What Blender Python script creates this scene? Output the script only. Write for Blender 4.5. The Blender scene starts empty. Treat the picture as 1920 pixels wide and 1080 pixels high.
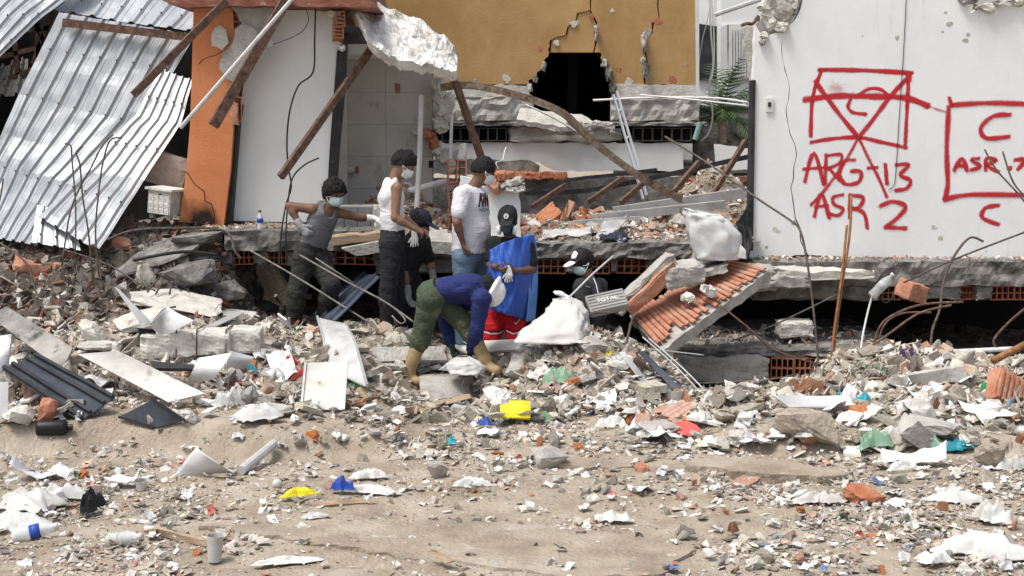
import bpy, bmesh, math, random
import numpy as np
from mathutils import Vector, Matrix, noise, Euler, Quaternion
from mathutils.bvhtree import BVHTree
from mathutils.geometry import tessellate_polygon
random.seed(7); np.random.seed(7)
S = bpy.context.scene; COL = S.collection
PI = math.pi
# ---------------------------------------------------------------- camera, sky, sun, exposure
F = 2667.0; HOR = 230.0; CAMZ = 2.3
PITCH = math.atan((540 - HOR) / F)
cd = bpy.data.cameras.new('camera'); cam = bpy.data.objects.new('camera', cd); COL.objects.link(cam)
cam.location = (0, 0, CAMZ); cam.rotation_euler = (PI / 2 - PITCH, 0, 0)
cd.sensor_width = 36; cd.lens = F / 1920 * 36; cd.clip_start = .1; cd.clip_end = 2000
S.camera = cam
SUN = Vector((-.36, -.24, .90)).normalized()
W = bpy.data.worlds.new('World'); S.world = W; W.use_nodes = True
nt = W.node_tree; nt.nodes.clear()
sk = nt.nodes.new('ShaderNodeTexSky'); sk.sky_type = 'NISHITA'; sk.sun_disc = False
sk.sun_elevation = math.asin(SUN.z); sk.sun_rotation = math.atan2(SUN.x, SUN.y)
sk.air_density = 1.0; sk.dust_density = 4.0; sk.ozone_density = .6
bw = nt.nodes.new('ShaderNodeRGBToBW'); mx = nt.nodes.new('ShaderNodeMixRGB'); mx.inputs[0].default_value = .48
bg = nt.nodes.new('ShaderNodeBackground'); bg.inputs[1].default_value = .15
wo = nt.nodes.new('ShaderNodeOutputWorld')
L = nt.links.new
L(sk.outputs[0], bw.inputs[0]); L(sk.outputs[0], mx.inputs[1]); L(bw.outputs[0], mx.inputs[2])
L(mx.outputs[0], bg.inputs[0]); L(bg.outputs[0], wo.inputs[0])
sd = bpy.data.lights.new('sun', 'SUN'); sd.energy = 1.9; sd.angle = math.radians(18); sd.color = (1, .97, .91)
so = bpy.data.objects.new('sun', sd); COL.objects.link(so); so.location = (0, 0, 30)
so.rotation_euler = SUN.to_track_quat('Z', 'Y').to_euler()
S.view_settings.view_transform = 'Standard'; S.view_settings.look = 'None'
S.view_settings.gamma = 1; S.view_settings.exposure = .46; S.view_settings.use_curve_mapping = False
S.render.engine = 'CYCLES'; S.cycles.use_denoising = True
S.cycles.max_bounces = 5; S.cycles.diffuse_bounces = 3; S.cycles.transparent_max_bounces = 6
# ---------------------------------------------------------------- helpers
FW = Vector((0, math.cos(PITCH), -math.sin(PITCH))); UP = Vector((0, math.sin(PITCH), math.cos(PITCH)))
def ray(px, py):
    return FW + Vector((1, 0, 0)) * ((px - 960) / F) + UP * ((540 - py) / F)
def P(px, py, Y):
    d = ray(px, py); return Vector((0, 0, CAMZ)) + d * (Y / d.y)
def PZ(px, py, z):
    d = ray(px, py); return Vector((0, 0, CAMZ)) + d * ((z - CAMZ) / d.z)
def PL(pts, Y): return [P(p[0], p[1], Y if len(p) < 3 else p[2]) for p in pts]
def rnd(a, b): return random.uniform(a, b)
def fbm(v, o=4): return noise.fractal(v, 1.0, 2.0, o)
def smooth(a, b, x):
    t = min(1, max(0, (x - a) / (b - a))); return t * t * (3 - 2 * t)

def lin(h):
    h = h.lstrip('#'); c = [int(h[i:i + 2], 16) / 255 for i in (0, 2, 4)]
    return tuple(((x / 12.92) if x <= .04045 else ((x + .055) / 1.055) ** 2.4) for x in c)
def c4(c): return (c[0], c[1], c[2], 1)
MATS = {}
def mat(name, cols, scale=6, rough=.85, bump=.3, bscale=40, metal=0, rand=False, attr=False, spots=None, detail=6,
        trans=0, alpha=1, stretch=None, sheen=0, world=False, vary=.25):
    """cols: list of linear colours mixed by noise.  rand: value shifts per object.  attr: colour from the piece's own attribute.
    spots: (colour, threshold, scale) stains over it."""
    m = bpy.data.materials.new(name); m.use_nodes = True; MATS[name] = m
    n = m.node_tree; N = n.nodes.new; l = n.links.new
    b = n.nodes['Principled BSDF']
    tc = N('ShaderNodeTexCoord'); co = tc.outputs['Object']
    if world:
        g = N('ShaderNodeNewGeometry'); co = g.outputs['Position']
    mp = N('ShaderNodeMapping'); l(co, mp.inputs[0])
    if stretch: mp.inputs['Scale'].default_value = stretch
    oi = N('ShaderNodeObjectInfo')
    if rand:
        mu = N('ShaderNodeVectorMath'); mu.operation = 'SCALE'; mu.inputs[0].default_value = (37, 53, 71); l(oi.outputs['Random'], mu.inputs['Scale'])
        l(mu.outputs[0], mp.inputs['Location'])
    t = N('ShaderNodeTexNoise'); t.inputs['Scale'].default_value = scale; t.inputs['Detail'].default_value = detail; t.inputs['Roughness'].default_value = .65
    l(mp.outputs[0], t.inputs['Vector'])
    r = N('ShaderNodeValToRGB'); e = r.color_ramp.elements
    k = len(cols)
    for i in range(k - 2): e.new(.5)
    for i, c in enumerate(cols):
        e[i].position = .32 + .36 * (i / max(1, k - 1)); e[i].color = c4(c)
    l(t.outputs['Fac'], r.inputs[0]); out = r.outputs[0]
    if attr:
        a = N('ShaderNodeAttribute'); a.attribute_name = 'Col'
        mm = N('ShaderNodeMixRGB'); mm.blend_type = 'MULTIPLY'; mm.inputs[0].default_value = 1
        l(out, mm.inputs[1]); l(a.outputs['Color'], mm.inputs[2]); out = mm.outputs[0]
    if rand:
        h = N('ShaderNodeHueSaturation'); mr = N('ShaderNodeMapRange'); mr.inputs['To Min'].default_value = 1 - vary; mr.inputs['To Max'].default_value = 1 + vary
        l(oi.outputs['Random'], mr.inputs[0]); l(mr.outputs[0], h.inputs['Value']); l(out, h.inputs['Color'])
        m2 = N('ShaderNodeMath'); m2.operation = 'MULTIPLY'; m2.inputs[1].default_value = 7.31; l(oi.outputs['Random'], m2.inputs[0])
        m3 = N('ShaderNodeMath'); m3.operation = 'FRACT'; l(m2.outputs[0], m3.inputs[0])
        mr2 = N('ShaderNodeMapRange'); mr2.inputs['To Min'].default_value = 1 - vary * 1.6; mr2.inputs['To Max'].default_value = 1 + vary
        l(m3.outputs[0], mr2.inputs[0]); l(mr2.outputs[0], h.inputs['Saturation']); out = h.outputs[0]
    for sp in (spots or []):
        t2 = N('ShaderNodeTexNoise'); t2.inputs['Scale'].default_value = sp[2]; t2.inputs['Detail'].default_value = 8; t2.inputs['Roughness'].default_value = .7
        mp2 = N('ShaderNodeMapping'); l(co, mp2.inputs[0]); mp2.inputs['Location'].default_value = (sp[2] * 1.7, 3.1, 9.7)
        if len(sp) > 3: mp2.inputs['Scale'].default_value = sp[3]
        if rand: l(mu.outputs[0], mp2.inputs['Location'])
        l(mp2.outputs[0], t2.inputs['Vector'])
        r2 = N('ShaderNodeValToRGB'); r2.color_ramp.elements[0].position = sp[1]; r2.color_ramp.elements[1].position = min(1, sp[1] + (sp[4] if len(sp) > 4 else .1))
        r2.color_ramp.elements[0].color = (0, 0, 0, 1); r2.color_ramp.elements[1].color = (1, 1, 1, 1)
        l(t2.outputs['Fac'], r2.inputs[0])
        mm = N('ShaderNodeMixRGB'); l(r2.outputs[0], mm.inputs[0]); l(out, mm.inputs[1]); mm.inputs[2].default_value = c4(sp[0]); out = mm.outputs[0]
    l(out, b.inputs['Base Color'])
    b.inputs['Roughness'].default_value = rough; b.inputs['Metallic'].default_value = metal
    if trans: b.inputs['Transmission Weight'].default_value = trans; b.inputs['IOR'].default_value = 1.3
    b.inputs['Alpha'].default_value = alpha
    b.inputs['Specular IOR Level'].default_value = .3
    if sheen: b.inputs['Sheen Weight'].default_value = sheen
    if bump:
        t3 = N('ShaderNodeTexNoise'); t3.inputs['Scale'].default_value = bscale; t3.inputs['Detail'].default_value = 5; l(mp.outputs[0], t3.inputs['Vector'])
        bp = N('ShaderNodeBump'); bp.inputs['Strength'].default_value = bump; bp.inputs['Distance'].default_value = .02
        l(t3.outputs['Fac'], bp.inputs['Height']); l(bp.outputs[0], b.inputs['Normal'])
    return m
G = lambda v, w=0: (v * (1 + w), v, v * (1 - w))
DIRT = (.23, .185, .135)
mat('dirt', [(.235, .188, .138), (.335, .28, .214), (.43, .375, .30)], 2.2, .95, 1.0, 34, world=True, spots=[((.46, .415, .335), .55, .9, (1, 1.6, 1), .3), ((.25, .195, .135), .58, 2.6, (1, 1.6, 1), .2), ((.50, .455, .375), .60, 6), ((.21, .165, .115), .62, 11), ((.54, .505, .43), .62, 90)])
mat('concrete', [(.27, .255, .23), (.40, .38, .345), (.50, .48, .44)], 5, .92, .6, 30, world=True, spots=[((.15, .14, .125), .60, 2.5), ((.56, .54, .50), .62, 12)])
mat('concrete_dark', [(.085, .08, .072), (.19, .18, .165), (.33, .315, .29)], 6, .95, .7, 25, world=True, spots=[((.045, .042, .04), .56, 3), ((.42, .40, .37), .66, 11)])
mat('concrete_light', [(.42, .40, .35), (.56, .54, .48), (.66, .64, .58)], 7, .92, .6, 35, world=True, spots=[((.26, .24, .20), .62, 4)])
mat('plaster_torn', [(.40, .38, .34), (.66, .64, .60), (.80, .79, .75)], 5, .95, .9, 22, spots=[((.24, .22, .19), .58, 3.5)])
mat('chunk_concrete', [(.31, .28, .225), (.445, .41, .34), (.55, .52, .45)], 6, .95, .8, 25, rand=True, vary=.3)
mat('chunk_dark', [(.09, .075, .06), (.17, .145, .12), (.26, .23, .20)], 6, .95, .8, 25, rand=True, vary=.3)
mat('chunk_brick', [(.36, .145, .075), (.46, .20, .11), (.52, .29, .19)], 8, .95, .6, 30, rand=True, vary=.25, spots=[((.48, .42, .36), .58, 7)])
mat('chunk_tile', [(.66, .62, .55), (.76, .73, .68), (.82, .81, .78)], 3, .55, .1, 20, rand=True, vary=.16, spots=[((.42, .36, .29), .60, 6)])
mat('chunk_wood', [(.20, .15, .10), (.33, .26, .18), (.43, .36, .27)], 8, .9, .4, 30, rand=True, stretch=(1, 8, 8), vary=.3)
mat('paper', [(.56, .56, .55), (.65, .65, .66), (.64, .63, .67)], 3, .8, .1, 20, rand=True, vary=.1)
mat('plastic_white', [(.46, .445, .40), (.60, .595, .575), (.54, .515, .465)], 4, .4, .15, 14, rand=True, vary=.12, spots=[((.44, .38, .29), .60, 6)])
mat('plastic_clear', [(.66, .69, .68), (.80, .82, .81)], 4, .22, .2, 16, rand=True, alpha=.55, spots=[((.50, .45, .36), .64, 7)])
mat('rubble_fine', [(.72, .72, .72), (1, 1, 1), (1.2, 1.2, 1.2)], 14, .92, .4, 50, attr=True)
mat('rubble_base', [(.15, .125, .095), (.29, .25, .195), (.42, .375, .305)], 9, .97, 1.0, 26, world=True, spots=[((.40, .20, .12), .66, 13), ((.62, .60, .55), .66, 21)])
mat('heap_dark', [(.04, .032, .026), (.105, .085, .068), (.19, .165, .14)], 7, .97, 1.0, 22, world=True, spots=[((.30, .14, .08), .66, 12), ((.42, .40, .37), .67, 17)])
mat('white_wall', [(.76, .77, .77), (.80, .81, .81), (.83, .835, .83)], 1.3, .85, .12, 60, world=True, spots=[((.68, .685, .675), .48, .8, (1, 1, .5), .3), ((.58, .57, .54), .61, 1.6, (2.5, 2.5, .45), .2), ((.42, .39, .35), .70, 7), ((.72, .73, .72), .6, 30), ((.25, .235, .22), .745, 14)])
mat('white_panel', [(.72, .73, .71), (.78, .79, .77), (.82, .825, .81)], 1.1, .7, .08, 50, world=True, spots=[((.62, .61, .575), .58, 1.2, (2, 2, .5), .25), ((.52, .49, .44), .68, 3), ((.38, .34, .29), .73, 11)])
mat('orange_paint', [(.56, .20, .085), (.62, .235, .10), (.65, .27, .13)], 2, .85, .25, 60, world=True, spots=[((.42, .17, .085), .55, 2.0, (3, 3, .6), .25), ((.62, .36, .24), .66, 4), ((.66, .54, .46), .74, 12)])
mat('yellow_paint', [(.37, .215, .085), (.44, .265, .11), (.50, .315, .14)], 1.5, .88, .25, 50, world=True, spots=[((.33, .18, .06), .54, 1.1, (1, 1, .45), .25), ((.55, .40, .21), .64, 2.2, (1, 1, 1), .2), ((.22, .12, .05), .68, 3, (4, 1, .5), .15), ((.52, .45, .34), .73, 8)])
mat('tile_beige', [(.58, .56, .52), (.66, .64, .60), (.70, .68, .64)], 3, .45, .05, 40, world=True, spots=[((.40, .37, .33), .60, 3, (2, 1, 1))])
mat('tile_grey', [(.13, .13, .135), (.19, .19, .195), (.25, .25, .25)], 3, .5, .05, 40, world=True, spots=[((.32, .30, .27), .62, 8)])
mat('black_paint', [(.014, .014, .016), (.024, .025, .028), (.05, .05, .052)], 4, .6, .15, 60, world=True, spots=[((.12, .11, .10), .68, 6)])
mat('shade_black', [(.016, .015, .015), (.03, .028, .027)], 3, .95, 0)  # near-black: the shade of unlit interiors put into the colour
mat('clay', [(.36, .12, .065), (.45, .17, .09), (.50, .24, .14)], 9, .92, .5, 60, world=True, spots=[((.42, .36, .30), .60, 14)])
mat('clay_bright', [(.36, .145, .085), (.45, .20, .125), (.50, .28, .195)], 7, .92, .4, 50, world=True, spots=[((.50, .38, .30), .52, 4, (1, 1, 1), .25), ((.54, .47, .40), .62, 12), ((.24, .11, .07), .62, 8)])
mat('vent_block', [(.05, .048, .045), (.10, .095, .09), (.16, .15, .14)], 9, .95, .4, 40, world=True)
mat('galvanised', [(.34, .36, .38), (.41, .43, .45), (.49, .505, .52)], 2.2, .45, .05, 9, metal=.35, world=True, spots=[((.33, .35, .37), .58, 1.6, (1, 1, 1), .3), ((.56, .575, .59), .62, 5), ((.27, .21, .16), .735, 9)], stretch=(3, 1, 1))
mat('zinc', [(.38, .385, .38), (.50, .505, .50), (.60, .60, .59)], 4, .5, .15, 20, metal=.4, world=True, spots=[((.36, .31, .26), .60, 6), ((.60, .59, .57), .62, 14)])
mat('fibre_sheet', [(.17, .17, .155), (.26, .26, .24), (.34, .335, .31)], 5, .9, .3, 30, world=True)
mat('rust', [(.075, .042, .030), (.135, .080, .056), (.22, .145, .105)], 18, .85, .5, 70, world=True, spots=[((.045, .032, .028), .58, 9), ((.34, .27, .22), .66, 16)])
mat('rust_bright', [(.20, .085, .035), (.30, .135, .055), (.36, .19, .09)], 22, .85, .4, 80, world=True)
mat('rebar_steel', [(.055, .045, .04), (.11, .09, .075), (.17, .14, .12)], 25, .8, .4, 90, world=True)
mat('pipe_grey', [(.40, .40, .39), (.50, .50, .49), (.56, .56, .55)], 9, .5, .1, 40, world=True, spots=[((.34, .22, .16), .60, 9)])
mat('pvc', [(.62, .62, .60), (.70, .70, .68)], 9, .4, .05, 40, world=True, spots=[((.45, .41, .35), .62, 9)])
mat('cable', [(.012, .012, .013), (.03, .03, .03)], 9, .6, 0)
mat('steel_panel_dark', [(.035, .042, .055), (.06, .07, .088), (.09, .10, .12)], 3, .32, .1, 20, metal=.3, world=True, spots=[((.24, .24, .24), .60, 5)])
mat('steel_panel_blue', [(.05, .062, .09), (.075, .09, .125), (.11, .125, .16)], 3, .5, .1, 20, world=True, spots=[((.25, .24, .23), .63, 6)])
mat('panel_grey', [(.50, .49, .455), (.60, .59, .55), (.66, .65, .61)], 2.5, .6, .12, 25, world=True, spots=[((.42, .38, .32), .52, 2.2, (1, 1, 1), .25), ((.28, .24, .19), .60, 5), ((.70, .69, .66), .6, 11), ((.16, .14, .12), .70, 15)])
mat('panel_foil', [(.52, .52, .51), (.68, .68, .67), (.78, .78, .77)], 5, .38, .5, 12, metal=.35, world=True, spots=[((.20, .19, .18), .62, 22), ((.38, .36, .32), .62, 5)])
mat('wood_old', [(.24, .17, .11), (.36, .27, .18), (.46, .37, .27)], 8, .9, .5, 30, world=True, stretch=(1, 1, 6))
mat('bag_white', [(.58, .59, .58), (.66, .665, .66)], 5, .5, .35, 9, world=True)
mat('sack_white', [(.50, .485, .45), (.60, .595, .57)], 4, .7, .5, 9, world=True, spots=[((.50, .43, .31), .56, 3)])
mat('black_plastic', [(.008, .008, .009), (.02, .02, .022)], 5, .35, .5, 10, world=True)
mat('leaf', [(.03, .06, .02), (.06, .11, .035), (.10, .14, .05)], 6, .6, .1, 40, world=True, spots=[((.20, .17, .06), .62, 5)])
def flat(name, col, rough=.6, **k): return mat(name, [tuple(x * .85 for x in col), col, tuple(min(1, x * 1.1) for x in col)], k.pop('scale', 6), rough, k.pop('bump', .1), k.pop('bscale', 40), **k)
for nm, c in dict(red=(.55, .03, .025), coral=(.75, .12, .10), yellow=(.72, .60, .02), lime=(.35, .62, .10), green=(.05, .30, .10), teal=(.02, .22, .28), cyan=(.03, .33, .42), blue=(.03, .08, .38),
                  purple=(.06, .03, .09), pink=(.66, .07, .28), brown=(.22, .11, .06), black=(.012, .012, .013), navy=(.02, .025, .05), glass_green=(.25, .40, .28)).items():
    flat('col_' + nm, c, .45, world=False)

class MB:
    """collects vertices and faces for one mesh"""
    def __init__(s): s.v = []; s.f = []; s.c = []
    def add(s, v, f):
        o = len(s.v); s.v += [tuple(x) for x in v]; s.f += [tuple(i + o for i in q) for q in f]; return s
    def box(s, c, d, R=None):
        c = Vector(c); vs = []
        for z in (-.5, .5):
            for x, y in ((-.5, -.5), (.5, -.5), (.5, .5), (-.5, .5)):
                p = Vector((x * d[0], y * d[1], z * d[2])); vs.append(c + (R @ p if R else p))
        return s.add(vs, [(3, 2, 1, 0), (4, 5, 6, 7), (0, 1, 5, 4), (1, 2, 6, 5), (2, 3, 7, 6), (3, 0, 4, 7)])
    def bar(s, a, b, w, h, up=(0, 0, 1)):
        return s.strip([a, b], w, h, up)
    def strip(s, pts, w, h, up=(0, 0, 1)):
        pts = [Vector(p) for p in pts]; up = Vector(up); n = len(pts); vs = []; fs = []
        for i, p in enumerate(pts):
            t = (pts[min(i + 1, n - 1)] - pts[max(i - 1, 0)]).normalized()
            sd_ = t.cross(up)
            if sd_.length < 1e-3: sd_ = t.cross(Vector((0, 1, 0)))
            sd_.normalize(); u2 = sd_.cross(t).normalized()
            for a, b in ((-1, -1), (1, -1), (1, 1), (-1, 1)): vs.append(p + sd_ * (a * w / 2) + u2 * (b * h / 2))
        for i in range(n - 1):
            for k in range(4): fs.append((i * 4 + k, i * 4 + (k + 1) % 4, i * 4 + 4 + (k + 1) % 4, i * 4 + 4 + k))
        fs += [(3, 2, 1, 0), tuple((n - 1) * 4 + k for k in range(4))]
        return s.add(vs, fs)
    def tube(s, pts, r, seg=7, cap=True, r2=None):
        pts = [Vector(p) for p in pts]; n = len(pts); vs = []; fs = []
        t0 = (pts[1] - pts[0]).normalized(); u = t0.orthogonal().normalized()
        for i, p in enumerate(pts):
            t = (pts[min(i + 1, n - 1)] - pts[max(i - 1, 0)]).normalized()
            u = (u - t * u.dot(t)); u = u.normalized() if u.length > 1e-6 else t.orthogonal().normalized(); w = t.cross(u)
            rr = r if r2 is None else r + (r2 - r) * i / (n - 1)
            if isinstance(r, (list, tuple)): rr = r[i]
            for k in range(seg):
                a = 2 * PI * k / seg; vs.append(p + u * (rr * math.cos(a)) + w * (rr * math.sin(a)))
        for i in range(n - 1):
            for k in range(seg): fs.append((i * seg + k, i * seg + (k + 1) % seg, i * seg + seg + (k + 1) % seg, i * seg + seg + k))
        if cap: fs += [tuple(reversed(range(seg))), tuple((n - 1) * seg + k for k in range(seg))]
        return s.add(vs, fs)
    def prism(s, pts, depth):
        """front polygon (3D, roughly planar) pushed back by the vector depth"""
        pts = [Vector(p) for p in pts]; depth = Vector(depth); n = len(pts)
        tri = tessellate_polygon([pts]); vs = pts + [p + depth for p in pts]
        fs = []
        for t in tri: fs.append(tuple(t)); fs.append(tuple(n + i for i in reversed(t)))
        for i in range(n): fs.append((i, (i + 1) % n, n + (i + 1) % n, n + i))
        return s.add(vs, fs)
    def grid(s, fn, nu, nv, close=False):
        vs = [fn(i / nu, j / nv) for j in range(nv + 1) for i in range(nu + 1)]
        fs = [(j * (nu + 1) + i, j * (nu + 1) + i + 1, (j + 1) * (nu + 1) + i + 1, (j + 1) * (nu + 1) + i) for j in range(nv) for i in range(nu)]
        return s.add(vs, fs)
    def lathe(s, prof, seg=14, c=(0, 0, 0), R=None):
        c = Vector(c); vs = []; fs = []; n = len(prof)
        for r, z in prof:
            for k in range(seg):
                a = 2 * PI * k / seg; p = Vector((r * math.cos(a), r * math.sin(a), z)); vs.append(c + (R @ p if R else p))
        for i in range(n - 1):
            for k in range(seg): fs.append((i * seg + k, i * seg + (k + 1) % seg, i * seg + seg + (k + 1) % seg, i * seg + seg + k))
        fs += [tuple(reversed(range(seg))), tuple((n - 1) * seg + k for k in range(seg))]
        return s.add(vs, fs)
    def rough(s, c, d, n=5, amp=.02, sc=6., R=None, seed=0, taper=0):
        """box with broken, uneven faces"""
        c = Vector(c); bm = bmesh.new(); bmesh.ops.create_cube(bm, size=1)
        bmesh.ops.subdivide_edges(bm, edges=bm.edges[:], cuts=n, use_grid_fill=True)
        off = Vector((seed * 3.7, seed * 1.3, seed * 7.1)); vs = []
        for v in bm.verts:
            p = Vector((v.co.x * d[0], v.co.y * d[1], v.co.z * d[2]))
            e = sum(1 for k in range(3) if abs(abs(v.co[k]) - .5) < 1e-4)
            dv = noise.noise_vector(p * sc + off) * amp + noise.noise_vector(p * sc * 2.7 + off) * amp * .5
            if e >= 2: dv -= Vector((v.co.x, v.co.y, v.co.z)).normalized() * amp * rnd(0, 1.4)
            p = p + dv; vs.append(c + (R @ p if R else p))
        bm.verts.index_update(); fs = [tuple(v.index for v in f.verts) for f in bm.faces]; bm.free()
        return s.add(vs, fs)
    def blob(s, c, d, amp=.1, sc=3, sub=3, R=None, seed=0):
        c = Vector(c); bm = bmesh.new(); bmesh.ops.create_icosphere(bm, subdivisions=sub, radius=.5); off = Vector((seed * 5.1, seed * 2.3, seed)); vs = []
        for v in bm.verts:
            q = v.co * (1 + amp * fbm(v.co * sc * 2 + off, 3)); p = Vector((q.x * d[0], q.y * d[1], q.z * d[2])); vs.append(c + (R @ p if R else p))
        bm.verts.index_update(); fs = [tuple(v.index for v in f.verts) for f in bm.faces]; bm.free()
        return s.add(vs, fs)

def wl(o):
    p = Vector((0, 0, 0))
    while o: p += o.location; o = o.parent
    return p
def mesh_from(name, v, f, m, sm=False):
    me = bpy.data.meshes.new(name); me.from_pydata(v, [], f); me.materials.append(MATS[m] if isinstance(m, str) else m)
    bm = bmesh.new(); bm.from_mesh(me); bmesh.ops.recalc_face_normals(bm, faces=bm.faces); bm.to_mesh(me); bm.free()
    if sm: me.shade_smooth()
    return me
def tag(o, label=None, cat=None, group=None, kind=None):
    if label: o['label'] = label
    if cat: o['category'] = cat; o['kind'] = 'thing'
    if group: o['group'] = group
    if kind: o['kind'] = kind
    return o
def thing(name, loc, label, cat, group=None):
    o = bpy.data.objects.new(name, None); COL.objects.link(o); o.location = loc; o.empty_display_size = .1
    return tag(o, label, cat, group)
def mk(name, mb, m, parent=None, label=None, cat=None, group=None, kind=None, sm=False):
    """one mesh object with its origin at its base; vertices given in world space"""
    A = np.array(mb.v); o0 = Vector(((A[:, 0].min() + A[:, 0].max()) / 2, (A[:, 1].min() + A[:, 1].max()) / 2, A[:, 2].min()))
    me = mesh_from(name, [tuple(x) for x in (A - np.array(o0))], mb.f, m, sm)
    o = bpy.data.objects.new(name, me); COL.objects.link(o)
    if parent: o.parent = parent; o.location = o0 - wl(parent)
    else: o.location = o0
    return tag(o, label, cat, group, kind)
def inst(src, parent, loc, rot=None, scale=None):
    """copy of a piece sharing its mesh; loc in world space"""
    c = src.copy(); COL.objects.link(c); c.parent = parent
    c.location = Vector(loc) - (wl(parent) if parent else Vector((0, 0, 0)))
    if rot is not None: c.rotation_euler = rot
    if scale is not None: c.scale = scale
    return c
def jag(pts, step=.06, amp=.02, skip=()):
    """break a straight-edged outline into an uneven one (in its own plane)"""
    pts = [Vector(p) for p in pts]; out = []; n = len(pts)
    nrm = Vector((0, 0, 0))
    for i in range(n): nrm += pts[i].cross(pts[(i + 1) % n])
    nrm.normalize()
    for i in range(n):
        a, b = pts[i], pts[(i + 1) % n]; out.append(a); d = b - a; k = max(1, int(d.length / step))
        if i in skip: continue
        s_ = d.cross(nrm).normalized()
        for j in range(1, k): out.append(a + d * (j / k + rnd(-.25, .25) / k) + s_ * rnd(-amp, amp))
    return out
def bez(pts, n=6):
    """smooth curve through the points"""
    pts = [Vector(p) for p in pts]; out = []
    for i in range(len(pts) - 1):
        p0 = pts[max(i - 1, 0)]; p1 = pts[i]; p2 = pts[i + 1]; p3 = pts[min(i + 2, len(pts) - 1)]
        for k in range(n):
            t = k / n; out.append(.5 * ((2 * p1) + (p2 - p0) * t + (2 * p0 - 5 * p1 + 4 * p2 - p3) * t * t + (3 * p1 - p0 - 3 * p2 + p3) * t ** 3))
    out.append(pts[-1]); return out
# ---------------------------------------------------------------- ground
def H(x, y):
    v = Vector((x, y, 0))
    z = .035 * fbm(v * .55, 3) + .02 * fbm(v * 2.3 + Vector((9, 0, 0)), 3) + .013 * fbm(v * 7, 3)
    z += .19 * smooth(9.66, 9.92, y + .26 * noise.noise(Vector((x * .9, 3, 0))) + .10 * noise.noise(Vector((x * 4, y * 3, 2)))) * smooth(-.5, -1.2, x + .2 * noise.noise(Vector((y, x, 5))))
    z += .07 * smooth(9.72, 9.86, y + .2 * noise.noise(Vector((x * 1.3, 8, 0))) + .08 * noise.noise(Vector((x * 5, y * 3, 2)))) * smooth(1.2, 1.8, x)
    m = smooth(10.75, 12.3, y)
    z += m * (.12 + .10 * fbm(v * 1.3 + Vector((3, 7, 1)), 3))
    z += .30 * math.exp(-((x - .62) ** 2 / .42 + (y - 12.35) ** 2 / .40))
    z += .16 * math.exp(-((x + 2.7) ** 2 / 2.2 + (y - 12.2) ** 2 / .5))
    z += .10 * math.exp(-((x - 3.4) ** 2 / 1.5 + (y - 12.5) ** 2 / .8))
    hl = smooth(-2.55, -3.15, x + .25 * noise.noise(Vector((y * 1.3, 2, 2)))) * smooth(12.75, 14.15, y)
    z += hl * (.80 + .12 * fbm(v * 2.1 + Vector((1, 1, 8)), 3))
    z -= .40 * smooth(11.85, 12.35, y + .15 * noise.noise(Vector((x * 3, 1, 4)))) * smooth(1.35, 1.75, x) * smooth(2.95, 2.6, x)
    z -= .13 * smooth(10.9, 11.5, y) * smooth(1.0, 1.5, x) * smooth(3.1, 2.6, x)
    z -= .13 * smooth(11.6, 12.6, y) * smooth(2.4, 2.9, x) + .16 * smooth(12.9, 13.4, y) * smooth(2.6, 3.0, x)
    z -= .26 * math.exp(-((x + .76) ** 2 / .24 + (y - 11.95) ** 2 / .26)) + .16 * math.exp(-((x + .15) ** 2 / .16 + (y - 12.1) ** 2 / .22))
    z -= .10 * smooth(13.2, 13.9, y) * (1 - hl) * smooth(-3, -2, x)
    return z
def Gd(px, py, lo=5.0, hi=17.0):
    """the ground point seen at a place in the photograph"""
    d = ray(px, py); o = Vector((0, 0, CAMZ)); a = lo
    while a < hi:
        p = o + d * (a / d.y)
        if p.z <= H(p.x, p.y): break
        a += .04
    p = o + d * (a / d.y); return Vector((p.x, p.y, H(p.x, p.y)))
def axis(segs):
    out = []
    for a, b, st in segs:
        n = max(1, int(round((b - a) / st))); out += [a + (b - a) * i / n for i in range(n)]
    out.append(segs[-1][1]); return out
xs = axis([(-300, -40, 65), (-40, -8, 4), (-8, -5.2, .3), (-5.2, 5.4, .05), (5.4, 8, .3), (8, 40, 4), (40, 300, 65)])
ys = axis([(-200, -10, 40), (-10, 6, 2), (6, 7, .2), (7, 14.9, .05), (14.9, 18, .3), (18, 40, 4), (40, 900, 120)])
nx, ny = len(xs), len(ys); mb = MB()
fine = lambda x, y: abs(x) < 12 and 3 < y < 22
gv = [(x, y, (H(x, y) if fine(x, y) else 0.0)) for y in ys for x in xs]
gf = [(j * nx + i, j * nx + i + 1, (j + 1) * nx + i + 1, (j + 1) * nx + i) for j in range(ny - 1) for i in range(nx - 1)]
mb.add(gv, gf); ground = mk('ground', mb, 'dirt', kind='structure', sm=True)
# broken concrete paving that shows through the dirt
def paving(name, pts, z, t=.07):
    pp = [PZ(a, b, z) for a, b in pts]; pp = jag(pp, .07, .045)
    return mk(name, MB().prism(pp, (0, 0, -t)), 'dirt', kind='structure')
mat('paving', [(.33, .265, .19), (.42, .345, .255), (.50, .43, .335)], 2.6, .95, .6, 50, world=True, spots=[((.40, .315, .225), .50, 2.2), ((.52, .47, .40), .60, 5), ((.26, .20, .145), .64, 9)])
paving('pavement', [(372, 986), (500, 1004), (640, 1024), (700, 1036), (800, 1050), (960, 1066), (1100, 1084), (1240, 1076), (1275, 1046), (1300, 1030), (1100, 990), (800, 975), (560, 975)], .024)
paving('pavement', [(1040, 868), (1100, 878), (1190, 874), (1205, 862), (1330, 852), (1200, 838), (1080, 848)], .03)
paving('pavement', [(1285, 872), (1420, 886), (1560, 893), (1600, 884), (1500, 868), (1400, 858), (1300, 852)], .06)
paving('pavement', [(600, 1092), (640, 1066), (740, 1072), (700, 1100)], .03)

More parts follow.
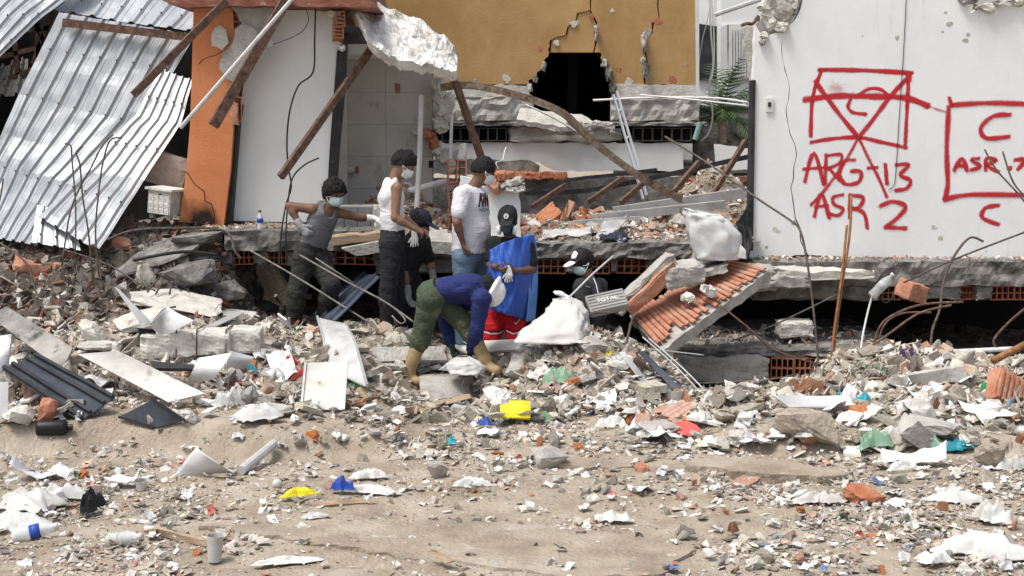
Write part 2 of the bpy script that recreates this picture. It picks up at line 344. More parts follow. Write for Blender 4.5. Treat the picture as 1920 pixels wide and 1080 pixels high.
# ---------------------------------------------------------------- pieces used by the slabs
def block_mesh(nc, nr, w, h, d, t=.012):
    mb = MB()
    for i in range(nc + 1): mb.box((-w / 2 + i * w / nc, 0, 0), (t, d, h + t))
    for j in range(nr + 1): mb.box((0, .002, -h / 2 + j * h / nr), (w - t * .5, d - .006, t * .95))
    return mb
_bp = {}
def clay_block(parent, p, rot=(0, 0, 0), size=(.34, .19, .24), cells=(4, 2), m='clay', name='clay_block', sc=None):
    k = (size, cells, m)
    if k not in _bp:
        mb = block_mesh(cells[0], cells[1], size[0], size[1], size[2]); _bp[k] = mesh_from(name, mb.v, mb.f, m)
    o = bpy.data.objects.new(name, _bp[k]); COL.objects.link(o); o.parent = parent; o.rotation_euler = rot
    if sc: o.scale = sc
    o.location = Vector(p) - (wl(parent) if parent else Vector((0, 0, 0))); return o
def edge_slab(x0, x1, y0, y1, z0, z1, st=.05, af=.05, seed=0, slope=0, sag=None):
    """slab with a broken front edge, running along x"""
    mb = MB(); n = int((x1 - x0) / st); vs = []; fs = []
    prof = [(0, 0), (0, .2), (0, .45), (0, .7), (0, .9), (.03, 1), (.12, 1), (.4, 1), (1, 1), (1, 0), (.3, 0)]; k = len(prof)
    for i in range(n + 1):
        x = x0 + (x1 - x0) * i / n; e = noise.noise(Vector((x * 1.4, seed, 0))) * af * 1.3 + noise.noise(Vector((x * 5, seed, 4))) * af * .6
        for a, b in prof:
            fr = 1 if a < .2 else 0
            y = y0 + (y1 - y0) * a + fr * (e + noise.noise(Vector((x * 6, b * 4, seed))) * af * .8 + noise.noise(Vector((x * 17, b * 7, seed))) * af * .35)
            z = z0 + (z1 - z0) * b + slope * (x - x0) + (sag(x) if sag else 0) + noise.noise(Vector((x * 4, b * 3 + a, seed + 2))) * af * .3
            vs.append((x, y, z))
    for i in range(n):
        for j in range(k): fs.append((i * k + j, i * k + (j + 1) % k, (i + 1) * k + (j + 1) % k, (i + 1) * k + j))
    fs += [tuple(range(k)), tuple(n * k + j for j in reversed(range(k)))]
    return mb.add(vs, fs)
def heap_mesh(cx, cy, rx, ry, h, z0, st=.06, seed=1, rough=.35):
    """low pile of rubble lying on something at height z0"""
    nx_, ny_ = max(4, int(2 * rx / st)), max(4, int(2 * ry / st))
    def fn(u, v):
        x = cx + (u * 2 - 1) * rx; y = cy + (v * 2 - 1) * ry
        return (x, y, heap_z(x, y, cx, cy, rx, ry, h, z0, seed, rough))
    return MB().grid(fn, nx_, ny_)
def heap_z(x, y, cx, cy, rx, ry, h, z0, seed=1, rough=.35):
    q = max(abs((x - cx) / rx), abs((y - cy) / ry)) * .45 + .55 * math.hypot((x - cx) / rx, (y - cy) / ry)
    f = smooth(1.02, .15, q)
    return z0 - .02 + h * f * (1 - rough + 2 * rough * (.5 + .5 * fbm(Vector((x * 3, y * 3, seed)), 4)))
HEAPS = []
def heap(name, label, cx, cy, rx, ry, h, z0, m='rubble_base', seed=1, rough=.35):
    o = mk(name, heap_mesh(cx, cy, rx, ry, h, z0, .06, seed, rough), m, kind='stuff', label=label, cat='rubble')
    HEAPS.append((cx, cy, rx, ry, h, z0, seed, rough)); return o
# ---------------------------------------------------------------- collapsed floor slabs
YM, YL, YR = 14.0, 14.05, 14.15
ZM = P(1000, 452, YM).z; ZL = P(500, 428, YL).z; ZR = P(1650, 486, YR).z
def X(px, Y): return P(px, 400, Y).x
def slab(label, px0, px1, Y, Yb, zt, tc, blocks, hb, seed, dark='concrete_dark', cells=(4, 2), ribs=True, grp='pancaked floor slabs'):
    x0, x1 = X(px0, Y), X(px1, Y)
    r = thing('floor_slab', ((x0 + x1) / 2, Y, zt - tc - hb), label, 'floor slab', grp)
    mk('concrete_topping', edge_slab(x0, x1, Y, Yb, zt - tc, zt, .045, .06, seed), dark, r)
    zb = zt - tc - hb / 2; last = x0
    for a, b in blocks:
        xa, xb = X(a, Y), X(b, Y); n = max(1, int(round((xb - xa) / .30))); w = (xb - xa) / n
        for i in range(n):
            clay_block(r, (xa + (i + .5) * w, Y + .20 + rnd(-.01, .03), zb - .01), (rnd(-.02, .02), rnd(-.03, .03), rnd(-.05, .05)), (.29, .15, .22), cells, sc=(w * .97 / .29, 1, hb / .17))
        if ribs and xa - last > .03:
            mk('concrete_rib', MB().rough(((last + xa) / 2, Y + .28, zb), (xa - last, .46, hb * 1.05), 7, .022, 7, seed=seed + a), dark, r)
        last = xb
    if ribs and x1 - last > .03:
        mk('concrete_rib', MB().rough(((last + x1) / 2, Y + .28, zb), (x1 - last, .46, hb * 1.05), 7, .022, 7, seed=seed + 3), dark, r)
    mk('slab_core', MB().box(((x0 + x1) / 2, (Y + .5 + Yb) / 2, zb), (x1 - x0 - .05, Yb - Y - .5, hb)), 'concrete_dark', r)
    return r
slab('broken floor slab with red hollow blocks in its edge behind the crouching man', 700, 1300, YM, 18.2, ZM, .17, [(1005, 1062), (1098, 1145), (1158, 1215)], .16, 3)
slab('dirty broken floor slab ledge carrying the white wall panel and the water bottle', 420, 712, YL, 18.0, ZL, .22, [(432, 470), (500, 530), (625, 700)], .15, 8)
slab('cracked floor slab under the white wall with red graffiti', 1415, 2150, YR, 18.0, ZR, .27, [(1655, 1700), (1812, 1838), (1872, 1960), (1985, 2080)], .15, 15)
# walls under the slabs, added to close the gaps and keep them dark
for (pxa, pxb, zt) in ((300, 1300, ZM - .34), (1300, 2300, ZR - .42)):
    xa, xb = X(pxa, 17), X(pxb, 17)
    mk('shade_back_wall', MB().box(((xa + xb) / 2, 17.2, (zt + .02 - .3) / 2), (xb - xa, .2, zt + .3)), 'shade_black', label='added black wall for shade deep in the gap under the %s slab' % ('middle' if pxa == 300 else 'graffiti wall'), cat='wall')
mk('side_wall', MB().box((X(2260, 14.2), 15.9, .25), (.2, 3.0, .9)), 'concrete_dark', label='added unseen wall keeping the far right of the gap below the graffiti wall dark', cat='wall')
# lower storey slab seen under the graffiti wall
zl = P(1400, 652, 13.55).z; x0, x1 = X(1235, 13.55), X(1560, 13.55)
r = thing('floor_slab', ((x0 + x1) / 2, 13.55, zl - .36), 'lower broken concrete slab with clay blocks below the dark gap, left of the brown rebars', 'floor slab', 'pancaked floor slabs')
mk('concrete_topping', edge_slab(x0, X(1700, 13.55), 13.6, 15.6, zl - .10, zl, .045, .07, 31), 'concrete_dark', r)  # darker, dirtier concrete that also carries the shade of the gap
mk('concrete_rib', MB().rough(((x0 + X(1450, 13.5)) / 2, 13.72, zl - .22), (X(1450, 13.5) - x0, .42, .27), 9, .035, 6, seed=4), 'concrete', r)
for i, a in enumerate((1456, 1498, 1537)):
    clay_block(r, (X(a + 20, 13.55), 13.7, zl - .21), (0, rnd(-.04, .04), rnd(-.08, .08)), (.29, .15, .22), (4, 2), sc=(.72, 1, 1.3))
mk('concrete_block', MB().rough(P(1490, 615, 13.9), (.34, .3, .16), 5, .02, 9, seed=2), 'concrete_light', label='pale concrete lump lying on the lower slab in the dark gap', cat='concrete chunk', group='loose concrete lumps')

# heap of rubble on the slabs
heap('rubble_heap', 'low bank of brick rubble on the middle floor slab', X(1130, 15.6), 15.7, 1.5, 1.55, .15, ZM, seed=5)
heap('rubble_heap', 'pile of brick and tile rubble inside the tiled room', X(745, 15.0), 15.1, .75, .85, .44, ZM, seed=9)
heap('rubble_heap', 'strip of rubble along the ledge in front of the white wall panel', X(520, 14.3), 14.28, .75, .2, .05, ZL, seed=11)
heap('rubble_heap', 'rubble and broken masonry in front of the alley', X(1340, 17.4), 17.3, .7, .7, .62, ZM, seed=14, rough=.6)

# ---------------------------------------------------------------- right wall with the graffiti
YW = 14.35
CR = [(1467, 62), (1465, 88), (1467, 112), (1474, 140), (1480, 165), (1478, 184), (1473, 205), (1476, 228), (1480, 250), (1490, 272), (1493, 290), (1488, 312), (1487, 335), (1482, 352), (1486, 378), (1490, 408), (1499, 428), (1500, 452), (1513, 478)]
rw = thing('graffiti_wall', P(1650, 486, YW), 'white plastered wall sprayed with red rescue marks, torn along its top', 'wall')
gap = [(a + .35 + .09 * i + .9 * abs(math.sin(i * 1.7)), b) for i, (a, b) in enumerate(CR)]
lft = [(1417, 46), (1424, 60), (1436, 70), (1452, 62)] + CR + [(1450, 481), (1405, 484), (1408, 300)]
rgt = gap[::-1] + [(1480, 48), (1492, 36), (1500, 20), (1507, -8), (1512, -40), (1780, -42), (1790, -4), (1806, 12), (1822, 26), (1842, 12), (1852, 5), (1920, 14), (2050, 8), (2200, 10), (2200, 488), (1800, 486), (1600, 482)]
mk('wall_panel', MB().prism(jag(PL(lft, YW), .05, .006), (0, .16, 0)), 'white_wall', rw)
mk('wall_panel', MB().prism(PL(rgt, YW), (0, .16, 0)), 'white_wall', rw)
mk('wall_core', MB().prism(jag(PL([(1420, 44), (1436, 22), (1432, -10), (1440, -45), (2200, -45), (2200, 480), (1410, 476)], YW + .165), .05, .02), (0, .10, 0)), 'concrete', rw, label='exposed masonry core at the torn edge')
for i, (a, b, w, h) in enumerate(((1446, 40, .13, .2), (1468, 22, .16, .22), (1436, 6, .10, .18), (1490, 8, .09, .2), (1432, 66, .07, .05), (1428, 80, .06, .07), (1466, 50, .11, .09), (1815, -2, .16, .10), (1845, 16, .18, .06), (1880, 2, .2, .06), (1912, 6, .14, .05))):
    mk('broken_masonry', MB().rough(P(a, b, YW - .01 + .05 * (i < 4)), (w, .12, h), 4, .03, 9, seed=i, R=Euler((0, rnd(-.5, .5), 0)).to_matrix()), ('concrete_light', 'concrete', 'chunk_tile')[i % 2], rw)
for i in range(24):      # course of mortar and bed stones under the wall
    a = 1412 + i * 34; w = rnd(.14, .2); mk('bed_stone', MB().rough(P(a + 16, 496 + rnd(-2, 3), YW - .02), (w, .2, rnd(.10, .135)), 3, .012, 8, seed=i), ('concrete_light', 'concrete', 'concrete_light')[i % 3], rw)
sw = mk('light_switch', MB().box(P(1443, 197, YW - .012), (.072, .022, .135)), 'pvc', rw)
mk('switch_slot', MB().box(P(1443, 196, YW - .027), (.03, .01, .045)), 'black_paint', sw)
mk('corner_strip', MB().prism(PL([(1411, 150), (1417, 150), (1412, 470), (1404, 470)], YW - .03), (0, .2, 0)), 'black_paint', rw)  # shading of the wall's side edge and a black downpipe, painted as one strip
for i in range(16):      # chips out of the plaster
    a, b, w = rnd(1420, 1910), random.choice([rnd(20, 90), rnd(380, 478), rnd(420, 478)]), rnd(2, 7); q = [(a + w * math.cos(t) * rnd(.6, 1.3), b + w * .8 * math.sin(t) * rnd(.6, 1.3)) for t in [2 * PI * k / 8 for k in range(8)]]
    mk('plaster_chip', MB().prism(PL(q, YW - .0015), (0, .004, 0)), ('concrete_light', 'concrete')[i % 2], rw)
# spray paint: flat print on the plaster
def spray_mat():
    m = bpy.data.materials.new('spray_red'); m.use_nodes = True; MATS['spray_red'] = m; n = m.node_tree; N = n.nodes.new; l = n.links.new; b = n.nodes['Principled BSDF']
    b.inputs['Base Color'].default_value = (.50, .008, .016, 1); b.inputs['Roughness'].default_value = .6
    a = N('ShaderNodeAttribute'); a.attribute_name = 'Col'; t = N('ShaderNodeTexNoise'); t.inputs['Scale'].default_value = 110; t.inputs['Detail'].default_value = 3
    g = N('ShaderNodeNewGeometry'); l(g.outputs['Position'], t.inputs['Vector'])
    s1 = N('ShaderNodeMath'); s1.operation = 'MULTIPLY_ADD'; s1.inputs[1].default_value = .9; s1.inputs[2].default_value = -.45; l(t.outputs['Fac'], s1.inputs[0])
    s2 = N('ShaderNodeMath'); s2.operation = 'ADD'; l(a.outputs['Fac'], s2.inputs[0]); l(s1.outputs[0], s2.inputs[1])
    mr = N('ShaderNodeMapRange'); mr.inputs['From Min'].default_value = .12; mr.inputs['From Max'].default_value = .62; l(s2.outputs[0], mr.inputs[0]); l(mr.outputs[0], b.inputs['Alpha'])
spray_mat(); ZOFF = [0]
def spray(name, strokes, parent, label=None, Y=YW, m='spray_red'):
    mb = MB(); cols = []
    for st in strokes:
        w = st[0]; op = st[1]; pts = st[2]; ZOFF[0] += 1; yy = Y - .002 - .00012 * (ZOFF[0] % 40)
        q = bez(PL(pts, yy), 5) if len(pts) > 2 else [P(pts[0][0], pts[0][1], yy).lerp(P(pts[1][0], pts[1][1], yy), k / 8) for k in range(9)]
        W_ = w / 184 * .5 * 1.32; vs = []; fs = []; n = len(q)
        q = [q[0] - (q[1] - q[0]).normalized() * W_ * .8] + q + [q[-1] + (q[-1] - q[-2]).normalized() * W_ * .8]; n = len(q)
        for i, p in enumerate(q):
            t = (q[min(i + 1, n - 1)] - q[max(i - 1, 0)]).normalized(); s_ = Vector((-t.z, 0, t.x)); e = 0 if i in (0, n - 1) else 1
            wj = W_ * (1 + .12 * math.sin(i * 1.3 + w))
            for k, al in ((-1, 0), (-.5, .62), (0, 1), (.5, .62), (1, 0)): vs.append(p + s_ * (k * wj)); cols.append(al * e * op * (.82 + .3 * noise.noise(p * 9)))
        for i in range(n - 1):
            for k in range(4): fs.append((i * 5 + k, i * 5 + k + 1, i * 5 + 6 + k, i * 5 + 5 + k))
        mb.add(vs, fs)
    o = mk(name, mb, m, parent, label=label)
    a = o.data.color_attributes.new('Col', 'FLOAT_COLOR', 'POINT')
    a.data.foreach_set('color', np.repeat(np.array(cols, dtype=np.float32), 4))
    return o
spray('painted_mark', [(9, 1, [(1535, 131), (1620, 132), (1710, 137)]), (8, 1, [(1541, 131), (1528, 165), (1522, 200), (1520, 256)]), (8, 1, [(1704, 138), (1701, 200), (1697, 278)]),
    (8, 1, [(1520, 267), (1562, 260), (1610, 258), (1655, 267), (1700, 277)]), (12, 1, [(1508, 187), (1570, 180), (1640, 181), (1700, 184), (1740, 199)]),
    (7, .45, [(1740, 199), (1760, 206), (1775, 210)]), (9, 1, [(1529, 152), (1548, 180), (1580, 222), (1610, 258)]), (7, .8, [(1610, 258), (1630, 300), (1648, 335), (1663, 370)]),
    (9, 1, [(1706, 142), (1670, 180), (1640, 220), (1610, 258)]), (7, .75, [(1610, 258), (1580, 310), (1545, 358), (1520, 385)]),
    (7, 1, [(1605, 182), (1628, 167), (1652, 168), (1668, 182)]), (7, 1, [(1596, 184), (1590, 200), (1600, 211), (1624, 214)]), (12, 1, [(1703, 138), (1704, 150)]), (26, .32, [(1560, 163), (1575, 168)])], rw, 'red sprayed box crossed out with an X')
spray('painted_letters', [(8, 1, [(1509, 341), (1526, 287), (1545, 347)]), (6, 1, [(1506, 317), (1545, 314)]), (8, 1, [(1549, 290), (1547, 344)]), (7, 1, [(1549, 292), (1577, 290), (1574, 306), (1552, 316)]), (7, 1, [(1555, 316), (1574, 338)]),
    (8, 1, [(1603, 300), (1584, 302), (1574, 325), (1585, 345), (1610, 341), (1614, 322), (1596, 321)]), (7, 1, [(1627, 315), (1645, 314)]), (8, 1, [(1660, 308), (1663, 345)]),
    (8, 1, [(1680, 309), (1704, 309), (1688, 328), (1707, 338), (1700, 353), (1679, 357)])], rw, 'sprayed red lettering ARG-13')
spray('painted_letters', [(8, 1, [(1527, 406), (1540, 363), (1555, 409)]), (6, 1, [(1528, 388), (1553, 385)]), (7, 1, [(1581, 365), (1562, 370), (1564, 383), (1581, 392), (1571, 404), (1552, 400)]),
    (8, 1, [(1593, 409), (1594, 365)]), (8, 1, [(1594, 366), (1618, 370), (1612, 387), (1597, 392)]), (8, 1, [(1600, 391), (1620, 400), (1626, 428)]),
    (9, 1, [(1651, 386), (1674, 378), (1698, 387), (1684, 407), (1660, 426)]), (9, 1, [(1660, 426), (1699, 428)])], rw, 'sprayed red lettering ASR 2')
spray('painted_mark', [(10, 1, [(1785, 197), (1850, 193), (1935, 195)]), (8, 1, [(1780, 183), (1784, 200)]), (10, 1, [(1779, 200), (1775, 280), (1777, 345), (1771, 374)]), (10, 1, [(1771, 374), (1820, 365), (1935, 366)]),
    (9, 1, [(1894, 215), (1862, 218), (1839, 240), (1850, 259), (1892, 256)])], rw, 'red sprayed box with a C in it')
spray('painted_letters', [(9, 1, [(1789, 319), (1804, 297), (1813, 320)]), (7, 1, [(1792, 311), (1812, 311)]), (8, 1, [(1836, 297), (1821, 300), (1838, 312), (1820, 319)]),
    (8, 1, [(1848, 320), (1850, 297), (1868, 301), (1852, 311), (1872, 322)]), (9, 1, [(1891, 315), (1895, 316)]), (9, 1, [(1903, 300), (1922, 300), (1908, 318)])], rw, 'sprayed red lettering ASR .2')
spray('painted_letters', [(9, 1, [(1873, 385), (1848, 390), (1842, 408), (1872, 421)])], rw, 'sprayed red letter C under the box')
mk('wall_cable', MB().tube(bez(PL([(1700, -20), (1694, 100), (1686, 220), (1680, 320), (1676, 347), (1666, 356)], YW - .008), 5), .0035, 5), 'cable', rw)
# bent beige column end beside the wall
cl = thing('leaning_column', P(1402, 200, 14.7), 'thin beige column leaning against the left end of the graffiti wall', 'column')
mk('column_shaft', MB().prism(jag(PL([(1391, 52), (1416, 50), (1418, 110), (1413, 200), (1404, 120)], 14.62), .06, .006), (0, .1, 0)), 'concrete_light', cl)
mk('rusty_bracket', MB().tube(bez(PL([(1390, 48), (1400, 44), (1412, 44), (1422, 30), (1420, 40)], 14.55), 4), .018, 6), 'rust', cl)

# ---------------------------------------------------------------- rear house: ochre wall with the hole
YB = 18.6
rb = thing('ochre_house', P(1050, 380, YB), 'ochre rear house with a ragged hole broken through its cracked wall', 'house')
hl = [(995, 158), (990, 150), (1003, 146), (1006, 136), (1018, 128), (1020, 112), (1030, 98)]
ck1 = [(1031, 76), (1046, 68), (1060, 66), (1064, 50), (1079, 40), (1082, 24), (1106, 19)]
ck2 = [(1113, 98), (1117, 80), (1114, 60), (1118, 42), (1106, 19), (1108, -4), (1106, -60)]
hr = [(1113, 98), (1126, 98), (1130, 116), (1141, 122), (1148, 134), (1143, 158)]
ck3 = [(1208, 158), (1204, 134), (1214, 118), (1206, 92), (1204, 68), (1222, 64), (1222, 42), (1236, 38), (1232, 12), (1236, -60)]
off = lambda pts, d: [(a + d * (1 + .6 * math.sin(i * 2.3)), b) for i, (a, b) in enumerate(pts)]
wp = [('left', [(600, -60), (600, 158)] + hl + ck1 + [(1106, -60)]), ('mid', off([(1030, 98)] + ck1, 2.2) + off(ck2[::-1][2:], -1.0)),
      ('right', off(ck2[:], 1.6)[::-1] + hr[1:] + ck3 )]
def ragged(pts, i0, i1):
    out = list(pts[:i0])
    for a, b in zip(pts[i0:i1], pts[i0 + 1:i1 + 1]):
        out.append(a)
        for t in (.25, .5, .75): out.append((a[0] + (b[0] - a[0]) * t + rnd(-3.2, 3.2), a[1] + (b[1] - a[1]) * t + rnd(-1.5, 1.5)))
    return out + list(pts[i1:])
mk('wall_panel', MB().prism(PL(ragged(wp[0][1], 2, 9), YB), (0, .2, 0)), 'yellow_paint', rb)
mk('wall_panel', MB().prism(PL(wp[1][1], YB + .02), (0, .2, 0)), 'yellow_paint', rb)
mk('wall_panel', MB().prism(PL([(1108, -60)] + [(a, b) for a, b in off(ck2, 1.6)[::-1][1:]] + ragged(hr[1:], 0, 4) + ck3, YB), (0, .2, 0)), 'yellow_paint', rb)
mk('wall_panel', MB().prism(PL(off(ck3, 3.0)[::-1] + [(1306, 158), (1303, -60)], YB), (0, .2, 0)), 'yellow_paint', rb)
mk('wall_core', MB().prism(PL([(1195, -60), (1195, 150), (1230, 150), (1245, -60)], YB + .12), (0, .05, 0)), 'concrete_dark', rb)
mk('wall_core', MB().prism(PL([(1045, 30), (1037, 90), (1140, 95), (1125, -60), (1085, -60)], YB + .23), (0, .05, 0)), 'concrete_dark', rb)
mk('corner_strip', MB().prism(PL([(1303, -60), (1311, -60), (1311, 226), (1306, 226)], YB - .02), (0, .06, 0)), 'pvc', rb)
# torn masonry round the hole
for i, (a, b, w, h) in enumerate(((994, 164, .06, .12), (1004, 148, .06, .08), (1019, 124, .05, .12), (1142, 138, .09, .18), (1134, 118, .07, .10), (1149, 166, .07, .12), (1207, 80, .05, .25), (1210, 128, .06, .2), (1118, 60, .03, .2))):
    mk('broken_masonry', MB().rough(P(a, b, YB - .02), (w, .22, h), 4, .03, 9, seed=i + 40), 'concrete_dark' if i % 2 else 'concrete', rb)
# plinth left and right of the hole, in bands
def band(name, pts, Y, d, m, j=.02, par=rb): return mk(name, MB().prism(jag(PL(pts, Y), .08, j), (0, d, 0)), m, par)
band('plaster_band', [(600, 158), (995, 158), (993, 176), (1002, 182), (600, 185)], YB - .01, .2, 'concrete_light')
band('plaster_band', [(1144, 158), (1306, 158), (1304, 184), (1200, 186), (1150, 182)], YB - .01, .2, 'concrete_light')
mk('bare_concrete', edge_slab(X(820, YB), X(1000, YB), YB - .06, YB + .14, P(0, 226, YB).z, P(0, 182, YB).z, .05, .07, 5), 'concrete', rb)
mk('bare_concrete', edge_slab(X(1144, YB), X(1306, YB), YB - .06, YB + .14, P(0, 226, YB).z, P(0, 182, YB).z, .05, .07, 6), 'concrete', rb)
mk('floor_edge', edge_slab(X(800, YB), X(1320, YB), YB - .14, YB + 3, P(0, 236, YB).z, P(0, 228, YB).z, .05, .04, 7), 'concrete_dark', rb)
tl = mk('fallen_panel', MB().prism(jag([P(975, 202, YB - .25), P(1090, 214, YB - .25), P(1120, 232, YB - .3), P(1060, 238, YB - .38), P(968, 224, YB - .38)], .08, .015), (0, .02, -.06)), 'concrete_light', rb)
for i in range(9):
    mk('broken_masonry', MB().rough(P(1040 + i * 14 + rnd(-6, 6), 238 + rnd(-8, 6), YB - .3), (rnd(.08, .2), .15, rnd(.06, .12)), 3, .025, 9, seed=i + 60), 'concrete', rb)
bz = P(0, 252, YB).z
for a in list(range(822, 950, 17)) + list(range(1194, 1300, 18)):
    clay_block(rb, (X(a, YB), YB - .02, bz), (0, 0, rnd(-.04, .04)), (.12, .16, .12), (1, 1), 'vent_block', 'vent_block')
mk('block_backing', MB().box((X(1050, YB), YB + .22, bz), (3.6, .1, .24)), 'shade_black', rb)
mk('bare_concrete', MB().rough((X(1060, YB), YB + .02, bz), (1.45, .22, .19), 9, .04, 6, seed=9), 'concrete', rb)
band('white_band', [(800, 268), (1280, 268), (1282, 322), (1040, 320), (1010, 304), (800, 304)], YB - .02, .2, 'white_panel', .012)
band('dark_band', [(800, 300), (990, 300), (1012, 312), (1010, 326), (800, 326)], YB - .06, .2, 'concrete_dark', .02)
for k in range(7):
    mk('roof_tile_course', MB().rough((X(905 + k * 24, YB), YB - .12, P(0, 328, YB).z + rnd(-.01, .01)), (.19, .18, .10), 4, .015, 9, seed=k + 80), 'clay', rb)
band('grey_wall', [(760, 336), (1420, 330), (1420, 420), (760, 420)], YB - .04, .2, 'concrete_dark', .01)
band('white_band', [(1340, 270), (1420, 280), (1420, 318), (1342, 318)], YB - .3, .1, 'white_panel', .012)
for k in range(6):
    mk('roof_tile_course', MB().rough((X(1290 + k * 20, YB), YB - .14, P(0, 338, YB).z + rnd(-.01, .01)), (.17, .2, .06), 4, .015, 9, seed=k + 90), 'clay', rb)
for i, (a, b, w) in enumerate(((1076, 44, 8), (1118, 70, 7), (1110, 30, 6), (1044, 80, 7), (1216, 60, 9), (1234, 40, 8), (1206, 112, 9), (1212, 140, 10), (1160, 130, 6), (950, 148, 10), (890, 152, 7), (1262, 150, 9), (1180, 152, 8), (1286, 120, 5), (1012, 92, 5), (1148, 20, 5))):
    q = [(a + w * math.cos(t) * rnd(.5, 1.2), b + w * .9 * math.sin(t) * rnd(.5, 1.3)) for t in [2 * PI * k / 9 for k in range(9)]]; mk('peeled_patch', MB().prism(PL(q, YB - .004), (0, .006, 0)), ('concrete_light', 'concrete', 'clay')[i % 3], rb)
# the room behind the hole
xa, xb = X(900, YB), X(1240, YB); za, zb = P(0, 236, YB).z, P(0, 20, YB).z
rm = MB(); cx = (xa + xb) / 2
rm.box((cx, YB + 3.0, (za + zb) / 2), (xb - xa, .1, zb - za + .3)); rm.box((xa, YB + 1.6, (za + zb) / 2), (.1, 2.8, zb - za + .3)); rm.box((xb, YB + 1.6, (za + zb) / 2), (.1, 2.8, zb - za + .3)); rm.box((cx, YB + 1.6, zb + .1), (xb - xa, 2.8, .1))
mk('inner_room', rm, 'shade_black', rb)  # near-black walls carry the room's shade in their colour
mk('inner_partition', MB().box((X(1070, YB + 1.5), YB + 2.0, (za + zb) / 2), (.12, 1.6, zb - za)), 'shade_black', rb)

# ---------------------------------------------------------------- alley on the right, white house behind it
YA = 22.0
al = thing('white_house', P(1380, 300, YA), 'white house at the end of the alley behind the palm', 'house')
mk('wall', MB().prism(PL([(1150, -120), (1700, -120), (1700, 330), (1150, 330)], YA), (0, .2, 0)), 'white_panel', al)
mk('wall', MB().prism(PL([(1352, -120), (1700, -120), (1700, 330), (1352, 330)], YA - .5), (0, .45, 0)), 'white_panel', al)
mk('door', MB().prism(PL([(1308, 44), (1349, 50), (1347, 150), (1308, 150)], YA - .06), (0, .05, 0)), 'black_paint', al)
mk('door_frame', MB().prism(PL([(1352, 50), (1366, 46), (1366, 190), (1352, 190)], YA - .56), (0, .05, 0)), 'pvc', al)
sh = mk('window_shutter', MB().prism(PL([(1364, 46), (1412, 46), (1412, 150), (1364, 150)], YA - .56), (0, .05, 0)), 'tile_beige', al)
for k in range(8): mk('shutter_slat', MB().prism(PL([(1370 + k * 5.2, 54), (1373 + k * 5.2, 54), (1373 + k * 5.2, 146), (1370 + k * 5.2, 146)], YA - .59), (0, .025, 0)), 'pvc', sh)
mk('awning_rail', MB().tube(PL([(1340, 28), (1440, -6)], YA - 1.0), .035, 7), 'zinc', al)
mk('alley_floor', MB().box((X(1370, 20), 20.4, ZM + .55), (3, 3.2, .1)), 'concrete_dark', al)
mk('alley_wall', MB().prism(PL([(1300, 200), (1425, 200), (1425, 330), (1300, 330)], 19.8), (0, .1, 0)), 'concrete_dark', al)
# palm
pl_ = thing('palm_plant', P(1365, 262, 19.2), 'green feathery palm growing in the alley beside the ochre house', 'plant')
ctr = P(1352, 225, 19.2)
mk('trunk', MB().tube([P(1356, 270, 19.2), P(1352, 225, 19.2)], .05, 8), 'wood_old', pl_)
for k in range(30):
    a = rnd(0, 2 * PI); el = rnd(.15, 1.25); Ln = rnd(.55, .95); mb = MB()
    d = Vector((math.cos(a) * math.cos(el), .5 * math.sin(a) * math.cos(el), math.sin(el)))
    pts = []; p = ctr.copy(); v = d.copy()
    for i in range(9): pts.append(p.copy()); p += v * Ln / 8; v.z -= .19; v.normalize()
    mb.tube(pts, .008, 4, r2=.002)
    for i in range(1, 9):
        t = (pts[i] - pts[i - 1]).normalized(); sdv = t.cross(Vector((0, 0, 1)))
        sdv = sdv.normalized() if sdv.length > .01 else Vector((1, 0, 0))
        for s_ in (-1, 1):
            for u in (0, .5):
                b = pts[i - 1].lerp(pts[i], u); e = b + (sdv * s_ * .75 + t * .7 + Vector((0, 0, -.35 + rnd(-.2, .1)))).normalized() * (.20 * math.sin(PI * (i + u) / 10) + .05); w = t * .012
                mb.add([b - w, b + w, e], [(0, 1, 2)])
    mk('frond', mb, 'leaf', pl_)
mk('drain_pipe', MB().tube(PL([(1303, 262), (1313, 230)], 18.0), .035, 10), 'pipe_green', label='short pale green pipe standing at the corner of the ochre house', cat='pipe') if flat('pipe_green', (.22, .36, .32)) else None
for k, (pts, rr, lb) in enumerate((([(1330, -10), (1333, 60), (1337, 120), (1330, 160), (1336, 215), (1328, 250), (1314, 264)], .012, 'thick pale cable hanging down the alley beside the ochre wall'), ([(1335, -10), (1326, 40), (1318, 70), (1308, 130)], .006, 'thin cable with a round lamp holder hanging over the dark alley door'), ([(1333, -10), (1338, 50), (1339, 110), (1334, 150)], .009, 'straight pale conduit hanging in the alley beside the thick cable'))):
    mk('hanging_cable', MB().tube(bez(PL(pts, 19.0 - .1 * k), 6), rr, 6), 'pvc', label=lb, cat='cable')

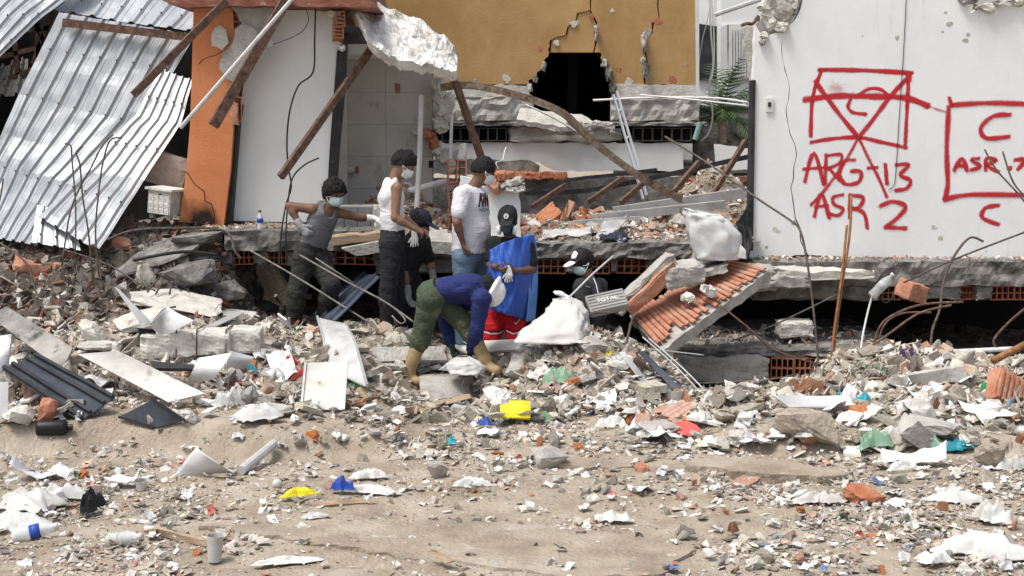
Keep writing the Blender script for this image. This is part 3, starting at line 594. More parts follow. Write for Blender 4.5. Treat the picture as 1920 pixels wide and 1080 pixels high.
def soot():
    """burnt patch with its own shape at the foot of the orange column"""
    m = MATS['orange_paint'].node_tree; N = m.nodes.new; l = m.links.new; b = m.nodes['Principled BSDF']; src = b.inputs['Base Color'].links[0].from_socket
    g = N('ShaderNodeNewGeometry'); d = N('ShaderNodeVectorMath'); d.operation = 'DISTANCE'; d.inputs[1].default_value = P(378, 412, 14.33); l(g.outputs['Position'], d.inputs[0])
    t = N('ShaderNodeTexNoise'); t.inputs['Scale'].default_value = 5; t.inputs['Detail'].default_value = 6; l(g.outputs['Position'], t.inputs['Vector'])
    a = N('ShaderNodeMath'); a.operation = 'MULTIPLY_ADD'; a.inputs[1].default_value = .34; l(t.outputs['Fac'], a.inputs[0]); l(d.outputs['Value'], a.inputs[2])
    r = N('ShaderNodeMapRange'); r.inputs['From Min'].default_value = .40; r.inputs['From Max'].default_value = .26; l(a.outputs[0], r.inputs[0])
    x = N('ShaderNodeMixRGB'); l(r.outputs[0], x.inputs[0]); l(src, x.inputs[1]); x.inputs[2].default_value = (.025, .016, .012, 1); l(x.outputs[0], b.inputs['Base Color'])
# ---------------------------------------------------------------- left house
YH = 14.55
lh = thing('collapsed_house', P(520, 428, YH), 'half collapsed house with orange column, white wall panel and open tiled room', 'house')
mk('orange_column', MB().prism(PL([(363, 16), (436, 12), (442, 120), (440, 205), (432, 320), (419, 424), (336, 416), (348, 330), (356, 240), (360, 120)], YH - .22), (0, .35, 0)), 'orange_paint', lh)
soot()
mk('door_frame', MB().prism(PL([(441, 205), (452, 196), (447, 235), (431, 432), (410, 430), (420, 424), (433, 320)], YH - .15), (0, .22, 0)), 'black_paint', lh)
mk('white_panel', MB().prism(jag(PL([(470, 16), (634, 22), (640, 86), (628, 200), (612, 418), (431, 414), (446, 250), (458, 150)], YH), .12, .004), (0, .12, 0)), 'white_panel', lh)
mk('skirting', MB().prism(PL([(430, 414.5), (612, 418.5), (612, 436), (428, 433)], YH - .02), (0, .12, 0)), 'black_paint', lh)
mk('door_jamb', MB().prism(PL([(632, 92), (649, 82), (645, 160), (634, 280), (624, 424), (610, 424), (618, 280)], YH - .06), (0, .16, 0)), 'black_paint', lh)
mk('column_crack', MB().tube(PL([(343, 322), (352, 324), (364, 344), (374, 352), (383, 358), (384, 376), (396, 382), (402, 400), (400, 420)], YH - .222), .004, 5), 'black_paint', lh)
mk('column_crack', MB().tube(PL([(372, 120), (380, 112), (392, 106), (404, 104), (416, 96)], YH - .222), .003, 5), 'black_paint', lh)
for i, (a, b, ww) in enumerate(((444, 205, 16), (440, 30, 14), (634, 58, 13), (637, 36, 11))):
    for k in range(1):
        clay_block(lh, P(a, b, YH - .16), (0, rnd(-.05, .05), .25), (.085, .24 if i < 2 else .14, .1), (1, 4 if i != 0 else 1) if i != 0 else (1, 1), 'clay_bright')
bk = mk('brick_patch', MB().rough(P(441, 214, YH - .18), (.085, .12, .22), 4, .008, 9), 'clay_bright', lh)
mk('brick_patch', MB().rough(P(634, 50, YH + .02), (.10, .12, .30), 5, .015, 9, seed=3), 'clay_bright', lh)
for i, (a, b, w, h, m) in enumerate(((440, 74, .09, .12, 'concrete'), (628, 26, .16, .06, 'plaster_torn'), (640, 88, .09, .05, 'plaster_torn'), (428, 16, .1, .14, 'concrete_light'))):
    mk('broken_masonry', MB().rough(P(a, b, YH - .1), (w, .16, h), 4, .02, 9, seed=i + 70), m, lh)
# plaster flaps hanging on the column
for i, pts in enumerate(([(430, -20), (500, -20), (512, 18), (505, 60), (515, 85), (498, 92), (478, 60), (450, 40), (432, 10)], [(455, 42), (482, 58), (496, 88), (470, 120), (455, 158), (428, 150), (410, 128), (416, 100), (436, 80), (440, 55)], [(398, 60), (412, 47), (424, 56), (428, 80), (416, 94), (397, 86)])):
    mk('plaster_flap', MB().prism(jag(PL(pts, YH - .27 - .04 * i), .05, .012), (0, .035, 0)), 'concrete', lh)
# roof and its torn overhang
zc = P(700, 96, YH).z
mk('roof_slab', MB().prism(jag(PL([(300, -60), (672, -60), (690, -4), (706, 14), (640, 12), (520, 12), (430, 10), (350, 14), (318, 8), (300, -2)], YH - .45), .12, .01), (0, 2.6, 0)), 'wood_red', lh) if mat('wood_red', [(.16, .055, .035), (.25, .10, .065), (.32, .17, .12)], 8, .9, .5, 30, world=True, stretch=(1, 1, 5), spots=[((.42, .36, .30), .6, 9)]) else None
def overhang(u, v):
    top = [(640, 2), (700, 2), (742, 18), (790, 40), (830, 64), (852, 86), (858, 104)]
    bot = [(676, 34), (690, 74), (722, 104), (745, 108), (790, 120), (826, 126), (856, 132)]
    f = u * 6; i = min(5, int(f)); t = f - i
    A = Vector(top[i]).lerp(Vector(top[i + 1]), t); B = Vector(bot[i]).lerp(Vector(bot[i + 1]), t)
    w = noise.noise(Vector((u * 14, v * 3, 2))); q = A.lerp(B, v)
    p = P(q.x, q.y + (w * 7 + 4 * noise.noise(Vector((u * 40, 0, 1)))) * (v > .9), 15.2 - 1.1 * v)
    p += Vector((0, -.05, .05)) * (noise.noise(Vector((u * 9, v * 7, 5))) + .4 * noise.noise(Vector((u * 30, v * 22, 5)))); return p
mb = MB().grid(overhang, 60, 20); n0 = len(mb.v); mb.add([Vector(p) + Vector((0, .09, -.09)) for p in mb.v], [tuple(reversed(f)) for f in mb.f])
bd = [i for i in range(61)] + [61 * j + 60 for j in range(1, 21)] + [61 * 20 + i for i in range(59, -1, -1)] + [61 * j for j in range(19, 0, -1)]
mb.f += [(bd[i], bd[(i + 1) % len(bd)], bd[(i + 1) % len(bd)] + n0, bd[i] + n0) for i in range(len(bd))]
mk('torn_overhang', mb, 'plaster_torn', lh, label='torn white plaster overhang of the roof slab')
# tiled room
YT = 16.1
tz0, tz1 = ZM - .05, P(700, 112, YT).z
mk('room_wall', MB().box(((X(560, YT) + X(812, YT)) / 2, YT + .09, (tz0 + tz1) / 2 + .1), (X(812, YT) - X(560, YT), .14, tz1 - tz0 + .4)), 'concrete_dark', lh)
mk('ceiling', MB().box(((X(600, 15.4) + X(826, 15.4)) / 2, 15.5, tz1 + .05), (X(826, 15.4) - X(600, 15.4), 1.5, .1)), 'white_panel', lh)
tw, th = .52, .36; xx = X(812, YT) - .003; c = 0
tm = MB().box((0, 0, 0), (tw - .003, .018, th - .003)); tme = mesh_from('wall_tile', tm.v, tm.f, 'tile_beige')
while xx > X(590, YT):
    zz = tz1; r_ = 0
    while zz > tz0:
        o = bpy.data.objects.new('wall_tile', tme); COL.objects.link(o); o.parent = lh
        o.location = Vector((xx - tw / 2, YT + .012 + rnd(0, .002), zz - th / 2)) - wl(lh); zz -= th
    xx -= tw
band('side_wall', [(626, 88), (650, 84), (650, 430), (612, 430)], 15.9, .1, 'tile_beige', .004, lh)
mk('roll_holder', MB().tube([P(648, 318, YT - .06), P(666, 318, YT - .06)], .045, 12), 'pvc', lh)
mk('roll_end', MB().tube([P(667, 318, YT - .06), P(672, 318, YT - .06)], .04, 10), 'clay', lh)
mk('socket_plate', MB().box(P(808, 308, YT - .01), (.05, .02, .08)), 'black_paint', lh)
mk('wall_stain', MB().prism(jag(PL([(740, 155), (750, 157), (749, 176), (741, 174)], YT - .002), .03, .008), (0, .004, 0)), 'clay', lh)
# ragged end of the room wall
for i, (a, b, w, h) in enumerate(((822, 170, .14, .26), (834, 205, .18, .22), (826, 232, .14, .18), (842, 188, .10, .14), (800, 252, .20, .09), (786, 248, .14, .06), (838, 290, .2, .2), (852, 310, .2, .16), (820, 280, .16, .14), (812, 268, .1, .16))):
    mk('broken_masonry', MB().rough(P(a, b, YT - .15), (w, .3, h), 5, .035, 8, seed=i + 100, R=Euler((0, rnd(-.4, .4), 0)).to_matrix()), ('concrete_light', 'concrete', 'clay')[0 if i not in (4, 9) else 2], lh)
# grey tiled plinth under the room
pr = thing('tiled_plinth', P(670, 440, 14.2), 'low grey tiled plinth behind the leaning worker in the grey vest', 'plinth')
mk('plinth_body', MB().box((X(672, 14.3), 14.45, P(0, 412, 14.2).z), (.52, .4, .26)), 'concrete', pr)
for k in range(4):
    mk('plinth_tile', MB().box((X(632 + 25 * k, 14.2), 14.235, P(0, 412, 14.2).z), (.126, .02, .25)), 'tile_grey', pr)
mk('plaster_patch', MB().rough(P(716, 405, 14.22), (.16, .1, .24), 4, .02, 9, seed=8), 'concrete_light', pr)
for i, (pts, m, lb) in enumerate((([(616, 446), (726, 436), (728, 446), (620, 462)], 'wood_old', 'long weathered board lying under the grey tiled plinth'), ([(640, 466), (728, 450), (730, 470), (668, 480)], 'concrete', 'thin broken concrete panel lying under the weathered board'))):
    q = PL(pts, 13.92 - .05 * i); mk('board' if i == 0 else 'concrete_slab', MB().prism(jag(q, .1, .008), (0, .25, .04)), m, label=lb, cat='board' if i == 0 else 'concrete panel')
mk('broken_slab', MB().prism(jag([P(770, 448, 13.85), P(850, 455, 13.85), P(852, 440, 14.2), P(800, 420, 14.6), P(770, 428, 14.6)], .06, .015), (0, 0, -.12)), 'concrete', label='broken slab edge between the two workers in white shirts', cat='concrete slab')
# white wall stub behind the worker in the white T-shirt
ws = thing('wall_stub', P(930, 450, 14.15), 'stub of white wall with torn top behind the man in the black cap', 'wall')
mk('plaster_face', MB().prism(jag(PL([(862, 330), (905, 340), (930, 352), (955, 356), (974, 360), (976, 400), (976, 456), (862, 456)], 14.2), .05, .012), (0, .14, 0)), 'white_wall', ws)
for i, (a, b, w, h, m) in enumerate(((928, 350, .10, .16, 'clay_bright'), (948, 346, .14, .07, 'concrete_light'), (966, 342, .16, .08, 'concrete'), (974, 354, .1, .06, 'plaster_torn'), (940, 330, .1, .1, 'clay'), (955, 356, .12, .06, 'plaster_torn'), (914, 338, .1, .08, 'plaster_torn'))):
    mk('broken_masonry', MB().rough(P(a, b, 14.2), (w, .2, h), 4, .02, 9, seed=i + 130, R=Euler((0, rnd(-.5, .5), 0)).to_matrix()), m, ws)
bs = thing('block_stack', P(856, 450, 14.75), 'column of red hollow blocks left of the man in the white T-shirt', 'blocks')
for i in range(4):
    clay_block(bs, P(856, 320 + 46 * i, 14.75), (0, rnd(-.1, .1), .1), (.17, .22, .2), (2, 3), 'clay_bright' if i % 2 else 'clay')
mk('mortar_side', MB().rough(P(868, 360, 14.85), (.08, .2, 1.0), 6, .02, 7), 'plaster_torn', bs)
# ---------------------------------------------------------------- corrugated sheets and the shed on the left
def corrugated(name, rows, nrib, m, label, hgt=.026, sub=10, parent=None, wob=.016, group='corrugated roof sheets', th=.006, screws=True):
    """rows: [(left px,py,Y), (right px,py,Y)] from top to bottom; ribs run down the rows"""
    R_ = [(P(*a), P(*b)) for a, b in rows]; prof = []
    for i in range(nrib):
        for u, h in ((0, 0), (.30, 0), (.36, .5), (.42, 1), (.56, 1), (.62, .5), (.68, 0), (.84, .0), (.86, .16), (.90, .16), (.92, 0)): prof.append(((i + u) / nrib, h))
    prof.append((1, 0)); vs = []; n = len(prof); rows_n = 0
    for k in range(len(R_) - 1):
        for s_ in range(sub + (1 if k == len(R_) - 2 else 0)):
            t = s_ / sub; a = R_[k][0].lerp(R_[k + 1][0], t); b = R_[k][1].lerp(R_[k + 1][1], t)
            nn = (b - a).cross(R_[k + 1][0] - R_[k][0]).normalized()
            if nn.y > 0: nn = -nn
            for u, h in prof:
                p = a.lerp(b, u); p = p + nn * (h * hgt + 2 * wob * noise.noise(p * 1.6) + wob * .6 * noise.noise(p * 6) - 3.5 * wob * max(0, noise.noise(p * 2.3 + Vector((7, 0, 3))) - .35)); vs.append(p)
            rows_n += 1
    fs = [(j * n + i, j * n + i + 1, (j + 1) * n + i + 1, (j + 1) * n + i) for j in range(rows_n - 1) for i in range(n - 1)]
    o = mk(name, MB().add(vs, fs), m, parent, label=label, cat=None if parent else 'metal sheet', group=None if parent else group)
    md = o.modifiers.new('thickness', 'SOLIDIFY'); md.thickness = th
    if screws:
        for j in [int(rows_n * q) for q in (.22, .5, .78)]:
            for i in range(nrib):
                p = Vector(vs[j * n + i * 11 + 4]); mk('roof_screw', MB().tube([p + nn * -.004, p + nn * .016], .009, 6), 'rust', o)
    return o
corrugated('corrugated_sheet', [((112, 24, 15.5), (366, 66, 15.5)), ((74, 100, 15.36), (322, 140, 15.34)), ((36, 178, 15.22), (270, 236, 15.10)), ((-18, 298, 14.9), (150, 352, 14.75)), ((-70, 436, 13.95), (70, 462, 13.75))], 8, 'galvanised', 'large galvanised roof sheet sliding down, bent across its middle')
corrugated('corrugated_sheet', [((300, 132, 15.25), (362, 150, 15.15)), ((252, 216, 14.95), (338, 232, 14.85)), ((160, 318, 14.6), (270, 340, 14.4)), ((72, 408, 13.85), (186, 466, 13.5))], 5, 'galvanised', 'folded galvanised roof sheet whose lower end reaches nearest the orange column', wob=.02)
corrugated('corrugated_sheet', [((70, 385, 14.02), (140, 400, 13.98)), ((60, 455, 13.74), (150, 468, 13.66))], 3, 'galvanised', 'short strip of roof sheet showing under the folded sheet end')
corrugated('corrugated_sheet', [((140, -70, 17.2), (470, -40, 17.2)), ((84, 16, 16.3), (374, 62, 16.1))], 8, 'galvanised', 'bright roof sheet along the top above the rusty purlin')
corrugated('corrugated_sheet', [((20, -70, 16.4), (200, -60, 16.6)), ((-60, 40, 15.6), (84, 28, 15.9)), ((-120, 140, 15.1), (-4, 110, 15.4))], 5, 'galvanised', 'roof sheet in the upper left corner beside the dark truss gap')
corrugated('corrugated_sheet', [((-20, 135, 16.6), (52, 108, 16.8)), ((-60, 190, 16.2), (46, 178, 16.2))], 4, 'fibre_sheet', 'dull grey fibre sheet glimpsed through the truss gap', hgt=.05)
sh = thing('shed', P(100, 430, 17.4), 'dark steel shed frame behind the sliding roof sheets', 'shed')
mk('shade_back_wall', MB().prism(PL([(-200, -140), (700, -140), (700, 440), (-200, 440)], 17.6), (0, .1, 0)), 'shade_black', sh)  # added near-black wall, stands for the dark shed interior
mk('side_wall', MB().box((-6.2, 15.9, 2.0), (.1, 3.4, 4.4)), 'shade_black', sh)  # added out of view, black for the same dark interior
for a, b in (((60, 20), (98, 118)), ((100, 20), (62, 120)), ((20, 60), (100, 52)), ((28, 70), (34, 140)), ((0, 108), (90, 84)), ((70, 40), (74, 130)), ((-10, 160), (60, 130))):
    mk('truss_bar', MB().bar(P(*a, 16.5), P(*b, 16.5), .05, .05), 'rust', sh)
def beam(name, a, b, w, h, m, label, cat='steel beam', up=(0, 0, 1), group=None, mid=()):
    pts = [P(*a)] + [P(*q) for q in mid] + [P(*b)]
    return mk(name, MB().strip(bez(pts, 5) if len(mid) > 1 else pts, w, h, up), m, label=label, cat=cat, group=group)
def channel(name, a, b, w, h, t, m, label, cat='steel channel', mid=()):
    """C-section profile"""
    pts = [P(*a)] + [P(*q) for q in mid] + [P(*b)]; pts = bez(pts, 6) if len(mid) > 1 else pts
    mb = MB(); mb.strip(pts, t, h); up = Vector((0, 0, 1))
    for s_ in (-1, 1): mb.strip([p + Vector((0, w / 2, s_ * (h / 2 - t / 2))) for p in pts], w, t * 1.02)
    return mk(name, mb, m, label=label, cat=cat)
channel('roof_purlin', (117, 42, 15.35), (356, 70, 15.3), .05, .085, .008, 'rust', 'rusty purlin lying across the top of the roof sheets')
RB = 'rusty beams fallen from the roof'
beam('rusty_beam', (424, 2, 14.0), (250, 178, 13.5), .05, .07, 'rust', 'rusty beam hanging across the sheets left of the orange column', group=RB)
beam('rusty_beam', (540, -6, 14.05), (400, 236, 13.7), .06, .10, 'rust', 'thick rusty beam hanging in front of the white panel corner', group=RB)
beam('rusty_beam', (706, 78, 14.6), (526, 332, 13.7), .05, .07, 'rust', 'rusty beam leaning from the torn overhang across the white panel', group=RB)
beam('rusty_beam', (836, 122, 14.5), (908, 312, 14.75), .05, .065, 'rust', 'rusty post slanting down from the torn overhang to the white shirt', group=RB, mid=[(856, 160, 14.5)])
channel('curved_beam', (826, 164, 14.7), (1278, 374, 15.3), .07, .075, .012, 'rust_tan', 'long bent rusty channel arching down across the ochre house', mid=[(880, 160, 14.7), (945, 172, 14.7), (1012, 192, 14.75), (1058, 214, 14.8), (1092, 246, 14.9), (1140, 288, 15.0), (1205, 334, 15.1)]) if mat('rust_tan', [(.10, .065, .045), (.20, .145, .10), (.32, .26, .20)], 14, .85, .5, 60, world=True, spots=[((.05, .035, .03), .56, 7)]) else None
mk('white_pipe', MB().tube(PL([(548, -2, 13.85), (338, 240, 13.45)], 14), .021, 8), 'pipe_grey', label='thin pale pipe slanting in front of the orange column', cat='pipe')
mk('standing_pipe', MB().tube(PL([(790, 178, 14.6), (787, 290, 14.6), (781, 404, 14.55)], 14), .028, 9), 'pipe_grey', label='upright pale pipe with rusty top beside the man in the white vest', cat='pipe')
mk('thin_pipe', MB().tube(PL([(847, 216, 15.3), (844, 304, 15.2)], 15), .018, 8), 'pvc', label='short white pipe upright by the torn end of the tiled room', cat='pipe')
mk('lying_pipe', MB().tube(PL([(766, 358, 14.8), (838, 340, 15.0)], 15), .035, 9), 'pvc', label='pale pipe lying on the rubble in the tiled room', cat='pipe')
BR = 'black rails in front of the grey wall'
beam('black_rail', (988, 362, 16.9), (1412, 292, 16.9), .05, .055, 'black_paint', 'long black rail rising to the right below the ochre house', group=BR, mid=[(1100, 357, 16.9), (1230, 332, 16.9)])
beam('black_rail', (982, 364, 16.8), (1232, 318, 16.8), .035, .04, 'black_paint', 'thinner black rail crossing above the brick rubble', group=BR, mid=[(1066, 338, 16.8), (1150, 328, 16.8)])
for a, b, lb in (((998, 388, 16.5), (1062, 346, 16.8), 'leftmost'), ((1104, 378, 16.5), (1168, 333, 16.8), 'second from left'), ((1164, 380, 16.3), (1214, 336, 16.5), 'middle'), ((1262, 360, 16.5), (1310, 304, 16.8), 'fourth from left'), ((1338, 362, 16.4), (1398, 264, 16.7), 'rightmost')):
    beam('rusty_strut', a, b, .05, .055, 'rust', lb + ' slanting rusty strut below the ochre wall', 'steel strut', group='rusty struts')
channel('galvanised_channel', (1150, 398, 15.7), (1398, 362, 15.9), .10, .11, .012, 'zinc', 'upper long grey metal channel lying on the brick rubble')
channel('galvanised_channel', (1112, 410, 15.2), (1360, 384, 15.5), .10, .09, .012, 'zinc', 'middle long grey metal channel on the brick rubble')
channel('galvanised_channel', (1076, 420, 15.0), (1200, 412, 15.1), .10, .07, .012, 'zinc', 'short grey metal channel half buried in brick rubble')
ld = thing('aluminium_profile', P(1216, 372, 17.0), 'twin silver aluminium profile leaning under the ochre wall', 'metal profile')
for s_ in (0, 7): mk('rail', MB().strip(PL([(1150 + s_ * .9, 178 - s_, 17.6), (1206 + s_ * .9, 374 - s_, 16.6)], 17), .022, .03), 'galvanised', ld)
for k in (1, 3, 6): a = P(1152, 186, 17.55).lerp(P(1206, 370, 16.62), k / 7.2); mk('bracket', MB().tube([a, a + Vector((.045, 0, .045))], .014, 6), 'galvanised', ld)
def rod(name, pts, r, m, label, cat='rod', group=None, Y=14, n=5, seg=6):
    q = PL(pts, Y); return mk(name, MB().tube(bez(q, n) if len(q) > 2 else q, r, seg), m, label=label, cat=cat, group=group, sm=True)
rod('conduit', [(1112, 188, 17.9), (1230, 183, 17.7), (1340, 184, 17.5), (1402, 192, 17.3)], .014, 'pvc', 'straight pale conduit sticking out level across the ochre house plinth', 'conduit')
rod('conduit', [(1200, 178, 17.7), (1300, 187, 17.5), (1408, 199, 17.3)], .012, 'pvc', 'second pale conduit just below the first, ending near the palm', 'conduit')
rod('conduit', [(985, 196, 17.4), (1040, 222, 17.3), (1110, 264, 17.2)], .012, 'zinc', 'thin grey rod lying aslant under the hole in the ochre wall', 'conduit')
# ---------------------------------------------------------------- rebars, wires, cables
RG = 'bent reinforcing bars'
for lb, pts, r, m in (
    ('leftmost bent wire standing before the roof sheets', [(122, 269), (133, 274), (135, 300), (141, 370), (142, 430), (141, 500)], .008, 'rebar_steel'),
    ('second bent wire standing before the roof sheets', [(156, 275), (143, 286), (150, 310), (155, 370), (165, 430), (174, 520)], .008, 'rebar_steel'),
    ('bent wire curving from upper right before the roof sheets', [(212, 252), (190, 276), (172, 312), (148, 355), (130, 405), (116, 500)], .008, 'rebar_steel'),
    ('straightest of the wires standing before the roof sheets', [(230, 258), (206, 264), (192, 310), (184, 370), (179, 440), (186, 520)], .008, 'rebar_steel'),
    ('short wire at the far left edge before the roof sheet', [(6, 334), (4, 352), (-2, 382)], .008, 'rebar_steel')):
    rod('rebar', [(a, b, 13.3) for a, b in pts], r, m, lb, 'rebar', RG)
for lb, pts, r, m in (
    ('bar fanning down from left edge across the dark heap', [(0, 455, 13.2), (50, 495, 13.1), (72, 560, 13.0), (100, 610, 12.9)], .009, 'rebar_steel'),
    ('long thin bar lying across the dark heap to the pale slab', [(120, 468, 13.3), (200, 495, 13.2), (250, 525, 13.1), (292, 546, 13.0)], .008, 'rebar_steel'),
    ('thick black cable draped over the heap below the orange column', [(250, 488, 13.3), (300, 478, 13.3), (350, 472, 13.4), (410, 478, 13.5)], .016, 'cable'),
    ('curved rusty bar over the heap below the orange column', [(200, 450, 13.6), (250, 432, 13.7), (330, 428, 13.8), (420, 432, 13.9), (440, 470, 13.8), (452, 485, 13.8)], .012, 'rebar_steel'),
    ('thin bar rising from the heap beside the broken beam block', [(200, 600, 12.6), (250, 590, 12.8), (330, 575, 12.9)], .009, 'rebar_steel')):
    rod('rebar', pts, r, m, lb, 'rebar', RG)
mat('rod_grey', [(.11, .095, .08), (.19, .175, .155), (.27, .25, .225)], 20, .7, .3, 60, world=True)
rod('steel_rod', [(470, 470, 13.3), (560, 522, 13.05), (640, 572, 12.85), (704, 612, 12.7)], .0095, 'rod_grey', 'long pale rod slanting past the legs of the man in the grey vest', 'rod')
rod('steel_rod', [(562, 478, 13.2), (650, 528, 12.9), (720, 565, 12.7), (776, 604, 12.5)], .0095, 'rod_grey', 'pale rod running from the grey vest to behind the green trousers', 'rod')
rod('steel_rod', [(592, 484, 13.1), (662, 530, 12.92)], .007, 'rod_grey', 'short thin rod lying against the pale rod beside the grey vest', 'rod')
rod('steel_rod', [(730, 570, 12.6), (752, 590, 12.55), (760, 602, 12.5), (750, 606, 12.5), (735, 592, 12.55)], .007, 'rod_grey', 'small hooked rod end beside the dark trousers', 'rod')
for lb, pts, r, m in (
    ('tall brown bar standing in front of the letters ASR', [(1596, 366, 13.2), (1593, 440, 13.1), (1578, 540, 13.0), (1563, 660, 12.9), (1560, 748, 12.75)], .012, 'rust_bright'),
    ('brown bar standing close beside the tall one below ASR', [(1588, 422, 13.15), (1578, 520, 13.0), (1562, 640, 12.9), (1556, 740, 12.75)], .012, 'rust_bright'),
    ('long thin bar bending down the crack at the left of the graffiti', [(1247, 256, 15.0), (1330, 308, 14.4), (1420, 372, 13.8), (1480, 412, 13.5), (1500, 432, 13.4), (1512, 482, 13.3), (1524, 570, 13.2), (1536, 690, 13.1)], .011, 'rebar_steel'),
    ('hooked dark bar curling above the slab right of the graffiti 2', [(1844, 453, 13.3), (1818, 446, 13.3), (1788, 482, 13.2), (1769, 530, 13.2), (1762, 580, 13.1), (1748, 620, 13.0), (1744, 672, 12.9)], .012, 'rebar_steel'),
    ('straight bar reaching from the right edge down to the brick lump', [(1930, 432, 13.2), (1790, 486, 13.4), (1694, 530, 13.6)], .010, 'rebar_steel'),
    ('upper rusty bar arching over the dark gap', [(1806, 566, 12.9), (1730, 571, 12.9), (1680, 588, 12.9), (1650, 612, 12.9), (1634, 660, 12.9)], .012, 'rust'),
    ('lower rusty bar arching over the dark gap to the brown bars', [(1784, 572, 12.8), (1722, 588, 12.8), (1664, 628, 12.8), (1610, 664, 12.8), (1545, 700, 12.7)], .012, 'rust'),
    ('inner rusty bar looping in front of the dark gap', [(1746, 586, 13.0), (1690, 588, 13.0), (1658, 610, 13.0), (1646, 650, 13.0), (1642, 690, 12.9)], .010, 'rust'),
    ('bar curling out of the gap at the right edge', [(1928, 574, 12.8), (1894, 602, 12.8), (1864, 636, 12.8), (1870, 652, 12.8), (1888, 656, 12.8)], .012, 'rust'),
    ('left of the two bars crossing the ASR box at the right edge', [(1846, 280, 13.6), (1868, 318, 13.5), (1908, 362, 13.4), (1930, 390, 13.3)], .009, 'rebar_steel'),
    ('right of the two bars crossing the ASR box at the right edge', [(1880, 284, 13.5), (1900, 342, 13.4), (1930, 376, 13.3)], .009, 'rebar_steel'),
    ('thin bar crossing the dark gap from tile slab to the beam', [(1350, 572, 13.0), (1400, 612, 12.9), (1450, 655, 12.9), (1530, 682, 12.9)], .010, 'rust'),
    ('thin level bar across the front of the lower slab', [(1200, 722, 12.5), (1330, 718, 12.6), (1440, 712, 12.7), (1500, 700, 12.8)], .008, 'rebar_steel'),
    ('thin bar slanting up inside the dark gap', [(1370, 640, 13.3), (1450, 610, 13.4), (1570, 552, 13.6)], .009, 'rebar_steel'),
    ('left of two parallel wires running down from the tile slab', [(1205, 632, 12.5), (1270, 690, 12.2), (1342, 768, 11.7)], .007, 'pipe_grey'),
    ('right of two parallel wires running down from the tile slab', [(1216, 634, 12.5), (1282, 692, 12.2), (1340, 752, 11.8)], .007, 'pipe_grey'),
    ('level wire leaving the rubble below the tile slab', [(1190, 652, 12.5), (1250, 658, 12.6), (1320, 666, 12.7)], .006, 'pipe_grey'),
    ('hoop of rusty bar standing in rubble below the tool case', [(1178, 676, 12.2), (1176, 640, 12.25), (1184, 606, 12.3), (1194, 588, 12.3), (1190, 592, 12.3), (1180, 612, 12.3)], .011, 'rebar_steel'),
    ('upper curved bar before the white sack', [(1040, 640, 12.3), (1080, 610, 12.3), (1110, 588, 12.4), (1146, 586, 12.4)], .009, 'rebar_steel'),
    ('lower curved bar before the white sack', [(1030, 634, 12.2), (1060, 606, 12.25), (1086, 598, 12.3)], .008, 'rebar_steel'),
    ('bar slanting from the black cap down to the red shorts', [(1150, 480, 13.2), (1110, 515, 12.9), (1062, 562, 12.6), (1000, 612, 12.3)], .010, 'pipe_grey'),
    ('dark bar lying over the papers at the right', [(1700, 768, 11.4), (1790, 728, 11.7), (1870, 705, 11.9), (1925, 672, 12.1)], .012, 'rebar_steel'),
    ('forked dark stick sticking up before the ridged brick', [(1832, 796, 11.1), (1800, 760, 11.3), (1768, 734, 11.5)], .010, 'rebar_steel')):
    rod('rebar', pts, r, m, lb, 'rebar', RG)
rod('rusty_pipe', [(1930, 642, 12.4), (1862, 676, 12.2)], .034, 'rust_bright', 'rusty red pipe end at the right edge above the ridged brick', 'pipe')
rod('pvc_pipe', [(1650, 668, 12.7), (1590, 700, 12.5), (1545, 722, 12.4), (1534, 748, 12.3)], .026, 'pvc', 'dirty white pipe slanting beside the brown bars', 'pipe', n=2, seg=9)
rod('pvc_pipe', [(1666, 666, 12.9), (1780, 660, 12.8), (1900, 654, 12.8)], .022, 'pvc', 'long white pipe lying level at the foot of the dark gap', 'pipe', seg=9)
rod('black_cable', [(592, 0, 14.3), (590, 70, 14.3), (587, 135, 14.3), (560, 160, 14.25), (544, 205, 14.2), (538, 260, 14.2), (540, 310, 14.2), (546, 350, 14.1), (536, 385, 14.0), (527, 440, 13.95), (524, 500, 13.9)], .009, 'cable', 'black cable hanging down the white wall panel', 'cable')
rod('black_cable', [(598, 296, 14.1), (570, 310, 14.1), (548, 335, 14.1), (540, 380, 14.0), (536, 440, 13.95), (538, 490, 13.9)], .008, 'cable', 'shorter black cable branching at the foot of the white panel', 'cable')
rod('thin_wire', [(574, 18, 14.3), (578, 40, 14.3), (560, 64, 14.3), (510, 84, 14.2)], .004, 'cable', 'thin wire hanging at the top of the white panel', 'wire')
rod('wire_loop', [(936, 318, 13.6), (930, 305, 13.6), (942, 300, 13.7), (946, 284, 13.8), (949, 276, 13.9)], .005, 'pvc', 'thin white wire rising from behind the white T-shirt man', 'wire')
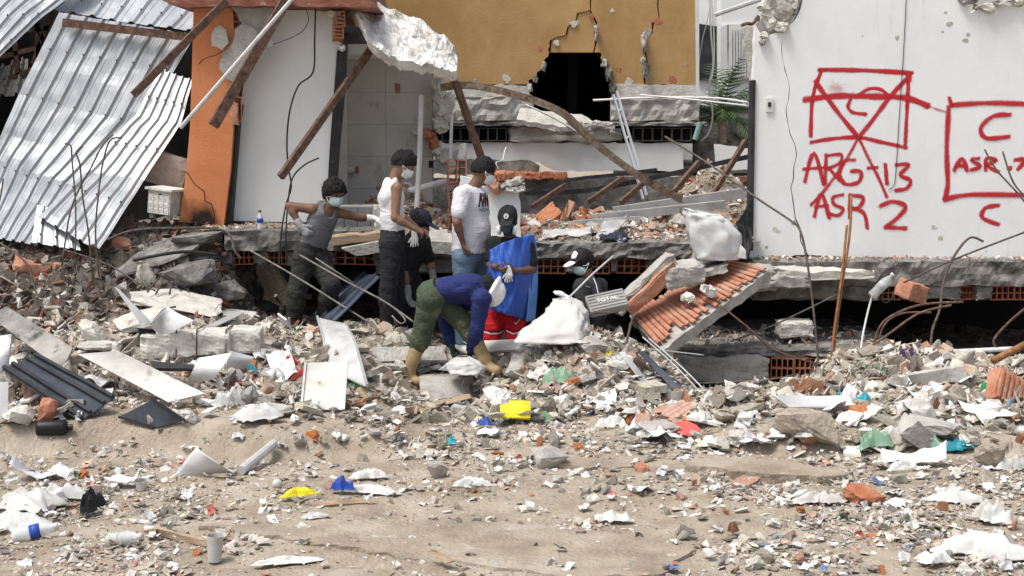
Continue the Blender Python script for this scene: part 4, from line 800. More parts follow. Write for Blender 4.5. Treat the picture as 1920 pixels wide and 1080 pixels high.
# ---------------------------------------------------------------- roof tile slab
A_, B_, C_, D_ = P(1178, 586, 13.45), P(1368, 488, 13.75), P(1440, 502, 13.35), P(1238, 652, 12.65)
ts = thing('tile_slab', D_, 'tilted slab of ridged orange roof tiles lying below the torn wall', 'roof slab')
nrm = (B_ - A_).cross(D_ - A_).normalized(); nrm = nrm if nrm.z > 0 else -nrm
mk('slab_body', MB().prism(jag([p - nrm * .035 for p in (A_, B_, C_, D_)], .07, .02), -nrm * .10), 'concrete', ts)
NR = 24
for i in range(NR):
    a, b = A_.lerp(B_, (i + .5) / NR), D_.lerp(C_, (i + .5) / NR); w = (B_ - A_).length / NR
    e0, e1 = rnd(-.01, .06), rnd(.9, 1.01)
    if i in (3, 4, 11): e1 = rnd(.72, .85)
    u = (b - a).normalized(); sd_ = u.cross(nrm).normalized(); mb = MB(); vs = []; fs = []; n = 9; pr = ((-.5, -.5), (-.5, .0), (-.3, .75), (0, 1), (.3, .75), (.5, .0), (.5, -.5)); k = len(pr)
    for j in range(n + 1):
        p = a.lerp(b, e0 + (e1 - e0) * j / n + rnd(-.008, .008))
        for c, h in pr: vs.append(p + sd_ * (c * w * .985) + nrm * (h * .012 + .012 * noise.noise(p * 9) + .006 * noise.noise(p * 25)))
    for j in range(n):
        for q in range(k): fs.append((j * k + q, j * k + (q + 1) % k, (j + 1) * k + (q + 1) % k, (j + 1) * k + q))
    fs += [tuple(range(k)), tuple(n * k + q for q in reversed(range(k)))]
    mk('ridge_tile', mb.add(vs, fs), 'clay_bright', ts)
def rocky(name, px, py, Y, dim, m, label, cat='concrete chunk', n=5, amp=.03, rot=(0, 0, 0), seed=1, sc=6, group='loose concrete lumps', at=None):
    return mk(name, MB().rough(at or P(px, py, Y), dim, n, amp, sc, Euler(rot).to_matrix(), seed), m, label=label, cat=cat, group=group)
cb = thing('broken_kerb', P(1205, 560, 13.2), 'broken concrete kerb with orange tiled side lying on the tile slab', 'kerb')
mk('kerb_body', MB().rough(P(1208, 532, 13.25), (.74, .16, .12), 9, .03, 7, Euler((.1, -.72, .2)).to_matrix(), 5), 'concrete', cb)
mk('kerb_tile', MB().rough(P(1222, 542, 13.14), (.62, .05, .13), 7, .015, 7, Euler((.2, -.72, .2)).to_matrix(), 6), 'clay_bright', cb)
rocky('concrete_block', 1278, 514, 13.3, (.38, .30, .22), 'concrete', 'big pale concrete block resting on the tilted tile slab', n=6, amp=.03, rot=(.1, -.12, .2), seed=11)
rocky('concrete_chunk', 1345, 478, 13.55, (.42, .25, .09), 'concrete', 'flat concrete piece under the white plastic bag', rot=(0, -.25, .1), seed=12)
rocky('concrete_chunk', 1330, 508, 13.45, (.3, .25, .08), 'concrete', 'thin concrete piece between pale block and tile slab', rot=(0, -.3, .1), seed=13)
rocky('plaster_lump', 1328, 544, 13.1, (.14, .14, .08), 'plaster_torn', 'small white plaster lump on the tile slab', rot=(.3, .2, .4), seed=14)
rocky('concrete_chunk', 1290, 558, 13.12, (.10, .12, .06), 'concrete_light', 'small concrete bit on the tile slab below the pale block', rot=(.3, -.3, .4), seed=19)
rocky('concrete_slab_piece', 1540, 512, 14.0, (.95, .35, .09), 'concrete_light', 'long flat concrete piece on the ledge left below ASR', rot=(0, .03, 0), n=7, seed=15)
rocky('concrete_slab_piece', 1478, 525, 13.95, (.40, .3, .12), 'concrete', 'dark flat concrete piece at the left end of the graffiti ledge', rot=(0, -.05, 0), n=6, seed=16)
rocky('concrete_lump', 1420, 520, 14.05, (.34, .4, .24), 'concrete', 'grey concrete lump behind the tip of the tile slab', n=6, seed=17)
rocky('brick_lump', 1710, 546, 13.8, (.26, .2, .17), 'clay_bright', 'smooth orange brick lump stuck at the slab edge below the wall', 'brick', rot=(.2, .25, .6), seed=18, amp=.012, group=None)
def wl_bag():
    pass
# ---------------------------------------------------------------- bags, sacks, tarp, bottles
def shell(name, rows, m, label, cat, seg=36, fold=.05, seed=0, th=.002, kf=7, group=None):
    """rows: (px,py,Y, rx, ry) rings from bottom to top, crumpled"""
    mb = MB(); vs = []; n = 0; R_ = []
    for i in range(len(rows) - 1):
        for s_ in range(5): R_.append([rows[i][k] + (rows[i + 1][k] - rows[i][k]) * s_ / 5 for k in range(len(rows[0]))])
    R_.append(list(rows[-1]))
    for i, q in enumerate(R_):
        c = P(q[0], q[1], q[2]); tl = q[5] if len(q) > 5 else 0
        for k in range(seg):
            a = 2 * PI * k / seg; d = Vector((math.cos(a), math.sin(a), 0)); f = 1 + fold * 1.8 * (.4 - abs(noise.noise(Vector((d.x * 5, d.y * 5, i * .16 + seed))))) + fold * .7 * (math.sin(kf * a + seed + i * .12) + .7 * math.sin(kf * 1.7 * a + 2 * seed - i * .2)) * 1.0 + fold * 2 * noise.noise(Vector((d.x * 3, d.y * 3, i * .3 + seed)))
            vs.append(c + Vector((d.x * q[3] * f, d.y * q[4] * f, tl * d.x + .5 * fold * q[3] * noise.noise(Vector((a * 3, i * .5, seed))))))
    n = len(R_); fs = [(i * seg + k, i * seg + (k + 1) % seg, (i + 1) * seg + (k + 1) % seg, (i + 1) * seg + k) for i in range(n - 1) for k in range(seg)]
    fs.append(tuple(reversed(range(seg))))
    o = mk(name, mb.add(vs, fs), m, label=label, cat=cat, group=group, sm=True); md = o.modifiers.new('t', 'SOLIDIFY'); md.thickness = th; return o
shell('plastic_bag', [(1346, 486, 13.5, .19, .15, 0), (1344, 470, 13.5, .22, .17, 0), (1338, 440, 13.5, .235, .18, 0), (1328, 414, 13.5, .21, .17, -.02), (1320, 402, 13.5, .185, .15, -.03), (1316, 396, 13.5, .165, .13, -.03)], 'bag_white', 'big open white plastic bag standing at the corner of the graffiti wall', 'bag', fold=.075, seed=2, kf=5)
def fold_sheet(name, corners, m, label, cat, nu=22, nv=16, amp=.03, sc=4, seed=0, group=None, th=.002, parent=None, sm=True):
    c = [Vector(q) for q in corners]; off = Vector((seed, seed * 2, 5)); nn = (c[1] - c[0]).cross(c[3] - c[0]).normalized()
    def fn(u, v):
        p = c[0].lerp(c[1], u).lerp(c[3].lerp(c[2], u), v); q = p * sc + off
        return p + nn * amp * (noise.noise(q) + .5 * abs(noise.noise(q * 2.3)) * 2 - .3) + noise.noise_vector(q * 1.5) * amp * .4
    o = mk(name, MB().grid(fn, nu, nv), m, parent, label=label, cat=cat, group=group, sm=sm); md = o.modifiers.new('t', 'SOLIDIFY'); md.thickness = th; return o
fold_sheet('plastic_bag', [P(1372, 440, 13.45), P(1398, 470, 13.4), P(1400, 486, 13.4), P(1362, 482, 13.42)], 'bag_white', 'loose white plastic flap right of the big bag', 'bag', 12, 10, .02)
sk_ = shell('white_sack', [(1030, 640, 12.15, .30, .17), (1040, 620, 12.2, .28, .16), (1058, 592, 12.35, .19, .13), (1064, 572, 12.45, .13, .10), (1058, 560, 12.5, .085, .07)], 'sack_white', 'white woven sack held open by the crouching man in the cap', 'sack', fold=.13, seed=5, kf=4)
fold_sheet('black_tarp', [P(1366, 440, 13.95), P(1408, 372, 14.2), P(1410, 470, 14.1), P(1388, 478, 13.8)], 'black_plastic', 'crumpled black plastic tarp beside the left edge of the graffiti wall', 'tarp', 18, 18, .05, 5, 3)
fold_sheet('plastic_sheet', [P(1008, 446, 14.15), P(1110, 436, 14.3), P(1105, 424, 14.6), P(1020, 432, 14.6)], 'plastic_white', 'long white plastic sheet on the slab edge behind the blue apron', 'plastic sheet', 22, 10, .03, 5, 4)
fold_sheet('metal_flap', [P(1112, 448, 14.3), P(1142, 450, 14.3), P(1178, 410, 14.7), P(1140, 410, 14.7)], 'zinc', 'bluish grey metal flap lying on the brick rubble', 'metal sheet', 8, 8, .008, 3, 2)
fold_sheet('crumpled_cloth', [P(1125, 448, 14.0), P(1180, 450, 14.0), P(1176, 436, 14.25), P(1130, 436, 14.25)], 'col_navy', 'dark crumpled packaging on the slab edge right of the white plastic', 'cloth', 12, 8, .06, 7, 9)
def bottle(px, py, Y, s, rot, m, label, cap='col_blue', lab='col_blue', at=None):
    o = thing('water_bottle', (at or P(px, py, Y)), label, 'bottle'); R = Euler(rot).to_matrix(); c = at or P(px, py, Y)
    mk('bottle_body', MB().lathe([(.0, 0), (.031 * s, 0), (.033 * s, .012 * s), (.031 * s, .06 * s), (.033 * s, .07 * s), (.033 * s, .125 * s), (.024 * s, .155 * s), (.013 * s, .178 * s), (.013 * s, .19 * s)], 14, c, R), m, o, sm=True)
    mk('bottle_label', MB().lathe([(.0337 * s, .075 * s), (.0337 * s, .122 * s)], 14, c, R), lab, o, sm=True)
    mk('bottle_cap', MB().lathe([(.0155 * s, .186 * s), (.0155 * s, .203 * s)], 12, c, R), cap, o, sm=True); return o
bottle(488, 431, 14.08, .95, (0, 0, 0), 'plastic_clear', 'small clear water bottle standing on the ledge before the white panel', 'col_navy')
bottle(1634, 556, 13.3, 1.45, (0, .75, 0), 'plastic_clear', 'upturned clear bottle hanging on a cable end below the graffiti', 'plastic_white', 'plastic_clear')
rod('bottle_cable', [(1636, 552, 13.3), (1626, 590, 13.25), (1616, 640, 13.1), (1611, 700, 12.9)], .010, 'pvc', 'pale cable hanging below the upturned bottle', 'cable')
rod('bottle_cable', [(1648, 556, 13.4), (1660, 568, 13.4), (1672, 560, 13.4), (1674, 548, 13.5)], .008, 'cable', 'small black cable loop beside the upturned bottle', 'cable')
# white box with a round hole, grey crate behind
nb = thing('white_box', P(311, 412, 14.35), 'small whitewashed wooden box with a round hole beside the orange column', 'box')
R = Euler((0, .10, -.35)).to_matrix(); c = P(312, 378, 14.35)
mk('box_body', MB().box(c, (.26, .26, .24), R), 'concrete_light', nb); mk('box_lid', MB().box(c + R @ Vector((0, -.01, .13)), (.31, .30, .022), R), 'plaster_torn', nb)
mk('round_hole', MB().tube([c + R @ Vector((.01, -.134, .06)), c + R @ Vector((.01, -.12, .06))], .03, 12), 'black_paint', nb)
for s_ in (-1, 1): mk('box_foot', MB().box(c + R @ Vector((s_ * .1, -.08, -.145)), (.04, .05, .05), R), 'concrete', nb)
for k in range(4): mk('box_slat', MB().box(c + R @ Vector((-.09 + .06 * k, -.132, -.02)), (.052, .008, .19), R), 'plaster_torn', nb)
mk('grey_crate', MB().rough(P(306, 316, 14.9), (.5, .4, .34), 5, .01, 5, Euler((0, .3, .2)).to_matrix()), 'concrete', label='grey box lying tilted in the shade behind the whitewashed box', cat='crate')
# ---------------------------------------------------------------- people: smooth bodies and clothes from distance fields
class SDF:
    def __init__(s, lo, hi, vox):
        s.lo = np.array(lo, np.float32); s.vox = vox; s.n = np.maximum(6, np.ceil((np.array(hi) - s.lo) / vox).astype(int) + 1)
        s.g = np.full(s.n, .25, np.float32); s.ax = [s.lo[i] + vox * np.arange(s.n[i], dtype=np.float32) for i in range(3)]
    def sl(s, pts, r):
        p = np.array(pts, np.float32); a = np.floor((p.min(0) - r - s.lo) / s.vox).astype(int); b = np.ceil((p.max(0) + r - s.lo) / s.vox).astype(int) + 1
        a = np.clip(a, 0, s.n); b = np.clip(b, 0, s.n)
        if (b <= a).any(): return None, None
        S_ = tuple(slice(a[i], b[i]) for i in range(3)); return S_, np.meshgrid(*[s.ax[i][S_[i]] for i in range(3)], indexing='ij')
    def put(s, S_, d, k, op):
        g = s.g[S_]
        if op == '+':
            if k > 0:
                h = np.clip(.5 + .5 * (g - d) / k, 0, 1); s.g[S_] = g * (1 - h) + d * h - k * h * (1 - h)
            else: s.g[S_] = np.minimum(g, d)
        else:
            d = -d
            if k > 0:
                h = np.clip(.5 - .5 * (g - d) / k, 0, 1); s.g[S_] = g * (1 - h) + d * h + k * h * (1 - h)
            else: s.g[S_] = np.maximum(g, d)
    def cone(s, a, b, ra, rb=None, k=.025, fl=None, op='+'):
        a = np.array(a, np.float32); b = np.array(b, np.float32); rb = ra if rb is None else rb
        S_, M = s.sl([a, b], max(ra, rb) * max(1, 1) + .07)
        if S_ is None: return
        p = [M[i] - a[i] for i in range(3)]; ba = b - a; fs = 1
        if fl is not None:
            f = np.array(fl[0], np.float32); f /= np.linalg.norm(f); c = 1 / fl[1] - 1; dt = (p[0] * f[0] + p[1] * f[1] + p[2] * f[2]) * c
            p = [p[i] + f[i] * dt for i in range(3)]; ba = ba + f * (ba @ f) * c; fs = min(1, (1 + fl[1]) / 2)
        L2 = float(ba @ ba) + 1e-9; t = np.clip((p[0] * ba[0] + p[1] * ba[1] + p[2] * ba[2]) / L2, 0, 1)
        d = np.sqrt(sum((p[i] - ba[i] * t) ** 2 for i in range(3))) - (ra + (rb - ra) * t); s.put(S_, d * fs, k, op)
    def ell(s, c, axes, r, k=.015, op='+'):
        c = np.array(c, np.float32); S_, M = s.sl([c], max(r) + .06)
        if S_ is None: return
        q = 0
        for i in range(3):
            a = np.array(axes[i], np.float32); q = q + (((M[0] - c[0]) * a[0] + (M[1] - c[1]) * a[1] + (M[2] - c[2]) * a[2]) / r[i]) ** 2
        q = np.sqrt(q); s.put(S_, (q - 1) * min(r), k, op)
    def cut(s, p, n, k=0):
        """keep the side the normal points away from"""
        p = np.array(p, np.float32); n = np.array(n, np.float32); n /= np.linalg.norm(n)
        d = (s.ax[0][:, None, None] - p[0]) * n[0] + (s.ax[1][None, :, None] - p[1]) * n[1] + (s.ax[2][None, None, :] - p[2]) * n[2]; s.g = np.maximum(s.g, d)
    def folds(s, amp, wl_=.1, seed=0, dirn=None, n=3):
        """creases: warped ridges that come and go"""
        rs = np.random.RandomState(seed); w = 0; ax = s.ax
        dot = lambda d: ax[0][:, None, None] * d[0] + ax[1][None, :, None] * d[1] + ax[2][None, None, :] * d[2]
        for i in range(n):
            d = rs.normal(size=3); d /= np.linalg.norm(d)
            if dirn is not None: d = d * .55 + np.array(dirn) * rs.choice([-1, 1])
            d = d / np.linalg.norm(d); e = rs.normal(size=3); e /= np.linalg.norm(e); q = rs.normal(size=3); q /= np.linalg.norm(q); L_ = wl_ * rs.uniform(.7, 1.5); ph = rs.uniform(0, 6, 4)
            u = np.sin(PI / L_ * dot(d) + 1.3 * np.sin(2 * PI / (L_ * 2.6) * dot(e) + ph[0]) + .6 * np.sin(2 * PI / (L_ * 1.3) * dot(q) + ph[1]) + ph[2])
            m = np.clip(.35 + .9 * np.sin(2 * PI / (L_ * 3.1) * dot(q) + ph[3]), 0, 1); w = w + (1 - 2 * np.sqrt(np.abs(u))) * m
        s.g = s.g + (amp * .55) * w.astype(np.float32)
    def mesh(s):
        g = s.g; g[0] = g[-1] = .1; g[:, 0] = g[:, -1] = .1; g[:, :, 0] = g[:, :, -1] = .1
        ins = g < 0; n = s.n - 1
        cnt = sum(ins[i:i + n[0], j:j + n[1], k:k + n[2]].astype(np.int8) for i in (0, 1) for j in (0, 1) for k in (0, 1))
        mask = (cnt > 0) & (cnt < 8); idx = np.full(mask.shape, -1, np.int64); C = np.argwhere(mask); idx[mask] = np.arange(len(C))
        co = [(i, j, k) for i in (0, 1) for j in (0, 1) for k in (0, 1)]; gv = np.stack([g[C[:, 0] + i, C[:, 1] + j, C[:, 2] + k] for i, j, k in co], 1)
        ps = np.zeros((len(C), 3)); ct = np.zeros(len(C))
        for a in range(8):
            for b in range(a + 1, 8):
                if sum(x != y for x, y in zip(co[a], co[b])) != 1: continue
                cr = (gv[:, a] < 0) != (gv[:, b] < 0); t = np.where(cr, gv[:, a] / np.where(cr, gv[:, a] - gv[:, b], 1), 0)
                ps += (np.array(co[a]) + t[:, None] * (np.array(co[b]) - np.array(co[a]))) * cr[:, None]; ct += cr
        V = (C + ps / ct[:, None]) * s.vox + s.lo; Fs = []
        for ax in range(3):
            u, w = (ax + 1) % 3, (ax + 2) % 3; a = np.take(ins, range(s.n[ax] - 1), ax); b = np.take(ins, range(1, s.n[ax]), ax); E = np.argwhere(a != b)
            E = E[(E[:, u] > 0) & (E[:, w] > 0) & (E[:, u] < n[u]) & (E[:, w] < n[w])]
            q = []
            for du, dw in ((-1, -1), (0, -1), (0, 0), (-1, 0)):
                e = E.copy(); e[:, u] += du; e[:, w] += dw; q.append(idx[e[:, 0], e[:, 1], e[:, 2]])
            q = np.stack(q, 1); fl_ = ~a[E[:, 0], E[:, 1], E[:, 2]]; q[fl_] = q[fl_][:, ::-1]; Fs.append(q)
        Fq = np.concatenate(Fs); return V, Fq[(Fq >= 0).all(1)]
def sdf_obj(name, s, m, parent, sm_it=1, label=None):
    V, Fq = s.mesh()
    if len(V) == 0: return None
    for _ in range(sm_it):
        A = np.zeros_like(V); c = np.zeros(len(V))
        for i in range(4):
            a, b = Fq[:, i], Fq[:, (i + 1) % 4]; np.add.at(A, a, V[b]); np.add.at(A, b, V[a]); np.add.at(c, a, 1); np.add.at(c, b, 1)
        V = V * .5 + .5 * A / np.maximum(c, 1)[:, None]
    o0 = np.array([(V[:, 0].min() + V[:, 0].max()) / 2, (V[:, 1].min() + V[:, 1].max()) / 2, V[:, 2].min()]); me = bpy.data.meshes.new(name)
    me.from_pydata((V - o0).tolist(), [], Fq.tolist()); me.materials.append(MATS[m]); me.shade_smooth(); o = bpy.data.objects.new(name, me); COL.objects.link(o)
    if parent: o.parent = parent; o.location = Vector(o0) - wl(parent)
    else: o.location = o0
    return tag(o, label)
def vec(*a): return np.array(a, float)
def nz(v): v = np.array(v, float); return v / np.linalg.norm(v)
class Person:
    def __init__(s, Y, label, joints, front, hf, hu=(0, 0, 1), skin='skin_b', girth=1., hs=1.):
        s.J = {k: np.array(P(v[0], v[1], Y + (v[2] if len(v) > 2 else 0))) for k, v in joints.items()}; J = s.J; s.sc = hs
        s.f = nz(front); s.girth = girth; s.skin = skin
        s.hf = nz(hf); s.hu = np.array(hu, float); s.hr = nz(np.cross(s.hf, s.hu)); s.hu = nz(np.cross(s.hr, s.hf))
        base = min(J['anl'][2], J['anr'][2]) - .08; s.root = thing('person', (J['pel'][0], J['pel'][1], base), label, 'person', 'people searching the rubble'); s.label = label
        s.sp = nz(J['che'] - J['pel']); s.lat = nz(np.cross(s.sp, s.f)); s.f = nz(np.cross(s.lat, s.sp)); s.gl = {}
    def box(s, keys, pad, vox):
        p = np.array([s.J[k] for k in keys]); return SDF(p.min(0) - pad, p.max(0) + pad, vox)
    def torso(s, g, inf=0., k=.04, top=True):
        J = s.J; w = s.girth; fl = (s.f, .72); mid = (J['pel'] + J['che']) / 2
        g.cone(J['pel'], mid, .138 * w + inf, .135 * w + inf, k, fl); g.cone(mid, J['che'], .135 * w + inf, .15 * w + inf, k, fl)
        if top: g.cone(J['shl'], J['shr'], .058 + inf, None, k); g.cone(J['che'], (J['shl'] + J['shr']) / 2, .12 * w + inf, .075 + inf, k, fl)
    def hand(s, g, side, r=0., curl=.5):
        J = s.J; w = J['wr' + side]; h = J.get('ha' + side)
        d = nz((h - w) if h is not None else (w - J['el' + side])); nrm = s.gl.get('n' + side); nrm = nz(nrm) if nrm is not None else nz(np.cross(d, s.lat) if abs(d @ s.lat) < .9 else s.f)
        nrm = nz(nrm - d * (nrm @ d)); lt = np.cross(d, nrm); lt *= (1 if side == 'l' else -1)
        g.cone(w, w + d * .03, .027 + r, .03 + r, .012, (nrm, .75)); g.cone(w + d * .03, w + d * .08, .036 + r, .039 + r, .01, (nrm, .42))
        for i, (ln, of) in enumerate(((.036, -.029), (.042, -.0095), (.040, .0105), (.031, .030))):
            b = w + d * (.088 - .004 * abs(i - 1.2)) + lt * of; c1 = curl * (1 + .15 * i); d1 = nz(d * math.cos(c1) + nrm * math.sin(c1) + lt * of * 2.5); d2 = nz(d * math.cos(c1 * 2) + nrm * math.sin(c1 * 2))
            g.cone(b, b + d1 * ln, .0092 + r, .0086 + r, .004); g.cone(b + d1 * ln, b + d1 * ln + d2 * ln * .9, .0086 + r, .0075 + r, .004)
        b = w + d * .03 - lt * .03; d1 = nz(d * .65 - lt * .7 + nrm * .3); g.cone(b, b + d1 * .04, .012 + r, .0105 + r, .008); g.cone(b + d1 * .04, b + d1 * .04 + nz(d * .8 - lt * .35 + nrm * .5) * .03, .0105 + r, .009 + r, .004)
    def arm(s, g, side, inf=0., to=1., k=.02):
        J = s.J; a, b, c = J['sh' + side], J['el' + side], J['wr' + side]
        if to <= 1: g.cone(a, a + (b - a) * to, .054 + inf, (.054 + (.041 - .054) * to) + inf, k)
        else:
            g.cone(a, b, .054 + inf, .041 + inf, k); m = b + (c - b) * .3; e = b + (c - b) * (to - 1); g.cone(b, m, .040 + inf, .042 + inf, k); g.cone(m, e, .042 + inf, .027 + inf, k)
    def leg(s, g, side, inf=0., a0=0, a1=2., k=.03):
        J = s.J; a, b, c = J['hi' + side], J['kn' + side], J['an' + side]
        if a0 < 1: g.cone(a, a + (b - a) * min(1, a1), .088 + inf, .088 + (.060 - .088) * min(1, a1) + inf, k)
        if a1 > 1:
            st = b + (c - b) * max(0, a0 - 1); e = b + (c - b) * (a1 - 1); m = st + (e - st) * .35; g.cone(st, m, .056 + inf, .060 + inf, k); g.cone(m, e, .060 + inf, .042 + inf, k)
    def foot(s, g, side, inf=0.):
        J = s.J; a = J['an' + side]; t = J.get('to' + side); t = t if t is not None else a + s.f * .17 + vec(0, 0, -.06)
        h = a + vec(0, 0, -.05) - nz(t - a) * .03; g.cone(a, h, .042 + inf, .038 + inf, .02); g.cone(h, t, .038 + inf, .034 + inf, .02, ((0, 0, 1), .85))
    def head(s, g):
        J = s.J; c = J['head']; f, u, r = s.hf, s.hu, s.hr; k = s.sc; ax = (r, f, u)
        g.cone((J['shl'] + J['shr']) / 2 + s.sp * .02, c - u * .07 * k - f * .02, .058, .052, .03)
        g.ell(c + u * .018 * k - f * .008, ax, (.076 * k, .097 * k, .102 * k), .02); g.ell(c + f * .028 * k - u * .05 * k, ax, (.059 * k, .068 * k, .072 * k), .03)
        g.cone(c + f * .092 * k + u * .004, c + f * .108 * k - u * .028 * k, .010, .014, .012); g.cone(c + f * .082 * k + r * .04 + u * .026, c + f * .082 * k - r * .04 + u * .026, .012, None, .012)
        for q in (-1, 1):
            g.ell(c + r * q * .077 * k - u * .008 - f * .008, (r, f, u), (.012, .022, .033), .006); g.ell(c + r * q * .031 * k + f * .094 * k + u * .008, ax, (.016, .012, .010), .006, '-')
            g.cone(c + f * .088 * k - u * .056 * k + r * q * .004, c + f * .086 * k - u * .056 * k + r * q * .02, .008, .006, .006)
    def body(s, vox=.009, hands=('l', 'r')):
        J = s.J; g = s.box([k for k in J], .22, vox); s.torso(g, -.012)
        for q in 'lr':
            s.arm(g, q, -.004, 1.99); s.leg(g, q, -.008); s.foot(g, q, -.006)
            g.cone(J['hi' + q], J['pel'], .10, .11, .03)
        for q in hands: s.hand(g, q, 0 if q not in s.gl.get('gloved', '') else -.002, s.gl.get('c' + q, .5))
        s.head(g); s.bodyo = sdf_obj('body', g, s.skin, s.root, 1)
        for q in (-1, 1):
            p = J['head'] + s.hr * q * .031 * s.sc + s.hf * .087 * s.sc + s.hu * .008
            mb = MB().blob((0, 0, 0), (.026, .02, .016), 0, 1, 2, Matrix((s.hr, s.hf, s.hu)).transposed()); mb.v = [tuple(Vector(v) + Vector(p)) for v in mb.v]; mk('eye', mb, 'eye', s.root, sm=True)
    def hair(s, m='hair', big=0., noise_=.006, wl_=.03, low=-.02, fr=.55):
        c = s.J['head']; k = s.sc; g = SDF(c - .17, c + .17, .0058); g.ell(c + s.hu * (.022 + big * .4) - s.hf * .012, (s.hr, s.hf, s.hu), (.083 * k + big, .103 * k + big, .106 * k + big), 0); g.folds(noise_ * 1.3 + .003, .022, 3, n=5); g.folds(noise_ + .002, .05, 9)
        g.cut(c + s.hu * low + s.hf * .045, s.hf * fr - s.hu * (1 - fr * .5)); sdf_obj('hair', g, m, s.root, 1)
    def mask(s, m='mask_cloth', strap=True):
        c = s.J['head']; k = s.sc; f, u, r = s.hf, s.hu, s.hr; g = SDF(c - .17, c + .17, .006)
        g.ell(c + f * .030 * k - u * .045 * k, (r, f, u), (.070 * k, .076 * k, .075 * k), 0); g.cone(c + f * .095 * k - u * .022 * k, c + f * .092 * k - u * .05 * k, .018, .02, .03); g.cut(c + f * .026, -f); g.cut(c - u * .006, u); g.cut(c - u * .102 * k, -u)
        for q in (-1, 1): pass
        o = sdf_obj('face_mask', g, m, s.root, 1)
        if strap:
            for q in (-1, 1):
                for h in (-.012, -.078): mk('ear_loop', MB().tube([Vector(c + f * .045 * k + r * q * .066 * k + u * h * k), Vector(c + f * .02 + r * q * .083 * k + u * (h * .5 - .01) * k), Vector(c - f * .012 + r * q * .092 * k - u * .005)], .0035, 5), 'mask_strap', o)
    def cap(s, m='cap_black', visor=True, hu=.0):
        c = s.J['head']; k = s.sc; f, u, r = s.hf, s.hu, s.hr; g = SDF(c - .24, c + .24, .007); g.ell(c + u * .03 - f * .005, (r, f, u), (.088 * k, .108 * k, .105 * k), 0); g.cut(c + u * .035, -u * 1.0 + f * .12); g.cone(c + f * .06 + u * .045, c + f * .145 + u * .028, .062, .062, .012, (u, .12)) if visor else None
        return sdf_obj('cap', g, m, s.root, 1)
    def legs_wear(s, name, m, a1=1.86, inf=.018, fold=.008, wl_=.09, vox=.010, seed=1, hem=None, k=.03):
        g = s.box(['pel', 'hil', 'hir', 'knl', 'knr', 'anl', 'anr'], .2, vox); J = s.J
        g.cone(J['pel'], J['pel'] + s.sp * .06, .138 * s.girth + .012, .134 * s.girth + .012, .03, (s.f, .74)); g.cut(J['pel'] + s.sp * .085, s.sp)
        for q in 'lr': s.leg(g, q, inf, 0, a1, k); g.cone(J['hi' + q], J['pel'] - s.sp * .02, .10 + inf * .5, .10 + inf * .3, .03, (s.f, .85))
        g.folds(fold, wl_, seed, dirn=(0, 0, .8)); g.folds(fold * .5, .05, seed + 5)
        for q in 'lr':
            if a1 > 1: pass
        return sdf_obj(name, g, m, s.root, 1)
    def gloves(s, m, sides='lr', cuff=.05):
        for q in sides:
            w = s.J['wr' + q]; g = SDF(w - .24, w + .24, .0055); s.hand(g, q, .0035, s.gl.get('c' + q, .5)); d = nz(s.J['el' + q] - w); g.cone(w + d * cuff, w, .036, .034, .01); sdf_obj('glove', g, m, s.root, 1)
    def shoes(s, m, inf=.006, sides='lr'):
        for q in sides:
            a = s.J['an' + q]; g = SDF(a - .32, a + .32, .009); s.foot(g, q, inf); g.cone(a + vec(0, 0, .03), a, .05, .05, .02); sdf_obj('shoe', g, m, s.root, 1)
for nm, c in (('skin_b', (.23, .125, .078)), ('skin_c', (.175, .093, .058)), ('skin_d', (.155, .085, .055)), ('skin_a', (.24, .125, .075))): mat(nm, [tuple(x * .85 for x in c), c, tuple(x * 1.15 for x in c)], 14, .5, .1, 90)
flat('eye', (.03, .02, .018), .3); flat('hair', (.012, .011, .011), .8, bump=.6, bscale=120); flat('mask_cloth', (.52, .68, .68), .8); flat('mask_strap', (.75, .77, .77), .8); flat('cap_black', (.018, .018, .02), .8, bump=.2)
def wrinkle(m):
    n = m.node_tree; N = n.nodes.new; l = n.links.new; b = n.nodes['Principled BSDF']; tc = N('ShaderNodeTexCoord'); h = None
    for sc_, rot, st in ((4, (.3, .2, .5), (1, 1, 4.5)), (7, (1.1, .4, -.6), (1, 1, 4)), (12, (.7, -.8, .9), (1, 1, 3))):
        mp = N('ShaderNodeMapping'); mp.inputs['Rotation'].default_value = rot; mp.inputs['Scale'].default_value = st; l(tc.outputs['Object'], mp.inputs[0])
        t = N('ShaderNodeTexNoise'); t.inputs['Scale'].default_value = sc_; t.inputs['Detail'].default_value = 3; t.inputs['Distortion'].default_value = .8; l(mp.outputs[0], t.inputs['Vector'])
        a = N('ShaderNodeMath'); a.operation = 'SUBTRACT'; a.inputs[1].default_value = .5; l(t.outputs['Fac'], a.inputs[0]); q = N('ShaderNodeMath'); q.operation = 'ABSOLUTE'; l(a.outputs[0], q.inputs[0])
        if h is None: h = q.outputs[0]
        else:
            s_ = N('ShaderNodeMath'); s_.operation = 'ADD'; l(h, s_.inputs[0]); l(q.outputs[0], s_.inputs[1]); h = s_.outputs[0]
    bp = N('ShaderNodeBump'); bp.inputs['Strength'].default_value = .45; bp.inputs['Distance'].default_value = .03; l(h, bp.inputs['Height']); l(bp.outputs[0], b.inputs['Normal'])
def cloth(nm, c, sp=None, sc=9, fine=160): mat(nm, [tuple(x * .86 for x in c), c, tuple(min(1, x * 1.1) for x in c)], sc, .92, .0, fine, spots=sp); wrinkle(MATS[nm])
cloth('grey_vest', (.16, .16, .17)); cloth('white_vest', (.66, .66, .68), [((.58, .56, .53), .62, 6)]); cloth('white_tee', (.64, .63, .66), [((.56, .545, .53), .62, 5)]); cloth('black_jeans', (.018, .018, .021), [((.075, .075, .078), .60, 10), ((.05, .05, .054), .62, 40)]); cloth('dark_trousers', (.03, .031, .029), [((.10, .095, .085), .60, 7)])
